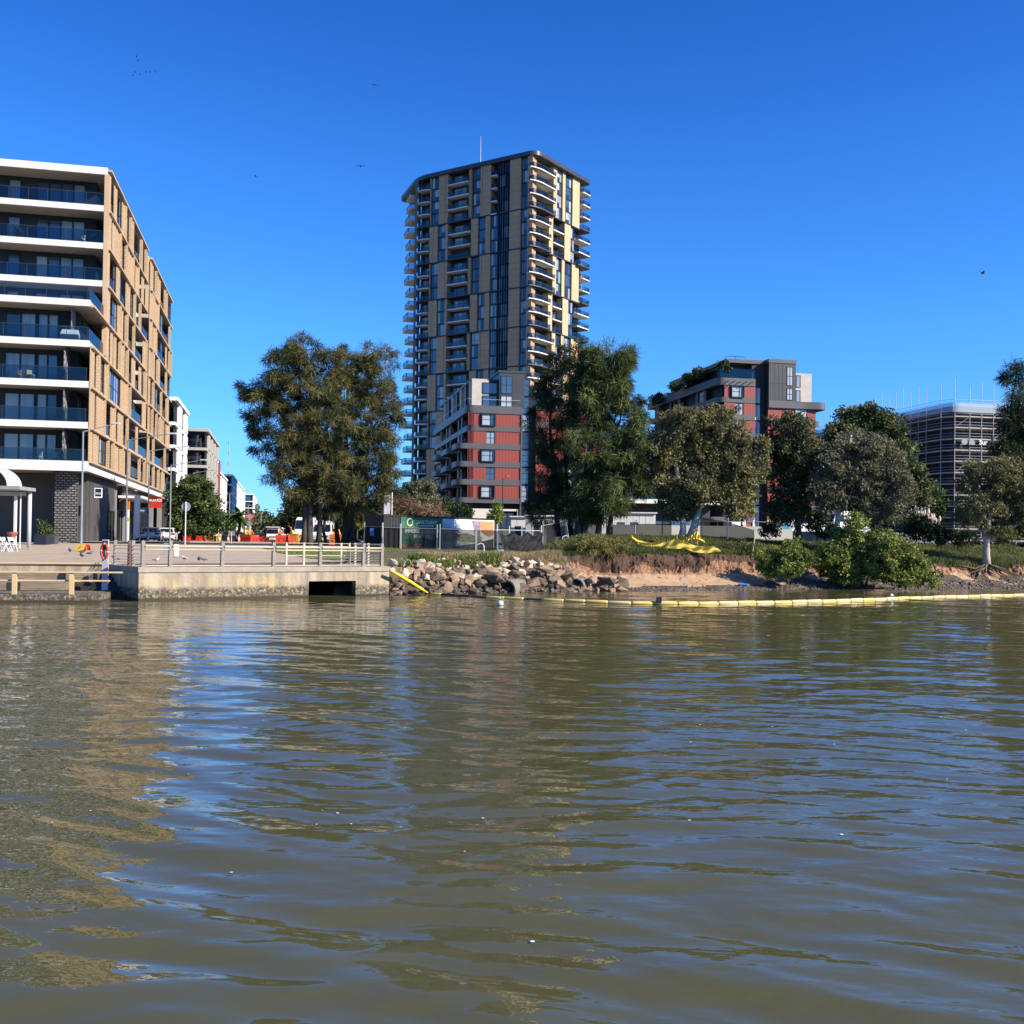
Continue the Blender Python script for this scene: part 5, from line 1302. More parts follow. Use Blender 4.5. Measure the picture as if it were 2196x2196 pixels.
# --- mangroves at the water's edge
tree('mangrove_bush', 'low spreading mangrove bush on the sand, left of the tall mangroves', 'bush', 68.6,
     [[(1690, 1240), (1680, 1200)], [(1694, 1240), (1720, 1195)]],
     [(1468, 1050, 34, 22), (1440, 1052, 18, 18), (1500, 1040, 28, 24), (1478, 1072, 36, 16), (1520, 1060, 22, 18), (1450, 1078, 20, 12)],
     MAN, BARKD, kind='leaf', dens=2.6, rc=.36, n=70, ls=.17, wd=.10, tr=.08, mix=(.45, .35, .2))
tree('mangrove_bush', 'tall bright green mangrove bush with a pointed top, middle of the right bank', 'bush', 70.5,
     [[(1850, 1245), (1835, 1190), (1830, 1140)], [(1856, 1245), (1885, 1190)]],
     [(1616, 992, 22, 28), (1600, 1020, 32, 28), (1640, 1022, 30, 28), (1580, 1050, 34, 30), (1625, 1060, 40, 32), (1600, 1085, 40, 18), (1560, 1065, 24, 24)],
     MAN, BARKD, kind='leaf', dens=2.5, rc=.36, n=72, ls=.18, wd=.11, tr=.10, mix=(.48, .30, .22))
tree('mangrove_bush', 'bright green mangrove bush drooping to the water at the right', 'bush', 69.6,
     [[(1930, 1248), (1925, 1190)], [(1940, 1248), (1970, 1200)]],
     [(1685, 1030, 34, 28), (1660, 1055, 30, 30), (1712, 1055, 32, 32), (1690, 1080, 36, 22), (1735, 1080, 24, 22), (1755, 1092, 18, 14), (1720, 1095, 26, 12)],
     MAN, BARKD, kind='leaf', dens=2.5, rc=.36, n=72, ls=.18, wd=.11, tr=.10, mix=(.5, .25, .25))
# --- street trees and bushes in the background
tree('street_tree', 'dense dark green street tree beside the parked cars', 'tree', 112, [[(415, 1150), (418, 1080)]],
     [(365, 918, 28, 22), (345, 940, 26, 28), (385, 945, 28, 28), (360, 965, 38, 30), (395, 975, 24, 22), (340, 985, 24, 22), (375, 995, 34, 16)],
     DGR, BARKD, kind='leaf', dens=1.5, rc=.6, n=80, ls=.3, wd=.18, tr=.2, mix=(.5, .3, .2))
tree('street_tree', 'dark shrubby tree behind the construction barriers on the left kerb', 'tree', 150, [[(465, 1150), (465, 1120)]],
     [(412, 978, 16, 16), (425, 995, 18, 14), (400, 1000, 16, 12)], DGR, BARKD, kind='leaf', dens=1.0, rc=.8, n=60, ls=.42, wd=.25, tr=.2)
tree('street_tree', 'dark spreading tree at the right kerb, left of the great she-oak', 'tree', 130, [[(640, 1150), (645, 1090)]],
     [(555, 950, 22, 26), (580, 940, 30, 34), (560, 975, 24, 24), (595, 975, 34, 28), (545, 985, 14, 14), (620, 960, 26, 34)],
     [SHE[1], PAP[1], PAP[0]], BARKP, kind='leaf', dens=1.2, rc=.75, n=80, ls=.36, wd=.2, tr=.25)
tree('street_tree', 'dark tree behind the slim trunks, right of the white van', 'tree', 122, [[(780, 1150), (780, 1090)]],
     [(650, 970, 34, 26), (690, 965, 32, 30), (720, 960, 26, 30), (700, 985, 24, 18), (735, 935, 20, 26)],
     [SHE[1], SHE[1], SHE[0]], BARKD, kind='needle', dens=1.0, rc=.8, n=80, ls=.8, wd=.09, tr=.2)
tree('small_tree', 'small lime green tree between the slim trunks and the fence', 'tree', 105, [[(765, 1150), (765, 1120)]],
     [(674, 970, 9, 12), (676, 985, 12, 9)], LIM, BARKD, kind='leaf', dens=2, rc=.4, n=60, ls=.26, wd=.15, tr=.1)
tree('small_tree', 'rounded grey green tree behind the billboard, by the tower foot', 'tree', 125, [[(905, 1110), (905, 1080)]],
     [(800, 925, 22, 18), (792, 945, 20, 20), (812, 948, 20, 20), (800, 962, 24, 12)], PAG, BARKD, kind='leaf', dens=1.8, rc=.55, n=70, ls=.3, wd=.16, tr=.15)
tree('dark_shrub', 'dark bushes at the foot of the tower, left of the grey green tree', 'bush', 140, [], [(755, 945, 16, 20), (770, 935, 20, 20), (740, 960, 18, 16), (835, 955, 18, 16), (870, 962, 18, 12)], [DGR[1], DGR[1], DGR[0]], BARKD, kind='leaf', dens=1.3, rc=.7, n=55, ls=.36, wd=.2, crown='foliage')
tree('dry_shrub', 'reddish brown dry hedge behind the black container', 'bush', 96, [], [(745, 962, 14, 12), (768, 958, 18, 14), (790, 966, 18, 10), (815, 968, 20, 9), (735, 975, 16, 10)], DRY, BARKD, kind='needle', dens=2.2, rc=.45, n=60, ls=.6, wd=.05, crown='foliage')
tree('small_tree', 'small yellow green conifer in front of the red block', 'tree', 118, [[(1063, 1115), (1063, 1100)]],
     [(936, 962, 9, 12), (934, 975, 12, 8)], LIM, BARKD, kind='needle', dens=2.5, rc=.4, n=60, ls=.4, wd=.08, tr=.1)
tree('green_shrub', 'leafy shrub beside the white sheds, right of the red block', 'bush', 110, [], [(1015, 960, 14, 14), (1022, 945, 12, 14), (1040, 965, 14, 10)], [DGR[0], DGR[1], PAG[0]], BARKD, kind='leaf', dens=1.6, rc=.5, n=60, ls=.28, wd=.16, crown='foliage')
tree('dark_shrub', 'dark undergrowth behind the fence, under the gum tree', 'bush', 84, [], [(1450, 1000, 18, 12), (1540, 985, 22, 22), (1560, 1000, 26, 16), (1735, 990, 20, 16), (1770, 1010, 34, 16), (1820, 1015, 30, 12), (1720, 1005, 20, 16)], [DGR[1], DGR[1], PAP[1]], BARKD, kind='leaf', dens=2.0, rc=.45, n=60, ls=.22, wd=.12, crown='foliage')
# rooftop planting on the right block
tree('roof_garden_shrub', 'dark green planting spilling over the roof terrace of the right block', 'plants', 188, [], [(1365, 690, 11, 11, 0), (1372, 698, 8, 8, 0), (1320, 703, 16, 9, 6), (1300, 712, 14, 9, 10), (1275, 728, 14, 7, 14), (1240, 752, 14, 10, 26)], [DGR[0], DGR[1], PAP[1]], BARKD, kind='leaf', dens=1.5, rc=.5, n=60, ls=.4, wd=.22, crown='foliage')
# palms along the street
def palm(px, py_top, py_base, D, label):
    p0 = W(px, py_base, D); ph = W(px, py_top, D) - p0; t = thing('palm_tree', label, 'palm tree', p0)
    MB().tube([(0, 0, 0), (.1, 0, ph.z * .5), (0, 0, ph.z)], [.25, .2, .18], 7).build('trunk', BARKD, t)
    b = MB()
    for k in range(26):
        a = rnd.uniform(0, 6.28); el = rnd.uniform(-.5, 1.1); L = rnd.uniform(1.8, 2.8)
        pts = [Vector((0, 0, ph.z))]
        for q in range(1, 5):
            u = q / 4; pts.append(Vector((math.cos(a) * L * u * math.cos(el), math.sin(a) * L * u * math.cos(el), ph.z + L * u * math.sin(el) - 1.1 * u * u)))
        for q in range(4):
            s_ = Vector((-math.sin(a), math.cos(a), 0)) * .42 * (1 - abs(q - 1.2) / 4)
            b.poly([pts[q] - s_ + Vector((0, 0, -.18)), pts[q], pts[q + 1], pts[q + 1] - s_ * .8 + Vector((0, 0, -.18))]); b.poly([pts[q], pts[q] + s_ + Vector((0, 0, -.18)), pts[q + 1] + s_ * .8 + Vector((0, 0, -.18)), pts[q + 1]])
    b.build('fronds', DGR[0], t)
palm(512, 1105, 1150, 140, 'palm tree left of the tall red notice, nearer the kerb')
palm(500, 1112, 1150, 165, 'shorter palm tree behind the street barriers')
palm(470, 1112, 1150, 170, 'dark palm tree in the shade of the white street blocks')
# far tree-covered rise at the end of the street: one mass
LBs = []
for k in range(60):
    u = k / 59; px = 470 + 190 * u; D = GT.uniform(330, 620); top = 1085 + 58 * max(0, (px - 520) / 110) if px < 640 else 1140
    py = GT.uniform(top, 1158); p = W(px, py, D); r_ = 16 * D / F; LBs.append((p.x, p.y, p.z, r_ * 1.3, r_, r_))
C, Rr, O, LI = make_clumps(LBs, .25, 1.6); V, Q = leaf_quads(C, Rr, O, 34, 'leaf', 1.3, .8)
o = npmesh('far_treeline', V, Q, [PAG[1], DGR[0], PAP[0]], mi=np.repeat(GT.choice(3, len(C)), 34)); tag(o, 'hazy mass of trees on the rise at the far end of the street', 'trees', kind='stuff')
LBs = []
for k in range(110):
    px = GT.uniform(590, 2300); D = GT.uniform(230, 330); p = W(px, GT.uniform(1120, 1160), D); r_ = GT.uniform(3, 5); LBs.append((p.x, p.y, 3 + r_ * .8, r_ * 1.3, r_, r_))
C, Rr, O, LI = make_clumps(LBs, .22, 1.3); V, Q = leaf_quads(C, Rr, O, 30, 'leaf', .9, .55)
o = npmesh('background_trees', V, Q, [DGR[1], DGR[0], PAP[1]], mi=np.repeat(GT.choice(3, len(C)), 30)); tag(o, 'low dark background trees between and behind the buildings', 'trees', kind='stuff')

# ------------------------------------------------------------------ grass and weeds (uncountable)
def blades(name, label, n, reg, hmin, hmax, mats, wd=.03, patch=None, kindw=None, lean=.35):
    X, Y = reg(n); Z = zbank(X, Y) if kindw is None else kindw(X, Y)
    if patch is not None:
        keep = GT.random(len(X)) < patch(X, Y); X, Y, Z = X[keep], Y[keep], Z[keep]
    N = len(X); h = GT.uniform(hmin, hmax, N) * (1 + .45 * fbm(X * .9, Y * .9, 41, 3)); a = GT.uniform(0, 6.28, N); b = GT.normal(size=(N, 2)) * lean * h[:, None]
    s = np.stack([np.cos(a), np.sin(a), np.zeros(N)], -1) * (wd * GT.uniform(.6, 1.5, N))[:, None]
    p = np.stack([X, Y, Z - .05], -1); q = p + np.stack([b[:, 0], b[:, 1], h], -1)
    V = np.stack([p - s, p + s, q + s * .25, q - s * .25], 1).reshape(-1, 3)
    f = .5 + .5 * fbm(X * 1.1, Y * 1.1, 55, 4); mi = np.clip((f * 3.2 - .1 + GT.normal(size=N) * .45).astype(int), 0, len(mats) - 1)
    return tag(npmesh(name, V, np.arange(N * 4).reshape(N, 4), mats, mi=mi), label, 'grass', kind='stuff')
GR = [leafm('grass_dark', (0.049, 0.070, 0.020), (0.084, 0.105, 0.031)), leafm('grass_green', (0.105, 0.126, 0.034), (0.161, 0.175, 0.050)), leafm('grass_dry', (0.308, 0.231, 0.119), (0.434, 0.336, 0.182)), leafm('weed_bright', (0.140, 0.210, 0.042), (0.210, 0.280, 0.070))]
def region(x0, x1, d0, d1):
    def f(n):
        X = GT.uniform(x0, x1, n); return X, yshore(X) + GT.uniform(d0, d1, n)
    return f
blades('tall_weeds', 'tall olive weeds covering the bank shelf above the soil face', 60000, region(1.2, 19, 4.7, 13), .14, .36, [GR[1], GR[0], GR[1], leafm('grass_olive', (0.182, 0.175, 0.063), (0.252, 0.224, 0.098))], wd=.022)
OLV = leafm('weed_olive', (.17, .165, .05), (.24, .22, .075))
tree('weed_thicket', 'bushy olive green weeds between the black sheet and the yellow mesh', 'bush', 67.5, [], [(1055, 1030, 16, 10), (1085, 1024, 22, 13), (1115, 1022, 24, 13), (1145, 1024, 22, 12), (1175, 1028, 18, 9), (1070, 1042, 22, 9), (1110, 1042, 26, 8), (1045, 1045, 12, 8), (1150, 1040, 20, 7)], [OLV, GR[1], OLV], BARKD, kind='leaf', dens=3.2, rc=.3, n=70, ls=.15, wd=.05, crown='foliage', dr=1.4)
tree('weed_thicket', 'low green weeds behind the yellow mesh and under the fence', 'bush', 73, [], [(1200, 1022, 18, 7), (1235, 1024, 18, 6), (1265, 1026, 16, 6), (1300, 1030, 16, 7), (1385, 1030, 18, 10), (1415, 1035, 16, 12), (1340, 1032, 14, 7)], [OLV, GR[0], GR[1]], BARKD, kind='leaf', dens=3.0, rc=.3, n=60, ls=.16, wd=.05, crown='foliage', dr=1.2)
blades('dry_grass', 'straw coloured dry grass behind the rock pile', 26000, region(-5.5, 3.2, 3.7, 7.5), .15, .42, [GR[2], GR[2], leafm('grass_olive', (0.182, 0.175, 0.063), (0.252, 0.224, 0.098))], wd=.018)
blades('green_weeds', 'bright green weeds along the top of the rocks beside the quay', 16000, region(-6.4, -.8, 2.7, 4.4), .2, .55, [GR[3], GR[1], GR[3]], wd=.05, patch=lambda x, y: np.where(x < -4.8, .9, .42) * (fbm(x * 1.6, y, 8, 3) > -.25))
blades('bank_grass', 'mixed grass on the slope at the right end of the bank', 60000, region(19, 46, 4.3, 16), .15, .42, [GR[0], GR[1], leafm('grass_olive', (0.182, 0.175, 0.063), (0.252, 0.224, 0.098)), GR[1]], wd=.025)
def lawnreg(n):
    Y = GT.uniform(58, 76, n); X = GT.uniform(-17.5, -8, n); return X, Y
blades('lawn_grass', 'short mown grass on the verge behind the quay', 26000, lawnreg, .04, .10, [GR[1], GR[3], GR[1]], wd=.03, kindw=lambda x, y: zland(x, y) + .05, patch=lambda x, y: (x > np.interp(y, gy, [-9, -11.8, -15, -17.5, -18])) * 1.0)
# hanging roots over the undercut face
b = MB()
for k in range(80):
    x = rnd.uniform(3.5, 21); y = float(yshore(x)) + rnd.uniform(3.75, 4.3); z = rnd.uniform(1.5, 2.25); L = rnd.uniform(.3, .95)
    p = Vector((x, y - .12, z)); pts = [p]
    for q in range(3): p = p + Vector((rnd.uniform(-.14, .14), rnd.uniform(-.14, .03), -L / 3)); pts.append(p)
    b.tube(pts, [.018, .015, .011, .005], 3, caps=False)
tag(b.build('hanging_roots', mat('root_brown', (.07, .048, .03), (.15, .11, .07), 4)), 'tangle of fine roots hanging from the undercut bank edge', 'roots', kind='stuff')
b = MB(); bx0 = W(2115, 1206, 80)
for k in range(26):
    a = rnd.uniform(-2.9, .1); p = Vector((bx0.x, bx0.y - .2, bx0.z - .1)); pts = [p]
    L = rnd.uniform(1.0, 2.8)
    for q in range(4):
        u = (q + 1) / 4; pts.append(Vector((p.x + math.cos(a) * L * u + rnd.uniform(-.15, .15), p.y + math.sin(a) * L * u * .8 - .25 * u, max(float(zbank(np.array(p.x + math.cos(a) * L * u), np.array(p.y + math.sin(a) * L * u * .8))) + .04, p.z - .9 * u))))
    b.tube(pts, [.07, .05, .04, .03, .012], 4, caps=False)
o = b.build('bared_roots', mat('root_brown', (.10, .07, .045))); tag(o, 'bared roots under the olive paperbark on the bank edge', 'roots', kind='stuff')
# ------------------------------------------------------------------ street lamps, signs
def zg(x, y): return float(zland(np.array(float(x)), np.array(float(y))))
POLE = mat('lamp_pole_grey', (.30, .31, .32), (.38, .39, .40), 1, rough=.45, metal=.5)
def lamp(label, px, py_top, D, apx, apy, mt=POLE, r=.085, group=None):
    x = GX(px, D); z = zg(x, D); t = thing('street_lamp', label, 'street lamp', (x, D, z), 0, group)
    top = W(px, py_top, D) - Vector((x, D, z)); e = W(apx, apy, D) - Vector((x, D, z))
    MB().tube([(0, 0, 0), (0, 0, 1.2), (0, 0, top.z)], [r * 1.25, r, r * .7], 8).build('pole', mt, t)
    MB().tube([(0, 0, top.z - .3), (0, 0, top.z), (e.x * .5, .3, top.z + (e.z - top.z) * .55), (e.x * .9, .5, e.z)], [r * .6, r * .5, r * .4, r * .35], 6).build('arm', mt, t)
    b = MB(); b.box(e.x * .86, e.x * 1.06, .38, .62, e.z - .03, e.z + .09); b.build('lamp_head', mat('lamp_head_pale', (.5, .52, .52), (.58, .6, .6), 4), t)
lamp('tall grey street lamp before the louvre wall, nearest of the row', 174, 926, 76, 247, 907)
lamp('dark grey street lamp between the louvre wall and the parked cars', 270, 944, 85, 368, 929, mat('lamp_pole_slate', (.13, .14, .16), (.18, .19, .21), 2, rough=.5))
lamp('slim street lamp standing just behind the silver car', 317, 967, 95, 396, 957)
lamp('slim pale street lamp between the white block and the dark ute', 364, 998, 106, 436, 986)
lamp('slim street lamp rising out of the dense street tree', 413, 1014, 130, 462, 1007)
lamp('street lamp left of the red notice, in front of the big windowed block', 491, 1060, 150, 533, 1051)
lamp('far street lamp behind the red notice', 531, 1084, 220, 556, 1084, r=.12)
lamp('far bent street lamp, left of the white truck', 559, 1100, 260, 572, 1094, r=.14)
lamp('far bent street lamp just right of the other bent lamp', 567, 1106, 290, 584, 1101, r=.15)
lamp('black street lamp in front of the red block', 1077, 1027, 130, 1091, 1021, DARKM)
def disc(mb, c, r, n=20, t_=.02, mi=0):
    mb.poly([(c[0] + r * math.cos(2 * math.pi * i / n), c[1], c[2] + r * math.sin(2 * math.pi * i / n)) for i in range(n)], mi)
    mb.poly([(c[0] - r * math.cos(2 * math.pi * i / n), c[1] + t_, c[2] + r * math.sin(2 * math.pi * i / n)) for i in range(n)], mi)
def pole_thing(name, label, px, py_top, D, r=.035, cat='sign', m_=WIRE):
    x = GX(px, D); z = zg(x, D); top = W(px, py_top, D).z - z; t = thing(name, label, cat, (x, D, z))
    MB().tube([(0, 0, 0), (0, 0, top)], r, 6).build('pole', m_, t); return t, top
t, h = pole_thing('road_sign', 'back of a round grey road sign on a tall white pole', 397, 1076, 80, .045, m_=WHITE)
b = MB(); disc(b, (0, .06, h - .38), .36); b.build('sign_plate', mat('sign_back_grey', (.25, .26, .28), (.3, .31, .33), 3, rough=.5), t)
t, h = pole_thing('notice_sign', 'red notice board with rows of white writing above a grey diamond sign back', 535, 1101, 112, .05, m_=WHITE)
b = MB(); b.box(-.42, .42, -.06, -.03, h - .75, h); b.build('red_board', mat('notice_red', (.42, .015, .03), rough=.5), t)
for q, s_ in enumerate(('NO', 'PEDESTRIAN', 'ACCESS', 'USE')): word(t, s_, .15, (0, -.075, h - .12 - q * .17), (R(90), 0, 0), INKW)
b = MB(); c_ = h - 1.12; b.poly([(-.36, -.05, c_), (0, -.05, c_ - .36), (.36, -.05, c_), (0, -.05, c_ + .36)]); b.build('diamond_plate', mat('sign_back_grey', (.25, .26, .28)), t)
t, h = pole_thing('parking_sign', 'small blue and white sign on a pole left of the palms', 468, 1121, 140, .05, m_=WHITE)
MB().box(-.2, .2, -.05, -.03, h - .5, h - .05).build('sign_plate', mat('sign_blue', (.03, .16, .42), rough=.5), t)
t, h = pole_thing('path_sign', 'small white walker and bicycle sign standing over the fence', 797, 1108, 84, .03)
MB().box(-.15, .15, -.05, -.03, h - .42, h).build('sign_plate', INKW, t); b = MB(); b.box(-.05, .05, -.058, -.052, h - .17, h - .05); b.box(-.1, .1, -.058, -.052, h - .36, h - .28); b.build('symbol', mat('sign_ink_blue', (.04, .05, .12)), t)
t, h = pole_thing('post_sign', 'thin bent white sign post at the road edge, near the cones', 496, 1142, 100, .04, m_=WHITE)
b = MB(); b.box(-.3, .3, -.02, .02, h - .3, h + .15); b.build('sign_plate', mat('sign_back_grey', (.25, .26, .28)), t)

# ------------------------------------------------------------------ vehicles
def bev(o, w_=.06, seg=2):
    import bmesh
    bm = bmesh.new(); bm.from_mesh(o.data); bmesh.ops.bevel(bm, geom=bm.edges[:], offset=w_, segments=seg, affect='EDGES', profile=.6, clamp_overlap=True); bm.to_mesh(o.data); bm.free()
    return o
def prof(pts, mi=0):
    """closed body from a side profile of (y, z, halfwidth)"""
    b = MB(); n = len(pts); b.v = [(-h, y, z) for y, z, h in pts] + [(h, y, z) for y, z, h in pts]
    b.f = [tuple(range(n)), tuple(range(2 * n - 1, n - 1, -1))] + [(i, n + i, n + (i + 1) % n, (i + 1) % n) for i in range(n)]; b.m = [mi] * len(b.f)
    return b
TYRE = mat('tyre_rubber', (.012, .012, .013), rough=.8); RIM = mat('wheel_rim', (.35, .35, .36), rough=.35, metal=.7); CGL = mat('car_glass', (.01, .012, .015), rough=.05, ior=1.6)
TAIL = mat('tail_lamp_red', (.35, .01, .01), rough=.25); HEADL = mat('head_lamp', (.6, .62, .62), rough=.15); PLATE = mat('number_plate', (.6, .58, .5), rough=.5)
PLY = mat('number_plate_yellow', (.65, .5, .06), rough=.5)
def wheels(t, xs, ys, r):
    for x in xs:
        for y in ys:
            o = MB().lathe([(r * .7, -.1), (r, -.085), (r, .085), (r * .7, .1)], n=18).build('wheel', TYRE, t); o.location = (x, y, r); o.rotation_euler = (0, R(90), 0)
            c = MB().lathe([(r * .1, -.115), (r * .62, -.105), (r * .62, .105), (r * .1, .115)], n=12).build('rim', RIM, o)
def hatchback(label, px, D, col, rz, L=4.3, H=1.46, hw=.89, name='parked_car', tall=False, pl=PLATE):
    x = GX(px, D); t = thing(name, label, 'car', (x, D, zg(x, D) + .04), rz)
    m_ = col
    # rear at y = 0, front at y = L
    body = prof([(0.05, .32, hw * .95), (0, .6, hw), (.06, .98, hw * .97), (L * .5, 1.0, hw), (L * .78, .96, hw * .96), (L * .97, .78, hw * .9), (L, .5, hw * .9), (L - .1, .25, hw * .9), (.2, .25, hw * .95)]).build('body', m_, t); bev(body, .07)
    cab = prof([(.12, .95, hw * .92), (.42, H - .06, hw * .72), (.9, H, hw * .74), (L * .52, H - .02, hw * .72), (L * .76, .94, hw * .88)]).build('cabin', m_, t); bev(cab, .05)
    b = MB(); b.poly([(-hw * .80, .135, 1.02), (hw * .80, .135, 1.02), (hw * .66, .365, H - .11), (-hw * .66, .365, H - .11)])
    b.build('rear_window', CGL, t)
    for s in (-1, 1):
        b = MB(); p = [(s * hw * .925, .45, 1.02), (s * hw * .925, L * .68, 1.02), (s * hw * .765, L * .5, H - .1), (s * hw * .765, .75, H - .1)]; b.poly(p if s > 0 else p[::-1]); b.build('side_window', CGL, t)
        b = MB(); b.box(s * hw * .55, s * hw * .97, -.012, .3, .78, .95); b.build('tail_light', TAIL, t)
        b = MB(); b.box(s * (hw + .02), s * (hw + .2), L * .66, L * .7, .98, 1.12); b.build('mirror', m_, t)
    MB().box(-.26, .26, -.03, -.01, .5, .63).build('number_plate', pl, t)
    b = MB(); b.box(-hw * .8, hw * .8, -.02, .15, .26, .42); b.build('bumper', BLACK, t)
    wheels(t, (-hw + .08, hw - .08), (.75, L - .8), .32)
    return t
SILV = mat('silver_paint', (.50, .53, .57), rough=.28, metal=.4, coat=.6); WPNT = mat('white_paint', (.75, .75, .74), rough=.3, coat=.6); DPNT = mat('dark_paint', (.012, .013, .016), rough=.25, coat=.6); BPNT = mat('blue_grey_paint', (.03, .05, .07), rough=.3, coat=.6)
HD = R(12.5)
hatchback('silver hatchback parked at the kerb, rear to the water', 320, 98.5, SILV, HD, 4.3, 1.47)
hatchback('white hatchback parked just beyond the silver one', 356, 106.5, WPNT, HD, 4.5, 1.52)
t = hatchback('dark tall four wheel drive parked beyond the white hatchback', 371, 113, DPNT, HD, 4.9, 1.85, .95, 'parked_suv')
hatchback('blue grey wagon crossing the street behind the traffic cones', 512, 148, BPNT, R(80), 4.7, 1.5)
hatchback('dark car on the street between red barriers and the white truck', 556, 170, DPNT, HD, 4.5, 1.5)
def front_van(name, label, cat, px, D, rz, H, hw, L, col, ws0, ws1, lorry=False, pl=PLATE):
    """front at y = 0 facing -y"""
    x = GX(px, D); t = thing(name, label, cat, (x, D, zg(x, D) + .04), rz)
    body = prof([(.05, .35, hw * .95), (0, .7, hw), (.12, ws0, hw * .97), (.62 if not lorry else .28, ws1, hw * .86), (1.1 if not lorry else .6, H, hw * .78), (L * .96, H, hw * .8), (L, .4, hw)]).build('body', col, t); bev(body, .08)
    k = .62 if not lorry else .28
    b = MB(); b.poly([(-hw * .86, .12 - .03, ws0 + .08), (hw * .86, .12 - .03, ws0 + .08), (hw * .77, k - .05, ws1 - .03), (-hw * .77, k - .05, ws1 - .03)]); b.build('windscreen', CGL, t)
    for s in (-1, 1):
        b = MB(); p = [(s * hw * .975, .5, ws0 + .1), (s * hw * .975, 1.6, ws0 + .1), (s * hw * .88, 1.6, ws1 - .05), (s * hw * .88, .85, ws1 - .05)]; b.poly(p if s > 0 else p[::-1]); b.build('side_window', CGL, t)
        MB().box(s * hw * .58, s * hw * .93, -.03, .2, .72, .95).build('headlight', HEADL, t)
        MB().box(s * (hw + .04), s * (hw + .2), .25, .32, ws0 + .05, ws0 + .35).build('mirror', BLACK, t)
    b = MB(); b.box(-hw * .5, hw * .5, -.025, .1, .72, .86); b.build('grille', BLACK, t)
    MB().box(-hw * .92, hw * .92, -.05, .1, .32, .52).build('bumper', mat('bumper_grey', (.1, .1, .105)) if not lorry else col, t)
    MB().box(-.24, .24, -.075, -.055, .42, .56).build('number_plate', pl, t)
    wheels(t, (-hw + .12, hw - .12), (.95, L - 1.0), .36)
    return t
front_van('white_van', 'white high roof van parked facing the water behind the tree trunks', 'van', 690, 97, R(3), 2.3, .94, 5.2, WPNT, 1.18, 1.95, pl=PLY)
t = front_van('white_truck', 'white flat cab truck facing the water on the road', 'truck', 584, 152, R(0), 2.15, .98, 2.0, WPNT, 1.2, 1.95, True, pl=PLY)
MB().box(-1.05, 1.05, 2.1, 6, .8, 1.3).build('tray', WPNT, t); MB().box(-1.05, 1.05, .15, 1.9, 2.16, 2.3).build('roof_board', WPNT, t)
t = front_van('white_truck', 'white crane truck with a boxy body, right of the flat cab truck', 'truck', 619, 165, R(8), 2.2, 1.0, 2.2, WPNT, 1.3, 2.0, True)
MB().box(-1.1, 1.1, 2.3, 7, .8, 2.3).build('box_body', WHITE, t)
t = front_van('white_lorry', 'tall white lorry half hidden behind the great she-oak trunks', 'truck', 652, 112, R(2), 2.9, 1.15, 2.3, WPNT, 1.55, 2.6, True)
MB().box(-1.2, 1.2, 2.4, 8, .9, 2.4).build('tipper_body', WHITE, t); MB().lathe([(.12, 0), (.1, .22)], (0, .9, 2.92)).build('beacon', mat('beacon_pale', (.6, .6, .5)), t)
t = front_van('white_van', 'white van parked behind the pale hoarding at the right', 'van', 1768, 94, R(-60), 2.3, .95, 5.2, WPNT, 1.2, 2.0); t.location.z += .55
t = hatchback('white ute parked behind the pale hoarding, left of the white van', 1682, 93, WPNT, R(-70), 4.8, 1.7); t.location.z += .6
t = front_van('white_truck', 'small white truck cab showing over the pale hoarding', 'truck', 1584, 108, R(10), 2.2, .85, 2.0, WPNT, 1.25, 2.0, True); t.location.z += .75

# ------------------------------------------------------------------ construction barriers
RB = mat('barrier_red', (.50, .045, .022), (.6, .07, .03), 3, rough=.45); ORB = mat('barrier_orange', (.62, .16, .02), (.7, .2, .03), 3, rough=.5); YEB = mat('barricade_yellow', (.65, .38, .03), (.72, .45, .05), 3, rough=.5)
def barrier(label, px, D, rz, m_, L=1.7, H=.9):
    x = GX(px, D); t = thing('water_barrier', label, 'barrier', (x, D, zg(x, D) + .04), rz, None)
    b = MB(); b.box(-L / 2, L / 2, -.22, .22, 0, .22); b.box(-L / 2, L / 2, -.13, .13, .22, H * .5)
    b.build('base', m_, t); b = MB(); b.box(-L / 2 + .04, L / 2 - .04, -.1, .1, H * .5, H * .62); b.box(-L / 2, L / 2, -.14, .14, H * .62, H); b.build('upper', m_, t)
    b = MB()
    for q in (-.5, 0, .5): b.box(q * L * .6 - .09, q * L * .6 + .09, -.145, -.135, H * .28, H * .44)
    b.build('painted_recess', mat('barrier_shadow', (.2, .015, .01)), t)  # darker red patches paint the shade inside moulded hollows
barrier('red water filled barrier under the street tree, left end of its row', 414, 116, R(8), RB, 2.0)
barrier('red water filled barrier under the street tree, beside the trestles', 434, 117, R(14), RB, 2.0)
barrier('red barrier angled left, in front of the red notice', 526, 111, R(-18), RB, 1.5)
barrier('red barrier angled right, in front of the red notice', 544, 112, R(24), RB, 1.1)
barrier('long red barrier right of the flat cab truck', 610, 110, R(10), RB, 1.9)
barrier('short red barrier left of the orange bin', 622, 108, R(70), RB, 1.2)
barrier('orange barrier right of the white van', 722, 96, R(2), ORB, 1.3, 1.0)
barrier('orange barrier between the slim she-oak trunks', 744, 98, R(10), ORB, 1.4, .8)
barrier('far pale red barrier on the road beside the truck', 562, 130, R(0), RB, 1.8, .7)
x = GX(631, 104); t = thing('orange_bin', 'square orange plastic bin left of the yellow barricades', 'bin', (x, 104, zg(x, 104) + .04))
bev(prof([(-.3, 0, .3), (-.36, .95, .36), (.36, .95, .36), (.3, 0, .3)]).build('tub', ORB, t), .03); MB().box(-.4, .4, -.4, .4, .95, 1.02).build('rim', ORB, t)
x = GX(718, 99); t = thing('site_mixer', 'rounded orange machine hood right of the white van', 'machine', (x, 99, zg(x, 99) + .04))
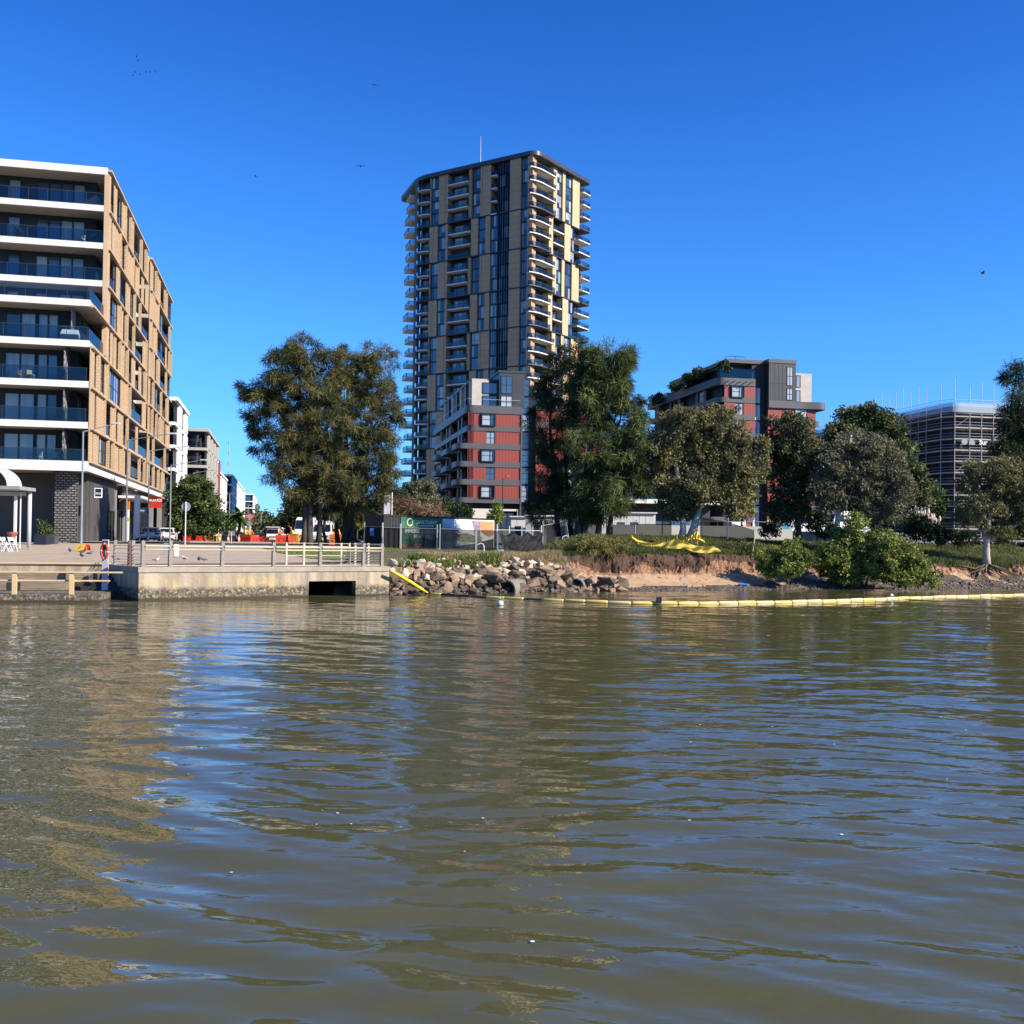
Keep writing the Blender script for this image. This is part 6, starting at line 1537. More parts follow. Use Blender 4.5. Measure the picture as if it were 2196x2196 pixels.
MB().lathe([(.35, .3), (.55, .6), (.55, 1.1), (.4, 1.5), (.1, 1.62)], n=14).build('hood', mat('machine_yellow', (.65, .3, .02), rough=.4), t, smooth=True); MB().box(-.5, .5, -.4, .4, 0, .35).build('base', BLACK, t)
def cone(label, px, D, s=1.0):
    x = GX(px, D); t = thing('traffic_cone', label, 'traffic cone', (x, D, zg(x, D) + .045))
    MB().box(-.19 * s, .19 * s, -.19 * s, .19 * s, 0, .04).build('base', BLACK, t)
    MB().lathe([(.16 * s, .04), (.105 * s, .35 * s), (.04 * s, .75 * s)], n=12).build('cone_body', ORB, t); MB().lathe([(.118 * s, .3 * s), (.083 * s, .5 * s)], n=12).build('white_band', INKW, t)
cone('orange traffic cone right of the yellow trestles, leftmost of three', 470, 110, 1.1); cone('orange traffic cone left of the blue grey wagon', 489, 110, 1.15); cone('orange traffic cone just left of the red barriers', 512, 110, 1.15)
cone('orange traffic cone under the yellow barricades by the big trunks', 650, 102)
x = GX(782, 92); t = thing('traffic_bollard', 'orange and white striped bollard at the end of the dark fence', 'bollard', (x, 92, zg(x, 92)))
for q in range(5): MB().lathe([(.12, q * .24), (.11, q * .24 + .24)], n=10).build('band', ORB if q % 2 == 0 else INKW, t)
def trestle(label, px, D, rz, L=1.3, tilt=0):
    x = GX(px, D); t = thing('barricade', label, 'barricade', (x, D, zg(x, D) + .04), rz)
    for s in (-1, 1):
        b = MB(); b.bar((s * L * .42, -.35, 0), (s * L * .42, 0, 1.0), .07, mi=0); b.bar((s * L * .42, .35, 0), (s * L * .42, 0, 1.0), .07); b.build('leg_frame', YEB, t)
    b = MB(); b.box(-L / 2, L / 2, -.1, -.06, .72, .92); b.build('board', YEB, t)
    b = MB()
    for q in range(4): b.poly([(-L / 2 + q * L / 4, -.105, .72), (-L / 2 + q * L / 4 + .12, -.105, .72), (-L / 2 + q * L / 4 + .24, -.105, .92), (-L / 2 + q * L / 4 + .12, -.105, .92)])
    b.build('stripes', BLACK if px > 600 else INKW, t)
for px, lbl in ((424, 'tilted yellow trestle barricade before the red barriers, left end'), (447, 'yellow trestle barricade next to the red barriers under the street tree'), (455, 'middle yellow trestle barricade of the left kerb row'), (463, 'last yellow trestle barricade of the left kerb row, near the cone')):
    trestle(lbl, px, 112, R(rnd.uniform(-30, 30)), 1.2)
trestle('yellow and black barricade beside the orange bin', 641, 104, R(5), 1.1); trestle('yellow and black barricade touching the big she-oak trunk', 652, 104, R(-5), 1.1)
# kerb island
x = GX(500, 104); o = MB().box(-4.2, 4.2, -.6, .6, 0, .16).build('traffic_island', mat('kerb_pale', (.45, .42, .38), (.52, .5, .45), 2), None); o.location = (x, 104, zg(x, 104) + .03); tag(o, 'low pale concrete kerb island under the cones', 'kerb')

# ------------------------------------------------------------------ people (roadworkers)
SKIN = mat('skin', (.42, .26, .18), rough=.6); NAVY = mat('navy_trousers', (.02, .022, .035), rough=.85)
def person(label, px, D, rz, top, pants=NAVY, bend=0.0, helmet=INKW, arms=((.30, .15, .95), (-.30, .1, .95))):
    x = GX(px, D); t = thing('person', label, 'person', (x, D, zg(x, D) + .04), rz)
    me = bpy.data.meshes.new('body'); hy = math.sin(bend); hz = math.cos(bend)
    def up(s, lx=0): return (lx, -hy * s, .92 + hz * s)
    V_ = [(0, 0, .92), up(.25), up(.45), up(.56), up(.66), up(.78), (.1, 0, .86), (.12, -.03, .48), (.13, .02, .06), (.13, -.14, .03), (-.1, 0, .86), (-.12, .05, .48), (-.13, .06, .06), (-.13, -.1, .03),
          up(.46, .19), (arms[0][0], -hy * .3 - arms[0][1], 1.12), (arms[0][0] * .9, -hy * .3 - arms[0][1] * 2, arms[0][2]), up(.46, -.19), (arms[1][0], -hy * .3 - arms[1][1], 1.12), (arms[1][0] * .9, -hy * .3 - arms[1][1] * 2, arms[1][2])]
    E_ = [(0, 1), (1, 2), (2, 3), (3, 4), (4, 5), (0, 6), (6, 7), (7, 8), (8, 9), (0, 10), (10, 11), (11, 12), (12, 13), (2, 14), (14, 15), (15, 16), (2, 17), (17, 18), (18, 19)]
    me.from_pydata(V_, E_, []); o = bpy.data.objects.new('body', me); COL.objects.link(o); o.parent = t
    o.modifiers.new('skin', 'SKIN'); sub = o.modifiers.new('sub', 'SUBSURF'); sub.levels = 1; sub.render_levels = 1
    rr = [.15, .14, .15, .06, .09, .085, .09, .065, .045, .035, .09, .065, .045, .035, .065, .045, .035, .065, .045, .035]
    for k, v in enumerate(me.skin_vertices[0].data): v.radius = (rr[k], rr[k]); v.use_root = (k == 0)
    me.materials.append(SKIN)
    tp = MB(); tp.tube([up(-.02), up(.22), up(.46), up(.52)], [.175, .165, .185, .09], 10); tp.tube([up(.46, .17), V_[15]], [.085, .065], 7); tp.tube([up(.46, -.17), V_[18]], [.085, .065], 7); tp.build('vest', top, t, smooth=True)
    tr_ = MB()
    for a, c_, d in ((6, 7, 8), (10, 11, 12)): tr_.tube([V_[a], V_[c_], V_[d]], [.115, .085, .07], 8)
    tr_.tube([(0, 0, .80), (0, 0, .98)], [.16, .17], 10); tr_.build('trousers', pants, t, smooth=True)
    hp = up(.80); MB().lathe([(.125, -.03), (.12, .03), (.085, .1), (.03, .125)], hp, 12).build('helmet', helmet, t, smooth=True)
    return t
HVY = mat('hi_vis_yellow', (.62, .55, .08), rough=.7); HVO = mat('hi_vis_orange', (.72, .14, .02), rough=.7)
person('roadworker in pale yellow top and white helmet, left of the red notice pole', 526, 113, R(160), HVY)
person('roadworker in orange top standing at the red notice pole', 536, 114, R(20), HVO, helmet=HVY)
person('roadworker in orange top bending beside the flat cab truck', 599, 112, R(60), HVO, bend=.5)
person('roadworker in yellow top behind the orange bin, leaning forward', 629, 107, R(-50), HVY, bend=.45, helmet=HVO)

# ------------------------------------------------------------------ container with billboard, fences
A0 = W(823, 1104, 80); A1 = W(1062, 1113, 89)
ang_ = math.atan2(A1.y - A0.y, A1.x - A0.x); Lc = math.hypot(A1.y - A0.y, A1.x - A0.x)
ct = thing('shipping_container', 'black shipping container behind the fence, carrying the billboards', 'container', (A0.x, A0.y, 2.3), ang_)
b = MB(); Hc = A0.z - 2.3; b.box(0, Lc, 0, 2.4, 0, Hc); b.build('box', mat('container_black', (.012, .013, .015), rough=.6), ct)
b = MB()
for q in range(int(Lc / .3)): b.box(q * .3 + .05, q * .3 + .19, -.035, 0, .15, Hc - .12)
b.build('ribs', mat('container_rib', (.02, .021, .024), rough=.55), ct)
b = MB(); b.box(-.03, Lc + .03, -.06, .02, Hc - .12, Hc + .02); b.box(-.03, Lc + .03, -.06, .02, 0, .14); b.build('rails', BLACK, ct)
def c_at(px):
    k = (px - 1098) / F; dx, dy = A1.x - A0.x, A1.y - A0.y; return Lc * (k * A0.y - A0.x) / (dx - k * dy)
g0, g1, g2 = c_at(858), c_at(947), c_at(1058)
bb = thing('billboard', 'dark green billboard reading SANCTUARY with a gold ring emblem', 'billboard', (A0.x, A0.y, 2.3), ang_)
MB().box(g0, g1, -.1, -.06, .05, Hc - .13).build('panel', mat('billboard_green', (.015, .10, .062), (.03, .16, .10), .7, rough=.5), bb)
gm = (g0 + g1) / 2; GOLDL = mat('lettering_gold', (.78, .68, .34)); ws = (g1 - g0)
word(bb, 'SANCTUARY', .40, (g0 + ws * .60, -.11, Hc - .50), (R(90), 0, 0), GOLDL); word(bb, 'WENTWORTH POINT', .15, (g0 + ws * .62, -.11, Hc - .78), (R(90), 0, 0), INKW)
word(bb, 'IMMERSE YOURSELF', .42, (gm, -.11, Hc - 1.22), (R(90), 0, 0), INKW); word(bb, 'IN NATURE', .34, (gm, -.11, Hc - 1.64), (R(90), 0, 0), INKW)
b = MB(); n = 26; b.tube([(g0 + ws * .2 + .30 * math.cos(2 * math.pi * i / n), -.12, Hc - .52 + .30 * math.sin(2 * math.pi * i / n)) for i in range(n + 1)], .03, 5, caps=False); b.tube([(g0 + ws * .2 + .23 * math.cos(2 * math.pi * i / n), -.12, Hc - .52 + .25 * math.sin(2 * math.pi * i / n)) for i in range(n + 1)], .02, 5, caps=False); b.build('ring_emblem', GOLDL, bb)
MB().box(g0 + .05, g1 - .05, -.112, -.102, .1, .38).build('footer_strip', mat('footer_brown', (.28, .13, .09)), bb)
b2 = thing('billboard', 'picture billboard of a pale building with a copper coloured corner, right half of the container', 'billboard', (A0.x, A0.y, 2.3), ang_)
w2 = g2 - g1; MB().box(g1 + .01, g2, -.1, -.06, .05, Hc - .13).build('sky_panel', mat('picture_sky', (.62, .66, .70), (.75, .77, .78), .6, rough=.5), b2)
def pq(pts, d, m_, nm): MB().poly([(g1 + u * w2, -.1 - d, .1 + v * (Hc - .28)) for u, v in pts]).build(nm, m_, b2)
pq([(.02, .98), (.02, .45), (.3, .55), (.42, .5), (.04, .86)], .004, mat('picture_facade', (.45, .47, .5), (.55, .56, .58), 2), 'facade')
pq([(.55, .98), (.72, .98), (.72, .35), (.62, .45)], .004, mat('picture_violet', (.16, .12, .2), (.34, .28, .34), 5), 'facade')
pq([(.71, .98), (.99, .98), (.99, .5), (.9, .42), (.8, .5), (.73, .6)], .006, mat('picture_copper', (.45, .19, .09), (.6, .28, .14), 1.2), 'copper_corner')
pq([(.02, .5), (.15, .56), (.3, .5), (.45, .55), (.6, .46), (.75, .42), (.75, .2), (.02, .22)], .005, mat('picture_trees', (.10, .11, .07), (.32, .34, .28), 6), 'tree_band')
pq([(.02, .06), (.02, .2), (.4, .22), (.55, .16)], .008, mat('picture_pool', (.12, .36, .40), (.3, .5, .52), 4), 'pool')
pq([(.02, .02), (.56, .16), (.99, .36), (.99, .02)], .009, mat('picture_dark', (.05, .05, .055), (.1, .1, .1), 3), 'lawn')

NET = glass_mat('shade_cloth', (.52, .52, .52), 0.0, .52, (.035, .036, .036))
# the cloth does not mirror
for n_ in NET.node_tree.nodes:
    if n_.type == 'BSDF_GLOSSY': n_.inputs['Roughness'].default_value = 1
NET2 = glass_mat('dark_shade_cloth', (.4, .4, .4), 0.0, .78, (.03, .03, .03))
def fpanel(label, p0, p1, group='temporary fence panels with dark cloth', cloth=NET, h0=None):
    """panel between two top corners given as (px, py, D)"""
    a, c_ = W(*p0), W(*p1); ang = math.atan2(c_.y - a.y, c_.x - a.x); L = math.hypot(c_.x - a.x, c_.y - a.y)
    zb = 1.95 if a.x < 2 else float(zbank(np.array(a.x), np.array(a.y))) + .05
    t = thing('temporary_fence', label, 'fence', (a.x, a.y, zb), ang, group); ha, hc = a.z - zb, c_.z - zb
    b = MB(); b.tube([(.02, 0, -.3), (.02, 0, ha + .35)], .03, 6); b.build('post', WIRE, t); MB().tube([(L - .02, 0, -.3), (L - .02, 0, hc + .3)], .03, 6).build('post', WIRE, t)
    MB().tube([(.02, 0, ha), (L - .02, 0, hc)], .02, 5).build('top_rail', WIRE, t)
    b = MB(); n = 14
    for i in range(n):
        u0, u1 = i / n, (i + 1) / n; s0 = .025 * math.sin(u0 * 19 + a.x); s1 = .025 * math.sin(u1 * 19 + a.x)
        b.poly([(u0 * L, .05 + s0, 0), (u1 * L, .05 + s1, 0), (u1 * L, .05 + s1, hc + (ha - hc) * (1 - u1) - .02), (u0 * L, .05 + s0, hc + (ha - hc) * (1 - u0) - .02)])
    b.build('cloth', cloth, t)
fpanel('fence panel with dark cloth and a blue notice, left of the container', (782, 1129, 79), (820, 1130, 74.5), None, NET2)
p = W(798, 1134, 78); o = MB().box(-.14, .14, -.03, -.01, -.55, 0).build('blue_notice', mat('sign_blue', (.03, .16, .42))); o.location = W(798, 1133, 76.2); tag(o, 'narrow blue notice tied to the dark fence cloth', 'sign')
fpanel('narrow fence panel in front of the bare black end of the container', (821, 1131, 74), (859, 1132, 74), None, NET2)
fpanel('fence panel in front of the green billboard', (860, 1132, 74), (938, 1134, 74), None)
fpanel('fence panel in front of the picture billboard, left one', (943, 1134, 73.5), (1021, 1137, 73.5), None)
fpanel('fence panel in front of the picture billboard, right one', (1022, 1137, 73.5), (1068, 1138, 73), None)
fpanel('fence panel with cloth rising from the black sheet to the she-oaks', (1164, 1127, 76), (1214, 1118, 78), None, NET)
fpanel('fence panel with cloth among the she-oak trunks', (1215, 1118, 78), (1290, 1110, 80), None, NET)
fpanel('sagging fence panel with cloth right of the she-oak trunks', (1300, 1126, 81), (1362, 1126, 81), None, NET)
fpanel('fence panel left of the pale paperbark trunk', (1364, 1124, 81), (1440, 1124, 81), None, NET)
fpanel('fence panel right of the pale paperbark trunk', (1505, 1110, 79), (1560, 1120, 78), None, NET)
fpanel('last fence panel, cloth sloping down to a leaning pole', (1561, 1120, 78), (1618, 1138, 75), None, NET)
for px, pt, pb, D, lb_2 in ((1310, 1100, 1152, 80, 'dark star post right of the middle she-oaks'), (1420, 1108, 1152, 79, 'dark star post left of the pale paperbark trunk'), (1503, 1105, 1150, 79, 'dark star post right of the pale paperbark trunk'), (1752, 1114, 1152, 84, 'grey post by the gum tree in front of the hoarding')):
    a, c_ = W(px, pb, D), W(px, pt, D); o = MB().tube([(0, 0, -.4), (0, 0, c_.z - a.z)], .045, 5).build('fence_post', DARKM); o.location = a; tag(o, lb_2, 'post')
a, c_ = W(1612, 1194, 72), W(1621, 1136, 73); o = MB().tube([(0, 0, -.2), tuple(c_ - a)], .035, 6).build('leaning_pole', PALE); o.location = a; tag(o, 'pale pole leaning at the broken end of the fence', 'pole')
a, c_ = W(1221, 1160, 77), W(1213, 1113, 77); o = MB().tube([(0, 0, -.2), tuple(c_ - a)], .05, 6).build('leaning_pole', WIRE); o.location = a; tag(o, 'grey pole leaning left in front of the she-oak trunks', 'pole')
def hoop(label, pts, D, m_):
    q = [W(px, py, D) for px, py in pts]; o = MB().tube([v - q[0] for v in q], .035, 6).build('bent_pipe', m_); o.location = q[0]; tag(o, label, 'pipe')
hoop('bent white pipe standing in the dry grass before the fence', [(1038, 1190), (1038, 1172), (1036, 1167), (1031, 1165), (1024, 1168)], 70, INKW)
hoop('small white bent frame lying in the weeds right of the black sheet', [(1210, 1166), (1206, 1155), (1207, 1151), (1215, 1148), (1217, 1150), (1219, 1164), (1210, 1166)], 75.5, INKW)
# black plastic sheet over a fence
SHEET = mat('black_plastic_sheet', (.010, .0105, .012), (.018, .0185, .02), 2, rough=.6, spec=.12)
p0, p1 = W(1068, 1139, 66), W(1163, 1138, 68); zb = W(1110, 1201, 66).z
t = thing('plastic_sheet', 'crumpled black plastic sheet hung over the fence', 'sheet', (p0.x, p0.y, zb), math.atan2(p1.y - p0.y, p1.x - p0.x)); Ls = (p1 - p0).length; Hs = p0.z - zb
nu, nv = 90, 44; U, Vv = np.meshgrid(np.linspace(0, 1, nu), np.linspace(0, 1, nv))
sagt = .28 * np.abs(np.sin(U * math.pi * 3.0)) ** 1.4
fold = .17 * np.sin(U * 12 + 3.2 * np.sin(Vv * 1.3 + U * 3)) * (.3 + .7 * Vv) + .14 * fbm(U * 6, Vv * 5, 61, 5) + .03 * np.sin(U * 25 + Vv * 17)
Xs = U * Ls + .25 * (Vv) * (1 - U) * 1.6; Ys = -.35 * Vv - fold; Zs = Hs * (1 - Vv) - sagt * (1 - Vv)
i = np.arange(nu * nv).reshape(nv, nu)
npmesh('sheet', np.stack([Xs, Ys, Zs], -1).reshape(-1, 3), np.stack([i[:-1, :-1], i[1:, :-1], i[1:, 1:], i[:-1, 1:]], -1).reshape(-1, 4), SHEET, t, smooth=True)
b = MB()
for px_, k in ((0.0, 0), (.27, 1), (.55, 2), (.8, 3), (1, 4)): b.tube([(px_ * Ls, .12, -.3), (px_ * Ls, .12, Hs + .45 - .1 * (k % 2))], .035, 5)
b.tube([(-.1, .12, Hs + .08), (Ls + .1, .12, Hs + .08)], .03, 5); b.build('support_frame', WIRE, t)
# pale hoarding wall behind the fence
h0, h1 = W(1236, 1124, 90), W(1700, 1124, 90)
t = thing('hoarding_wall', 'long pale hoarding wall with shadow patches behind the fence', 'wall', (h0.x, 90, 2.6), 0)
MB().box(0, h1.x - h0.x, 0, .25, 0, h0.z - 2.6).build('panels', mat('hoarding_pale', (.50, .49, .46), (.62, .61, .58), .5, rough=.7), t)
b = MB(); b.tube([(10, .1, h0.z - 2.2), (h1.x - h0.x, .1, h0.z - 2.2)], .03, 5)
for q in range(8): b.tube([(10 + q * 1.2, .1, h0.z - 2.7), (10 + q * 1.2, .1, h0.z - 2.2)], .025, 5)
b.build('top_rail', WIRE, t)
h2, h3 = W(1700, 1124, 92), W(2090, 1128, 94)
t = thing('hoarding_wall', 'low grey wall behind the mangroves and pampas grass', 'wall', (h2.x, 96, 2.6), 0); MB().box(0, h3.x - h2.x, 0, .25, 0, 1.75).build('panels', mat('hoarding_grey', (.3, .31, .33), (.4, .41, .43), .6), t)
o = MB().box(-.28, .28, -.02, .02, -.28, .28).build('blue_notice', mat('sign_sky', (.06, .36, .62))); o.location = W(1686, 1128, 89.6); tag(o, 'square bright blue notice on the pale hoarding', 'sign')
# sheds
def shed(label, px0, px1, pyt, D, zb, m_, doors):
    a, c_ = W(px0, pyt, D), W(px1, pyt, D); t = thing('site_shed', label, 'shed', (a.x, D, zb), 0); L = c_.x - a.x; H = a.z - zb
    MB().box(0, L, 0, 3, 0, H).build('walls', m_, t); MB().box(-.15, L + .15, -.2, 3.2, H, H + .12).build('roof', WHITE, t)
    for u in doors: MB().box(u * L - .4, u * L + .4, -.02, 0, .2, 2.1).build('door', mat('shed_door_dark', (.05, .055, .065)), t)
    b = MB()
    for q in range(int(L / .6)): b.box(q * .6, q * .6 + .03, -.012, 0, 0, H)
    b.build('ribs', SOFFIT, t)
shed('grey site shed with dark doors behind the black sheet', 1128, 1236, 1107, 102, 2.6, mat('shed_grey', (.36, .36, .37), (.42, .42, .43), 1), (.2, .5, .78))
shed('white site shed with a railing in front, between she-oak and paperbark', 1292, 1406, 1100, 100, 3.0, WHITE, (.35, .6))
shed('low white cabin at the left of the grey shed', 1096, 1130, 1109, 106, 2.6, WHITE, (.5,))

# ------------------------------------------------------------------ yellow mesh barrier on stakes
YM = glass_mat('yellow_mesh', (.95, .75, .25), 0.0, .80, (.85, .60, .12))
def cloth_strip(label, top, bot, D0, D1, stakes):
    t = thing('mesh_barrier', label, 'barrier mesh', W(top[0][0], bot[0][1], D0)); o0 = t.location
    n = 60; tx = [p[0] for p in top]; Vt = []; 
    for k in range(n + 1):
        px = tx[0] + (tx[-1] - tx[0]) * k / n; yt = np.interp(px, tx, [p[1] for p in top]); yb_ = np.interp(px, [p[0] for p in bot], [p[1] for p in bot]); D = D0 + (D1 - D0) * k / n
        for j in range(6):
            v = j / 5; q = W(px, yt + (yb_ - yt) * v, D - .25 * v * v + .10 * math.sin(v * 7 + k * .35) + .06 * math.sin(k * .9 + v * 3)); Vt.append(q - o0)
    i = np.arange((n + 1) * 6).reshape(n + 1, 6); npmesh('mesh', np.array(Vt), np.stack([i[:-1, :-1], i[:-1, 1:], i[1:, 1:], i[1:, :-1]], -1).reshape(-1, 4), YM, t, smooth=True)
    for px, py, pb, D in stakes: a = W(px, py, D) - o0; c_ = W(px, pb, D) - o0; MB().tube([c_, a], .03, 5).build('stake', YEB, t)
cloth_strip('long sagging yellow barrier mesh on stakes along the bank edge', [(1355, 1149), (1368, 1158), (1390, 1164), (1420, 1164), (1438, 1160), (1452, 1153), (1466, 1161), (1490, 1170), (1515, 1172), (1530, 1171), (1546, 1181)],
            [(1355, 1153), (1368, 1166), (1390, 1172), (1420, 1175), (1452, 1177), (1466, 1176), (1490, 1184), (1515, 1187), (1530, 1184), (1546, 1183)], 71.5, 69.5, [(1355, 1147, 1172, 71.5), (1452, 1150, 1178, 70.6)])
cloth_strip('orange tinged back part of the yellow mesh peaking on a stake', [(1462, 1160), (1480, 1148), (1496, 1140), (1502, 1150), (1512, 1162)], [(1462, 1165), (1480, 1158), (1493, 1155), (1500, 1157), (1512, 1164)], 73.5, 73, [(1496, 1136, 1170, 73.4)])

# ------------------------------------------------------------------ floating boom
YF = mat('boom_yellow', (.66, .45, .10), (.74, .58, .22), 1.5, rough=.45); YP = mat('boom_faded', (.66, .50, .20), (.72, .58, .30), 1.5, rough=.5); BF = mat('boom_black', (.02, .02, .02), rough=.5)
bm_pts = [(917, 55.6), (1040, 52.6), (1150, 51.0), (1260, 49.8), (1356, 49.2), (1460, 49.4), (1560, 50.3), (1700, 52.0), (1823, 54.4), (1941, 57.6), (2044, 60.2), (2196, 63.8), (2320, 67)]
BPX = np.array([[GX(px, D, 1285), D] for px, D in bm_pts])
seg = np.r_[0, np.cumsum(np.hypot(*np.diff(BPX, axis=0).T))]
def bpt(s): return Vector((float(np.interp(s, seg, BPX[:, 0])), float(np.interp(s, seg, BPX[:, 1])), .05))
bt = thing('floating_boom', 'floating boom of yellow, faded and black floats across the water', 'boom', bpt(0)); s = 0.0; k = 0; o0 = bpt(0)
while s < seg[-1] - 1.2:
    L = 1.12; a, c_ = bpt(s) - o0, bpt(s + L - .07) - o0; pxx = s / seg[-1]
    m_ = (BF if (k % 5) in (1, 2, 3) else YF) if s < 7.2 else (YF if (k * 7) % 5 else YP) if s < 18 else (YP if k % 3 else YF)
    if 12.4 < s < 13.4: m_ = mat('boom_grey', (.4, .38, .36))
    d = (c_ - a).normalized(); r_ = .10 if s > 7 else .085; dz = .012 * math.sin(k * 1.7) - .02
    MB().tube([a - d * .02 + Vector((0, 0, dz)), a + d * .05 + Vector((0, 0, dz)), c_ - d * .05 + Vector((0, 0, dz)), c_ + d * .03 + Vector((0, 0, dz))], [r_ * .7, r_, r_, r_ * .7], 10).build('float', m_, bt, smooth=True)
    s += L; k += 1
MB().tube([bpt(x) - o0 + Vector((0, 0, -.06)) for x in np.linspace(0, seg[-1] - 1, 60)], .03, 5).build('cable', BF, bt)
q = [W(836, 1223, 53.4), W(856, 1234, 53.8), W(880, 1248, 54.4), W(900, 1261, 54.9), W(918, 1272, 55.4)]
o = MB().tube([v - q[0] for v in q], [.07, .09, .10, .085, .05], 9).build('yellow_hose', mat('hose_yellow', (.72, .50, .02), (.78, .58, .04), 3, rough=.4), None, smooth=True); o.location = q[0]; tag(o, 'bright yellow boom end lying down over the rocks beside the quay', 'boom end')
p = W(1073, 1299, 46.6); p.z = .06; o = MB().lathe([(.03, -.12), (.13, -.04), (.14, .04), (.1, .12), (.03, .15)], n=12).build('mooring_buoy', mat('buoy_white', (.72, .66, .62))); o.location = p; tag(o, 'small white buoy floating before the boom', 'buoy')
p = W(1071, 1287, 50.4); p.z = .1; o = MB().lathe([(.02, -.06), (.1, 0), (.02, .07)], n=8).build('green_float', mat('float_green', (.05, .4, .2))); o.location = p; tag(o, 'tiny green float touching the boom above the white buoy', 'float')
p = W(1413, 1288, 49.2); p.z = .18; o = MB().box(-.12, .12, -.1, .1, -.12, .16).build('boom_joint', BF); o.location = p; tag(o, 'black joint box sitting on the boom', 'joint')
p = W(1912, 1279, 56.8); p.z = .22; o = MB().lathe([(.03, -.06), (.12, 0), (.03, .1)], n=8).build('white_float', INKW); o.location = p; tag(o, 'tiny white float on the far right boom', 'float')

# ------------------------------------------------------------------ cafe shelter and things at the left edge
D = 66; z0 = 2.12
sh = thing('cafe_shelter', 'cafe shelter with a curved pale roof on columns at the left edge', 'shelter', (W(0, 1165, D).x, D, z0), R(4)); K = D / F
def lx(px): return W(px, 1160, D).x - sh.location.x
def lz(py): return W(30, py, D).z - z0
b = MB(); cx = lx(-12); rad = lx(42) - cx; n = 14
zc_ = lz(1046); rz_ = lz(1004) - zc_
arc = [(cx + rad * math.sin(R(90) * (1 - i / n)), zc_ + rz_ * math.cos(R(90) * (1 - i / n))) for i in range(n + 1)]
arc += [(2 * cx - x, z) for x, z in arc[::-1][1:]]
for (x0, z_0), (x1, z_1) in zip(arc[:-1], arc[1:]):
    b.poly([(x0, -2.2, z_0), (x1, -2.2, z_1), (x1, 0, z_1), (x0, 0, z_0)])
b.build('curved_roof', mat('roof_metal', (.40, .42, .47), (.46, .48, .53), 2, rough=.4), sh)
b = MB(); b.tube([(x, .0, z) for x, z in arc], .05, 6); b.tube([(x, -.5, z) for x, z in arc], .04, 6); b.tube([(x, -1.6, z) for x, z in arc], .03, 6); b.build('roof_ribs', mat('roof_rib', (.5, .5, .52)), sh)
MB().box(lx(-80), lx(70), -2.4, .2, lz(1053), lz(1046)).build('eave_plate', mat('eave_grey', (.22, .23, .23), (.28, .29, .29), 2), sh)
MB().box(lx(-80), lx(52), -.1, .1, lz(1063), lz(1055)).build('beam', mat('beam_pale', (.42, .44, .43)), sh)
MB().tube([(lx(59), .1, 0), (lx(59), .1, lz(1052))], .125, 12).build('column', mat('column_pale', (.46, .45, .45), (.52, .51, .51), 2), sh, smooth=True)
MB().box(lx(35.5), lx(40.5), -.6, -.45, 0, lz(1064)).build('column', mat('column_white', (.62, .61, .58)), sh); MB().box(lx(44), lx(46), -.3, -.24, 0, lz(1056)).build('strut', mat('column_white', (.62, .61, .58)), sh)
def fold_chair(px, D, label, rz):
    x = GX(px, D); t = thing('cafe_chair', label, 'chair', (x, D, zg(x, D) + .02), rz)
    for s_ in (-.2, .2):
        MB().bar((s_, -.22, 0), (s_, .2, .9), .035).build('leg', INKW, t); MB().bar((s_, .22, 0), (s_, -.1, .5), .035).build('leg', INKW, t)
    MB().box(-.2, .2, -.18, .2, .44, .47).build('seat', INKW, t); MB().box(-.2, .2, .15, .19, .68, .88).build('backrest', INKW, t)
fold_chair(2, 63.5, 'white folding chair cut by the left edge of the picture', R(80)); fold_chair(14, 63.2, 'white folding chair between the brazier and the left edge', R(100)); fold_chair(27, 63.4, 'white folding chair right beside the shelter column', R(70))
x = GX(26, 65); t = thing('copper_brazier', 'copper coloured bowl on a dark tripod under the shelter', 'brazier', (x, 65, zg(x, 65)))
MB().lathe([(.12, .75), (.3, 1.05), (.33, 1.18), (.3, 1.18)], n=14).build('bowl', mat('copper', (.32, .11, .06), rough=.5), t)
for q in range(3): MB().bar((.3 * math.cos(q * 2.1), .3 * math.sin(q * 2.1), 0), (.05 * math.cos(q * 2.1), .05 * math.sin(q * 2.1), .8), .04).build('leg', DARKM, t)
x = GX(91, 73); t = thing('planter', 'navy box planter with a leafy shrub before the podium wall', 'planter', (x, 73, zg(x, 73)))
bev(MB().box(-.45, .45, -.4, .4, 0, .75).build('box', mat('planter_navy', (.015, .018, .035)), t), .02)
C = GT.normal(size=(26, 3)) * .26 + np.array([0.1, 0, 1.15]); V, Q = leaf_quads(C, np.full(26, .25), C * 0, 26, 'leaf', .16, .09); npmesh('shrub', V, Q, DGR, t, mi=np.repeat(GT.choice(3, 26), 26))
x = GX(112, 74); t = thing('planter', 'low grey box planter right of the navy planter', 'planter', (x, 74, zg(x, 74))); bev(MB().box(-.32, .32, -.3, .3, 0, .6).build('box', mat('planter_grey', (.06, .065, .07)), t), .02)
C = GT.normal(size=(12, 3)) * .16 + np.array([0, 0, .75]); V, Q = leaf_quads(C, np.full(12, .2), C * 0, 20, 'leaf', .14, .08); npmesh('shrub', V, Q, DGR, t, mi=np.repeat(GT.choice(3, 12), 20))
def aframe(px, D, label, m_, sc_=1.0):
    x = GX(px, D); t = thing('sandwich_board', label, 'sign', (x, D, zg(x, D) + .03), R(-10))
    MB().bar((0, -.2, .0), (0, -.02, .4 * sc_), .55 * sc_, .03, up=(0, 1, 0)).build('front_board', m_, t); MB().bar((0, .2, .0), (0, .02, .4 * sc_), .55 * sc_, .03, up=(0, 1, 0)).build('rear_board', m_, t)
    MB().bar((-.06, -.16, .16), (.06, -.1, .30), .05, .03).build('symbol', BLACK, t)
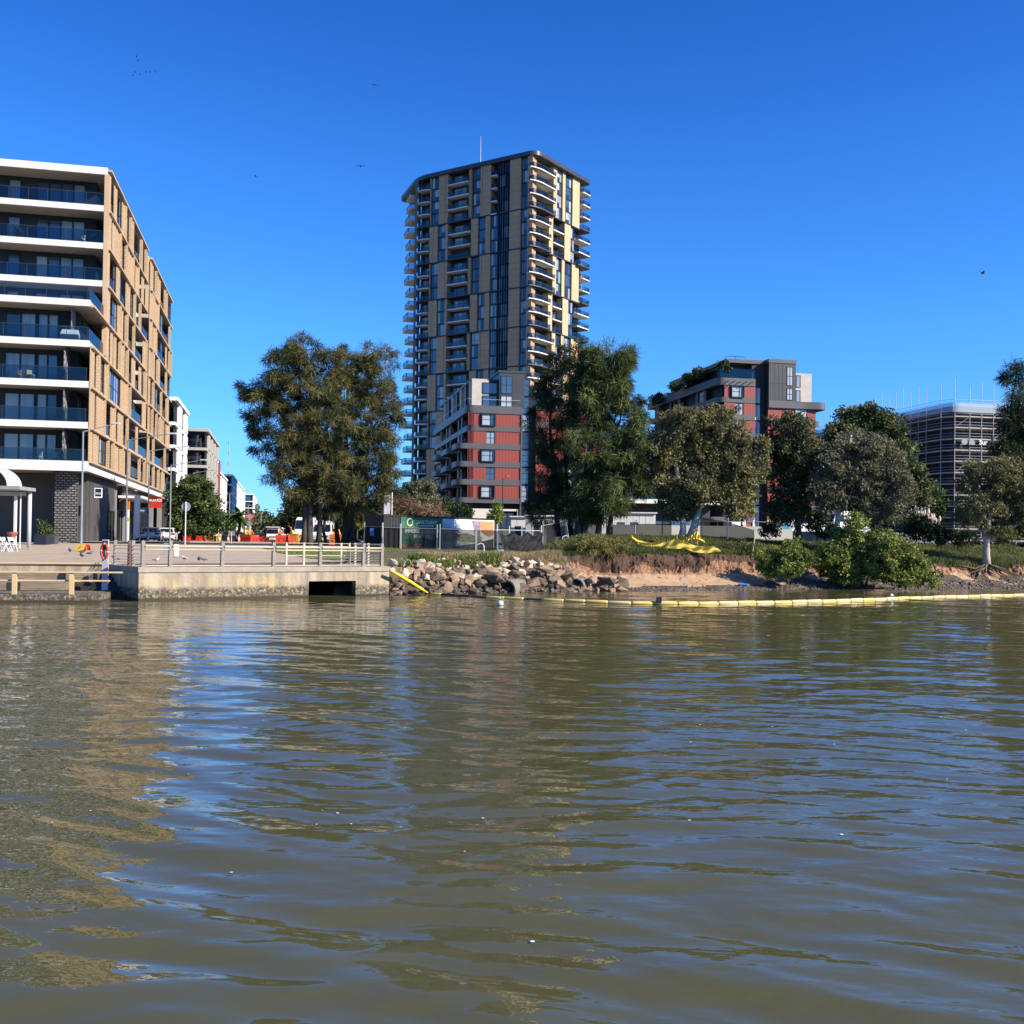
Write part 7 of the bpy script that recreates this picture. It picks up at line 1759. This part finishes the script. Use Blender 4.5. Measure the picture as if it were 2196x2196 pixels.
aframe(174, 65, 'yellow sandwich board with a black mark on the plaza', YEB); aframe(184, 66, 'small red sandwich board behind the yellow one', RED, .9)
x = GX(291, 93); t = thing('feather_banner', 'tall white feather banner leaning beside the shopfronts', 'banner', (x, 93, zg(x, 93)))
MB().tube([(.3, 0, 0), (.34, 0, 4.4)], .03, 6).build('pole', WIRE, t); b = MB(); b.poly([(.3, .02, .5), (.33, .02, 4.3), (-.2, .05, 4.4), (-.28, .08, .3)]); b.build('flag', mat('banner_white', (.66, .66, .66), (.74, .74, .74), 1), t)
x = GX(273, 88); t = thing('totem_sign', 'white totem sign with orange and yellow bands by the second lamp', 'sign', (x, 88, zg(x, 88)))
MB().box(-.12, .12, -.05, .05, 0, 3.6).build('panel', INKW, t); MB().box(-.14, .14, -.07, .07, 2.9, 3.6).build('top_band', ORB, t); MB().box(-.13, .13, -.065, .065, 1.9, 2.2).build('lower_band', YEB, t)
x = GX(829, 90); t = thing('vertical_banner', 'tall white vertical banner with faint grey marks above the black container', 'banner', (x, 90, zg(x, 90)))
MB().tube([(.42, 0, 0), (.42, 0, W(838, 1056, 90).z - zg(x, 90))], .05, 6).build('pole', INKW, t); zt_ = W(829, 1061, 90).z - zg(x, 90); MB().box(-.27, .27, -.02, .02, zt_ - 1.7, zt_).build('cloth', mat('banner_marked', (.72, .71, .72), (.52, .52, .53), 3, lo=.45, hi=.6), t)

# balcony belongings
def lbp(xl, yl, zl_): v = Matrix.Rotation(LA, 4, 'Z') @ Vector((xl, yl, zl_)); return (v.x - 34, v.y + 82, v.z)
t = thing('covered_grill', 'white cloth covered grill on a balcony of the tan building', 'grill', lbp(-1.9, 1.0, ZK[4] + .27 - 3.275), LA); t.location = lbp(-1.7, 1.0, ZK[3] + .27)
bev(prof([(-.3, 0, .75), (-.32, .6, .72), (-.2, .95, .6), (.25, .95, .62), (.35, .5, .72), (.3, 0, .75)]).build('cover', INKW, t), .08)
def bchair(xl, k, label):
    t = thing('balcony_chair', label, 'chair', lbp(xl, (0 if k <= 4 else YU) + 1.0, ZK[k] + .27), LA + rnd.uniform(-1, 1))
    m_ = INKW if k in (0, 6) else TANP
    b = MB().box(-.22, .22, -.22, .22, .42, .46).build('seat', m_, t); MB().box(-.22, .22, .18, .22, .46, .85).build('backrest', m_, t)
    for a_ in (-.19, .19):
        for c_ in (-.19, .19): MB().box(a_ - .02, a_ + .02, c_ - .02, c_ + .02, 0, .42).build('leg', m_, t)
bchair(-3.9, 0, 'white chair on the lowest balcony, left of a pair'); bchair(-2.6, 0, 'white chair on the lowest balcony, right of a pair'); bchair(-4.6, 2, 'brown chair on the third balcony from the bottom'); bchair(-5.6, 2, 'brown chair further left on the third balcony from the bottom'); bchair(-2.3, 6, 'white chair on the second balcony from the top')
def bplant(xl, k, label):
    t = thing('potted_plant', label, 'plant', lbp(xl, (0 if k <= 4 else YU) + .9, ZK[k] + .27)); MB().lathe([(.15, 0), (.2, .35)], n=10).build('pot', mat('pot_clay', (.3, .14, .09)), t)
    C = GT.normal(size=(14, 3)) * .18 + np.array([0, 0, .75]); V, Q = leaf_quads(C, np.full(14, .22), C * 0, 16, 'leaf', .24, .08); npmesh('foliage', V, Q, DGR, t, mi=np.repeat(GT.choice(3, 14), 16))
bplant(-7.4, 2, 'potted palm on the third balcony from the bottom'); bplant(-7.3, 6, 'potted plant at the left of the second balcony from the top'); bplant(-1.2, 6, 'potted plant near the corner of the second balcony from the top')

# ------------------------------------------------------------------ birds
def bird(label, px, py, D, rz, m_, s=1.0, fly=False, group=None):
    p = W(px, py, D)
    if not fly: p.z = zg(p.x, D) + .03
    t = thing('pigeon' if not fly else 'flying_bird', label, 'bird', p, rz, group)
    b = MB(); z = .14 * s if not fly else 0
    b.tube([(-.17 * s, 0, z - .01), (-.10 * s, 0, z), (0, 0, z + .01), (.08 * s, 0, z + .04 * s), (.12 * s, 0, z + .10 * s), (.15 * s, 0, z + .11 * s), (.185 * s, 0, z + .10 * s)], [.012 * s, .04 * s, .065 * s, .05 * s, .03 * s, .026 * s, .005], 8); b.build('body', m_, t, smooth=True)
    w_ = MB()
    if fly:
        for sg in (-1, 1): w_.poly([(-.06 * s, 0, .02), (.07 * s, 0, .02), (.05 * s, sg * .3 * s, .1 * s), (-.02 * s, sg * .5 * s, .04 * s), (-.06 * s, sg * .28 * s, .08 * s)])
    else:
        for sg in (-1, 1): w_.tube([(.05 * s, sg * .05 * s, z + .02), (-.05 * s, sg * .055 * s, z + .015), (-.17 * s, sg * .02 * s, z - .01)], [.02 * s, .03 * s, .006], 6)
    w_.build('wings', mat('pigeon_wing', (.10, .10, .115)) if not fly else m_, t)
    if not fly:
        for sg in (-1, 1): MB().tube([(0, sg * .025 * s, 0), (0, sg * .025 * s, z - .04)], .006, 4).build('leg', mat('bird_leg', (.3, .1, .08)), t)
PG = [mat('pigeon_grey', (.13, .135, .155)), mat('pigeon_white', (.6, .58, .56)), mat('pigeon_dark', (.04, .04, .046))]
for px, D, m_, lb_2 in ((150, 62, 2, 'dark pigeon near the yellow sandwich board, leftmost of the group'), (177, 61, 2, 'dark pigeon on the plaza just below the yellow sandwich board'), (193, 59.5, 0, 'grey pigeon between the sandwich boards and the lifebuoy'), (176, 57, 2, 'dark pigeon nearest the timber edge, left of the lifebuoy'),
                        (249, 53, 2, 'dark pigeon behind the short side railing'), (335, 52, 1, 'white pigeon on the quay left of the notice plates'), (396, 55, 1, 'pale pigeon on the quay under the round road sign'), (438, 53.5, 0, 'grey pigeon on the quay in the middle bay of the railing'), (427, 54.2, 2, 'dark pigeon beside the grey one in the middle bay of the railing')):
    bird(lb_2, px, 1180, D, rnd.uniform(0, 6.28), PG[m_], 1.25)
BD = mat('bird_dark', (.03, .03, .035))
for px, py, D, s, lb_2 in ((803, 183, 120, 1.3, 'dark bird high in the sky above the tower'), (773, 357, 110, 1.5, 'dark bird in the sky left of the tower roof'), (548, 378, 130, 1.2, 'small dark bird in the sky over the great she-oak'), (2108, 586, 110, 2.0, 'wide winged bird gliding at the right of the sky')):
    bird(lb_2, px, py, D, rnd.uniform(0, 6), BD, s * .75, True)
FLB = mat('bird_far', (.06, .12, .28))
for k, (px, py) in enumerate([(293, 121), (296, 129), (290, 155), (285, 162), (300, 159), (314, 155), (322, 154), (334, 154)]):
    bird('far dark bird in the faint flock high on the left of the sky', px, py, 420, R(30), FLB, 2.6, True, 'far flock of birds')
# flecks of foam on the water
b = MB()
for k in range(45):
    a = rnd.uniform(-.42, .42); r_ = rnd.uniform(7, 30); x, y = r_ * math.sin(a), r_ * math.cos(a); s_ = rnd.uniform(.008, .02)
    zz = float(wave_h(np.array([x]), np.array([y]))[0]) + .012; n = 7; e = rnd.uniform(.5, 1)
    b.poly([(x + s_ * math.cos(6.283 * i / n), y + s_ * e * math.sin(6.283 * i / n), zz) for i in range(n)])
tag(b.build('foam_flecks', INKW), 'tiny white flecks floating on the water', 'flecks', kind='stuff')
# pampas grass
def pampas(label, px, py, D, n, s):
    p = W(px, py, D); t = thing('pampas_grass', label, 'plant', p)
    for k in range(n):
        a = rnd.uniform(-1, 1); h = rnd.uniform(.9, 1.5) * s; x0 = a * .9 * s
        MB().tube([(x0 * .4, rnd.uniform(-.3, .3), -.6), (x0, 0, h * .45), (x0 * 1.06, 0, h * .6), (x0 * 1.1, 0, h * .85), (x0 * 1.12, 0, h * 1.05)], [.02, .05, .12, .10, .01], 6).build('plume', mat('pampas_plume', (.55, .45, .36), (.68, .58, .48), 5, rough=.95), t, smooth=True)
    C = GT.normal(size=(30, 3)) * np.array([.6, .3, .25]) * s + np.array([0, 0, -.3]); V, Q = leaf_quads(C, np.full(30, .3), C * 0, 20, 'needle', .7, .05); npmesh('leaves', V, Q, [GR[0]], t)
pampas('tall clump of pale pampas plumes right of the fig tree', 1968, 1120, 99, 14, 1.15); pampas('lower clump of pale pampas plumes nearer the grey wall', 2004, 1128, 98, 11, .8)
# litter on the sand
p = W(1467, 1241, 65.6); o = bev(MB().box(-.2, .25, -.1, .1, 0, .12).build('litter_bag', mat('litter_pale', (.4, .5, .5), (.1, .12, .12), 6)), .04); o.location = (p.x, 65.6, float(zbank(np.array(p.x), np.array(65.6))) + .04); tag(o, 'pale crumpled bag lying on the sand', 'litter')
p = W(1594, 1234, 67.6); o = bev(MB().box(-.3, .3, -.15, .15, 0, .14).build('blue_sheet', mat('litter_blue', (.03, .12, .5))), .05); o.location = (p.x, 67.6, float(zbank(np.array(p.x), np.array(67.6))) + .05); tag(o, 'crumpled blue plastic sheet in the shade by the mangrove bush', 'litter')
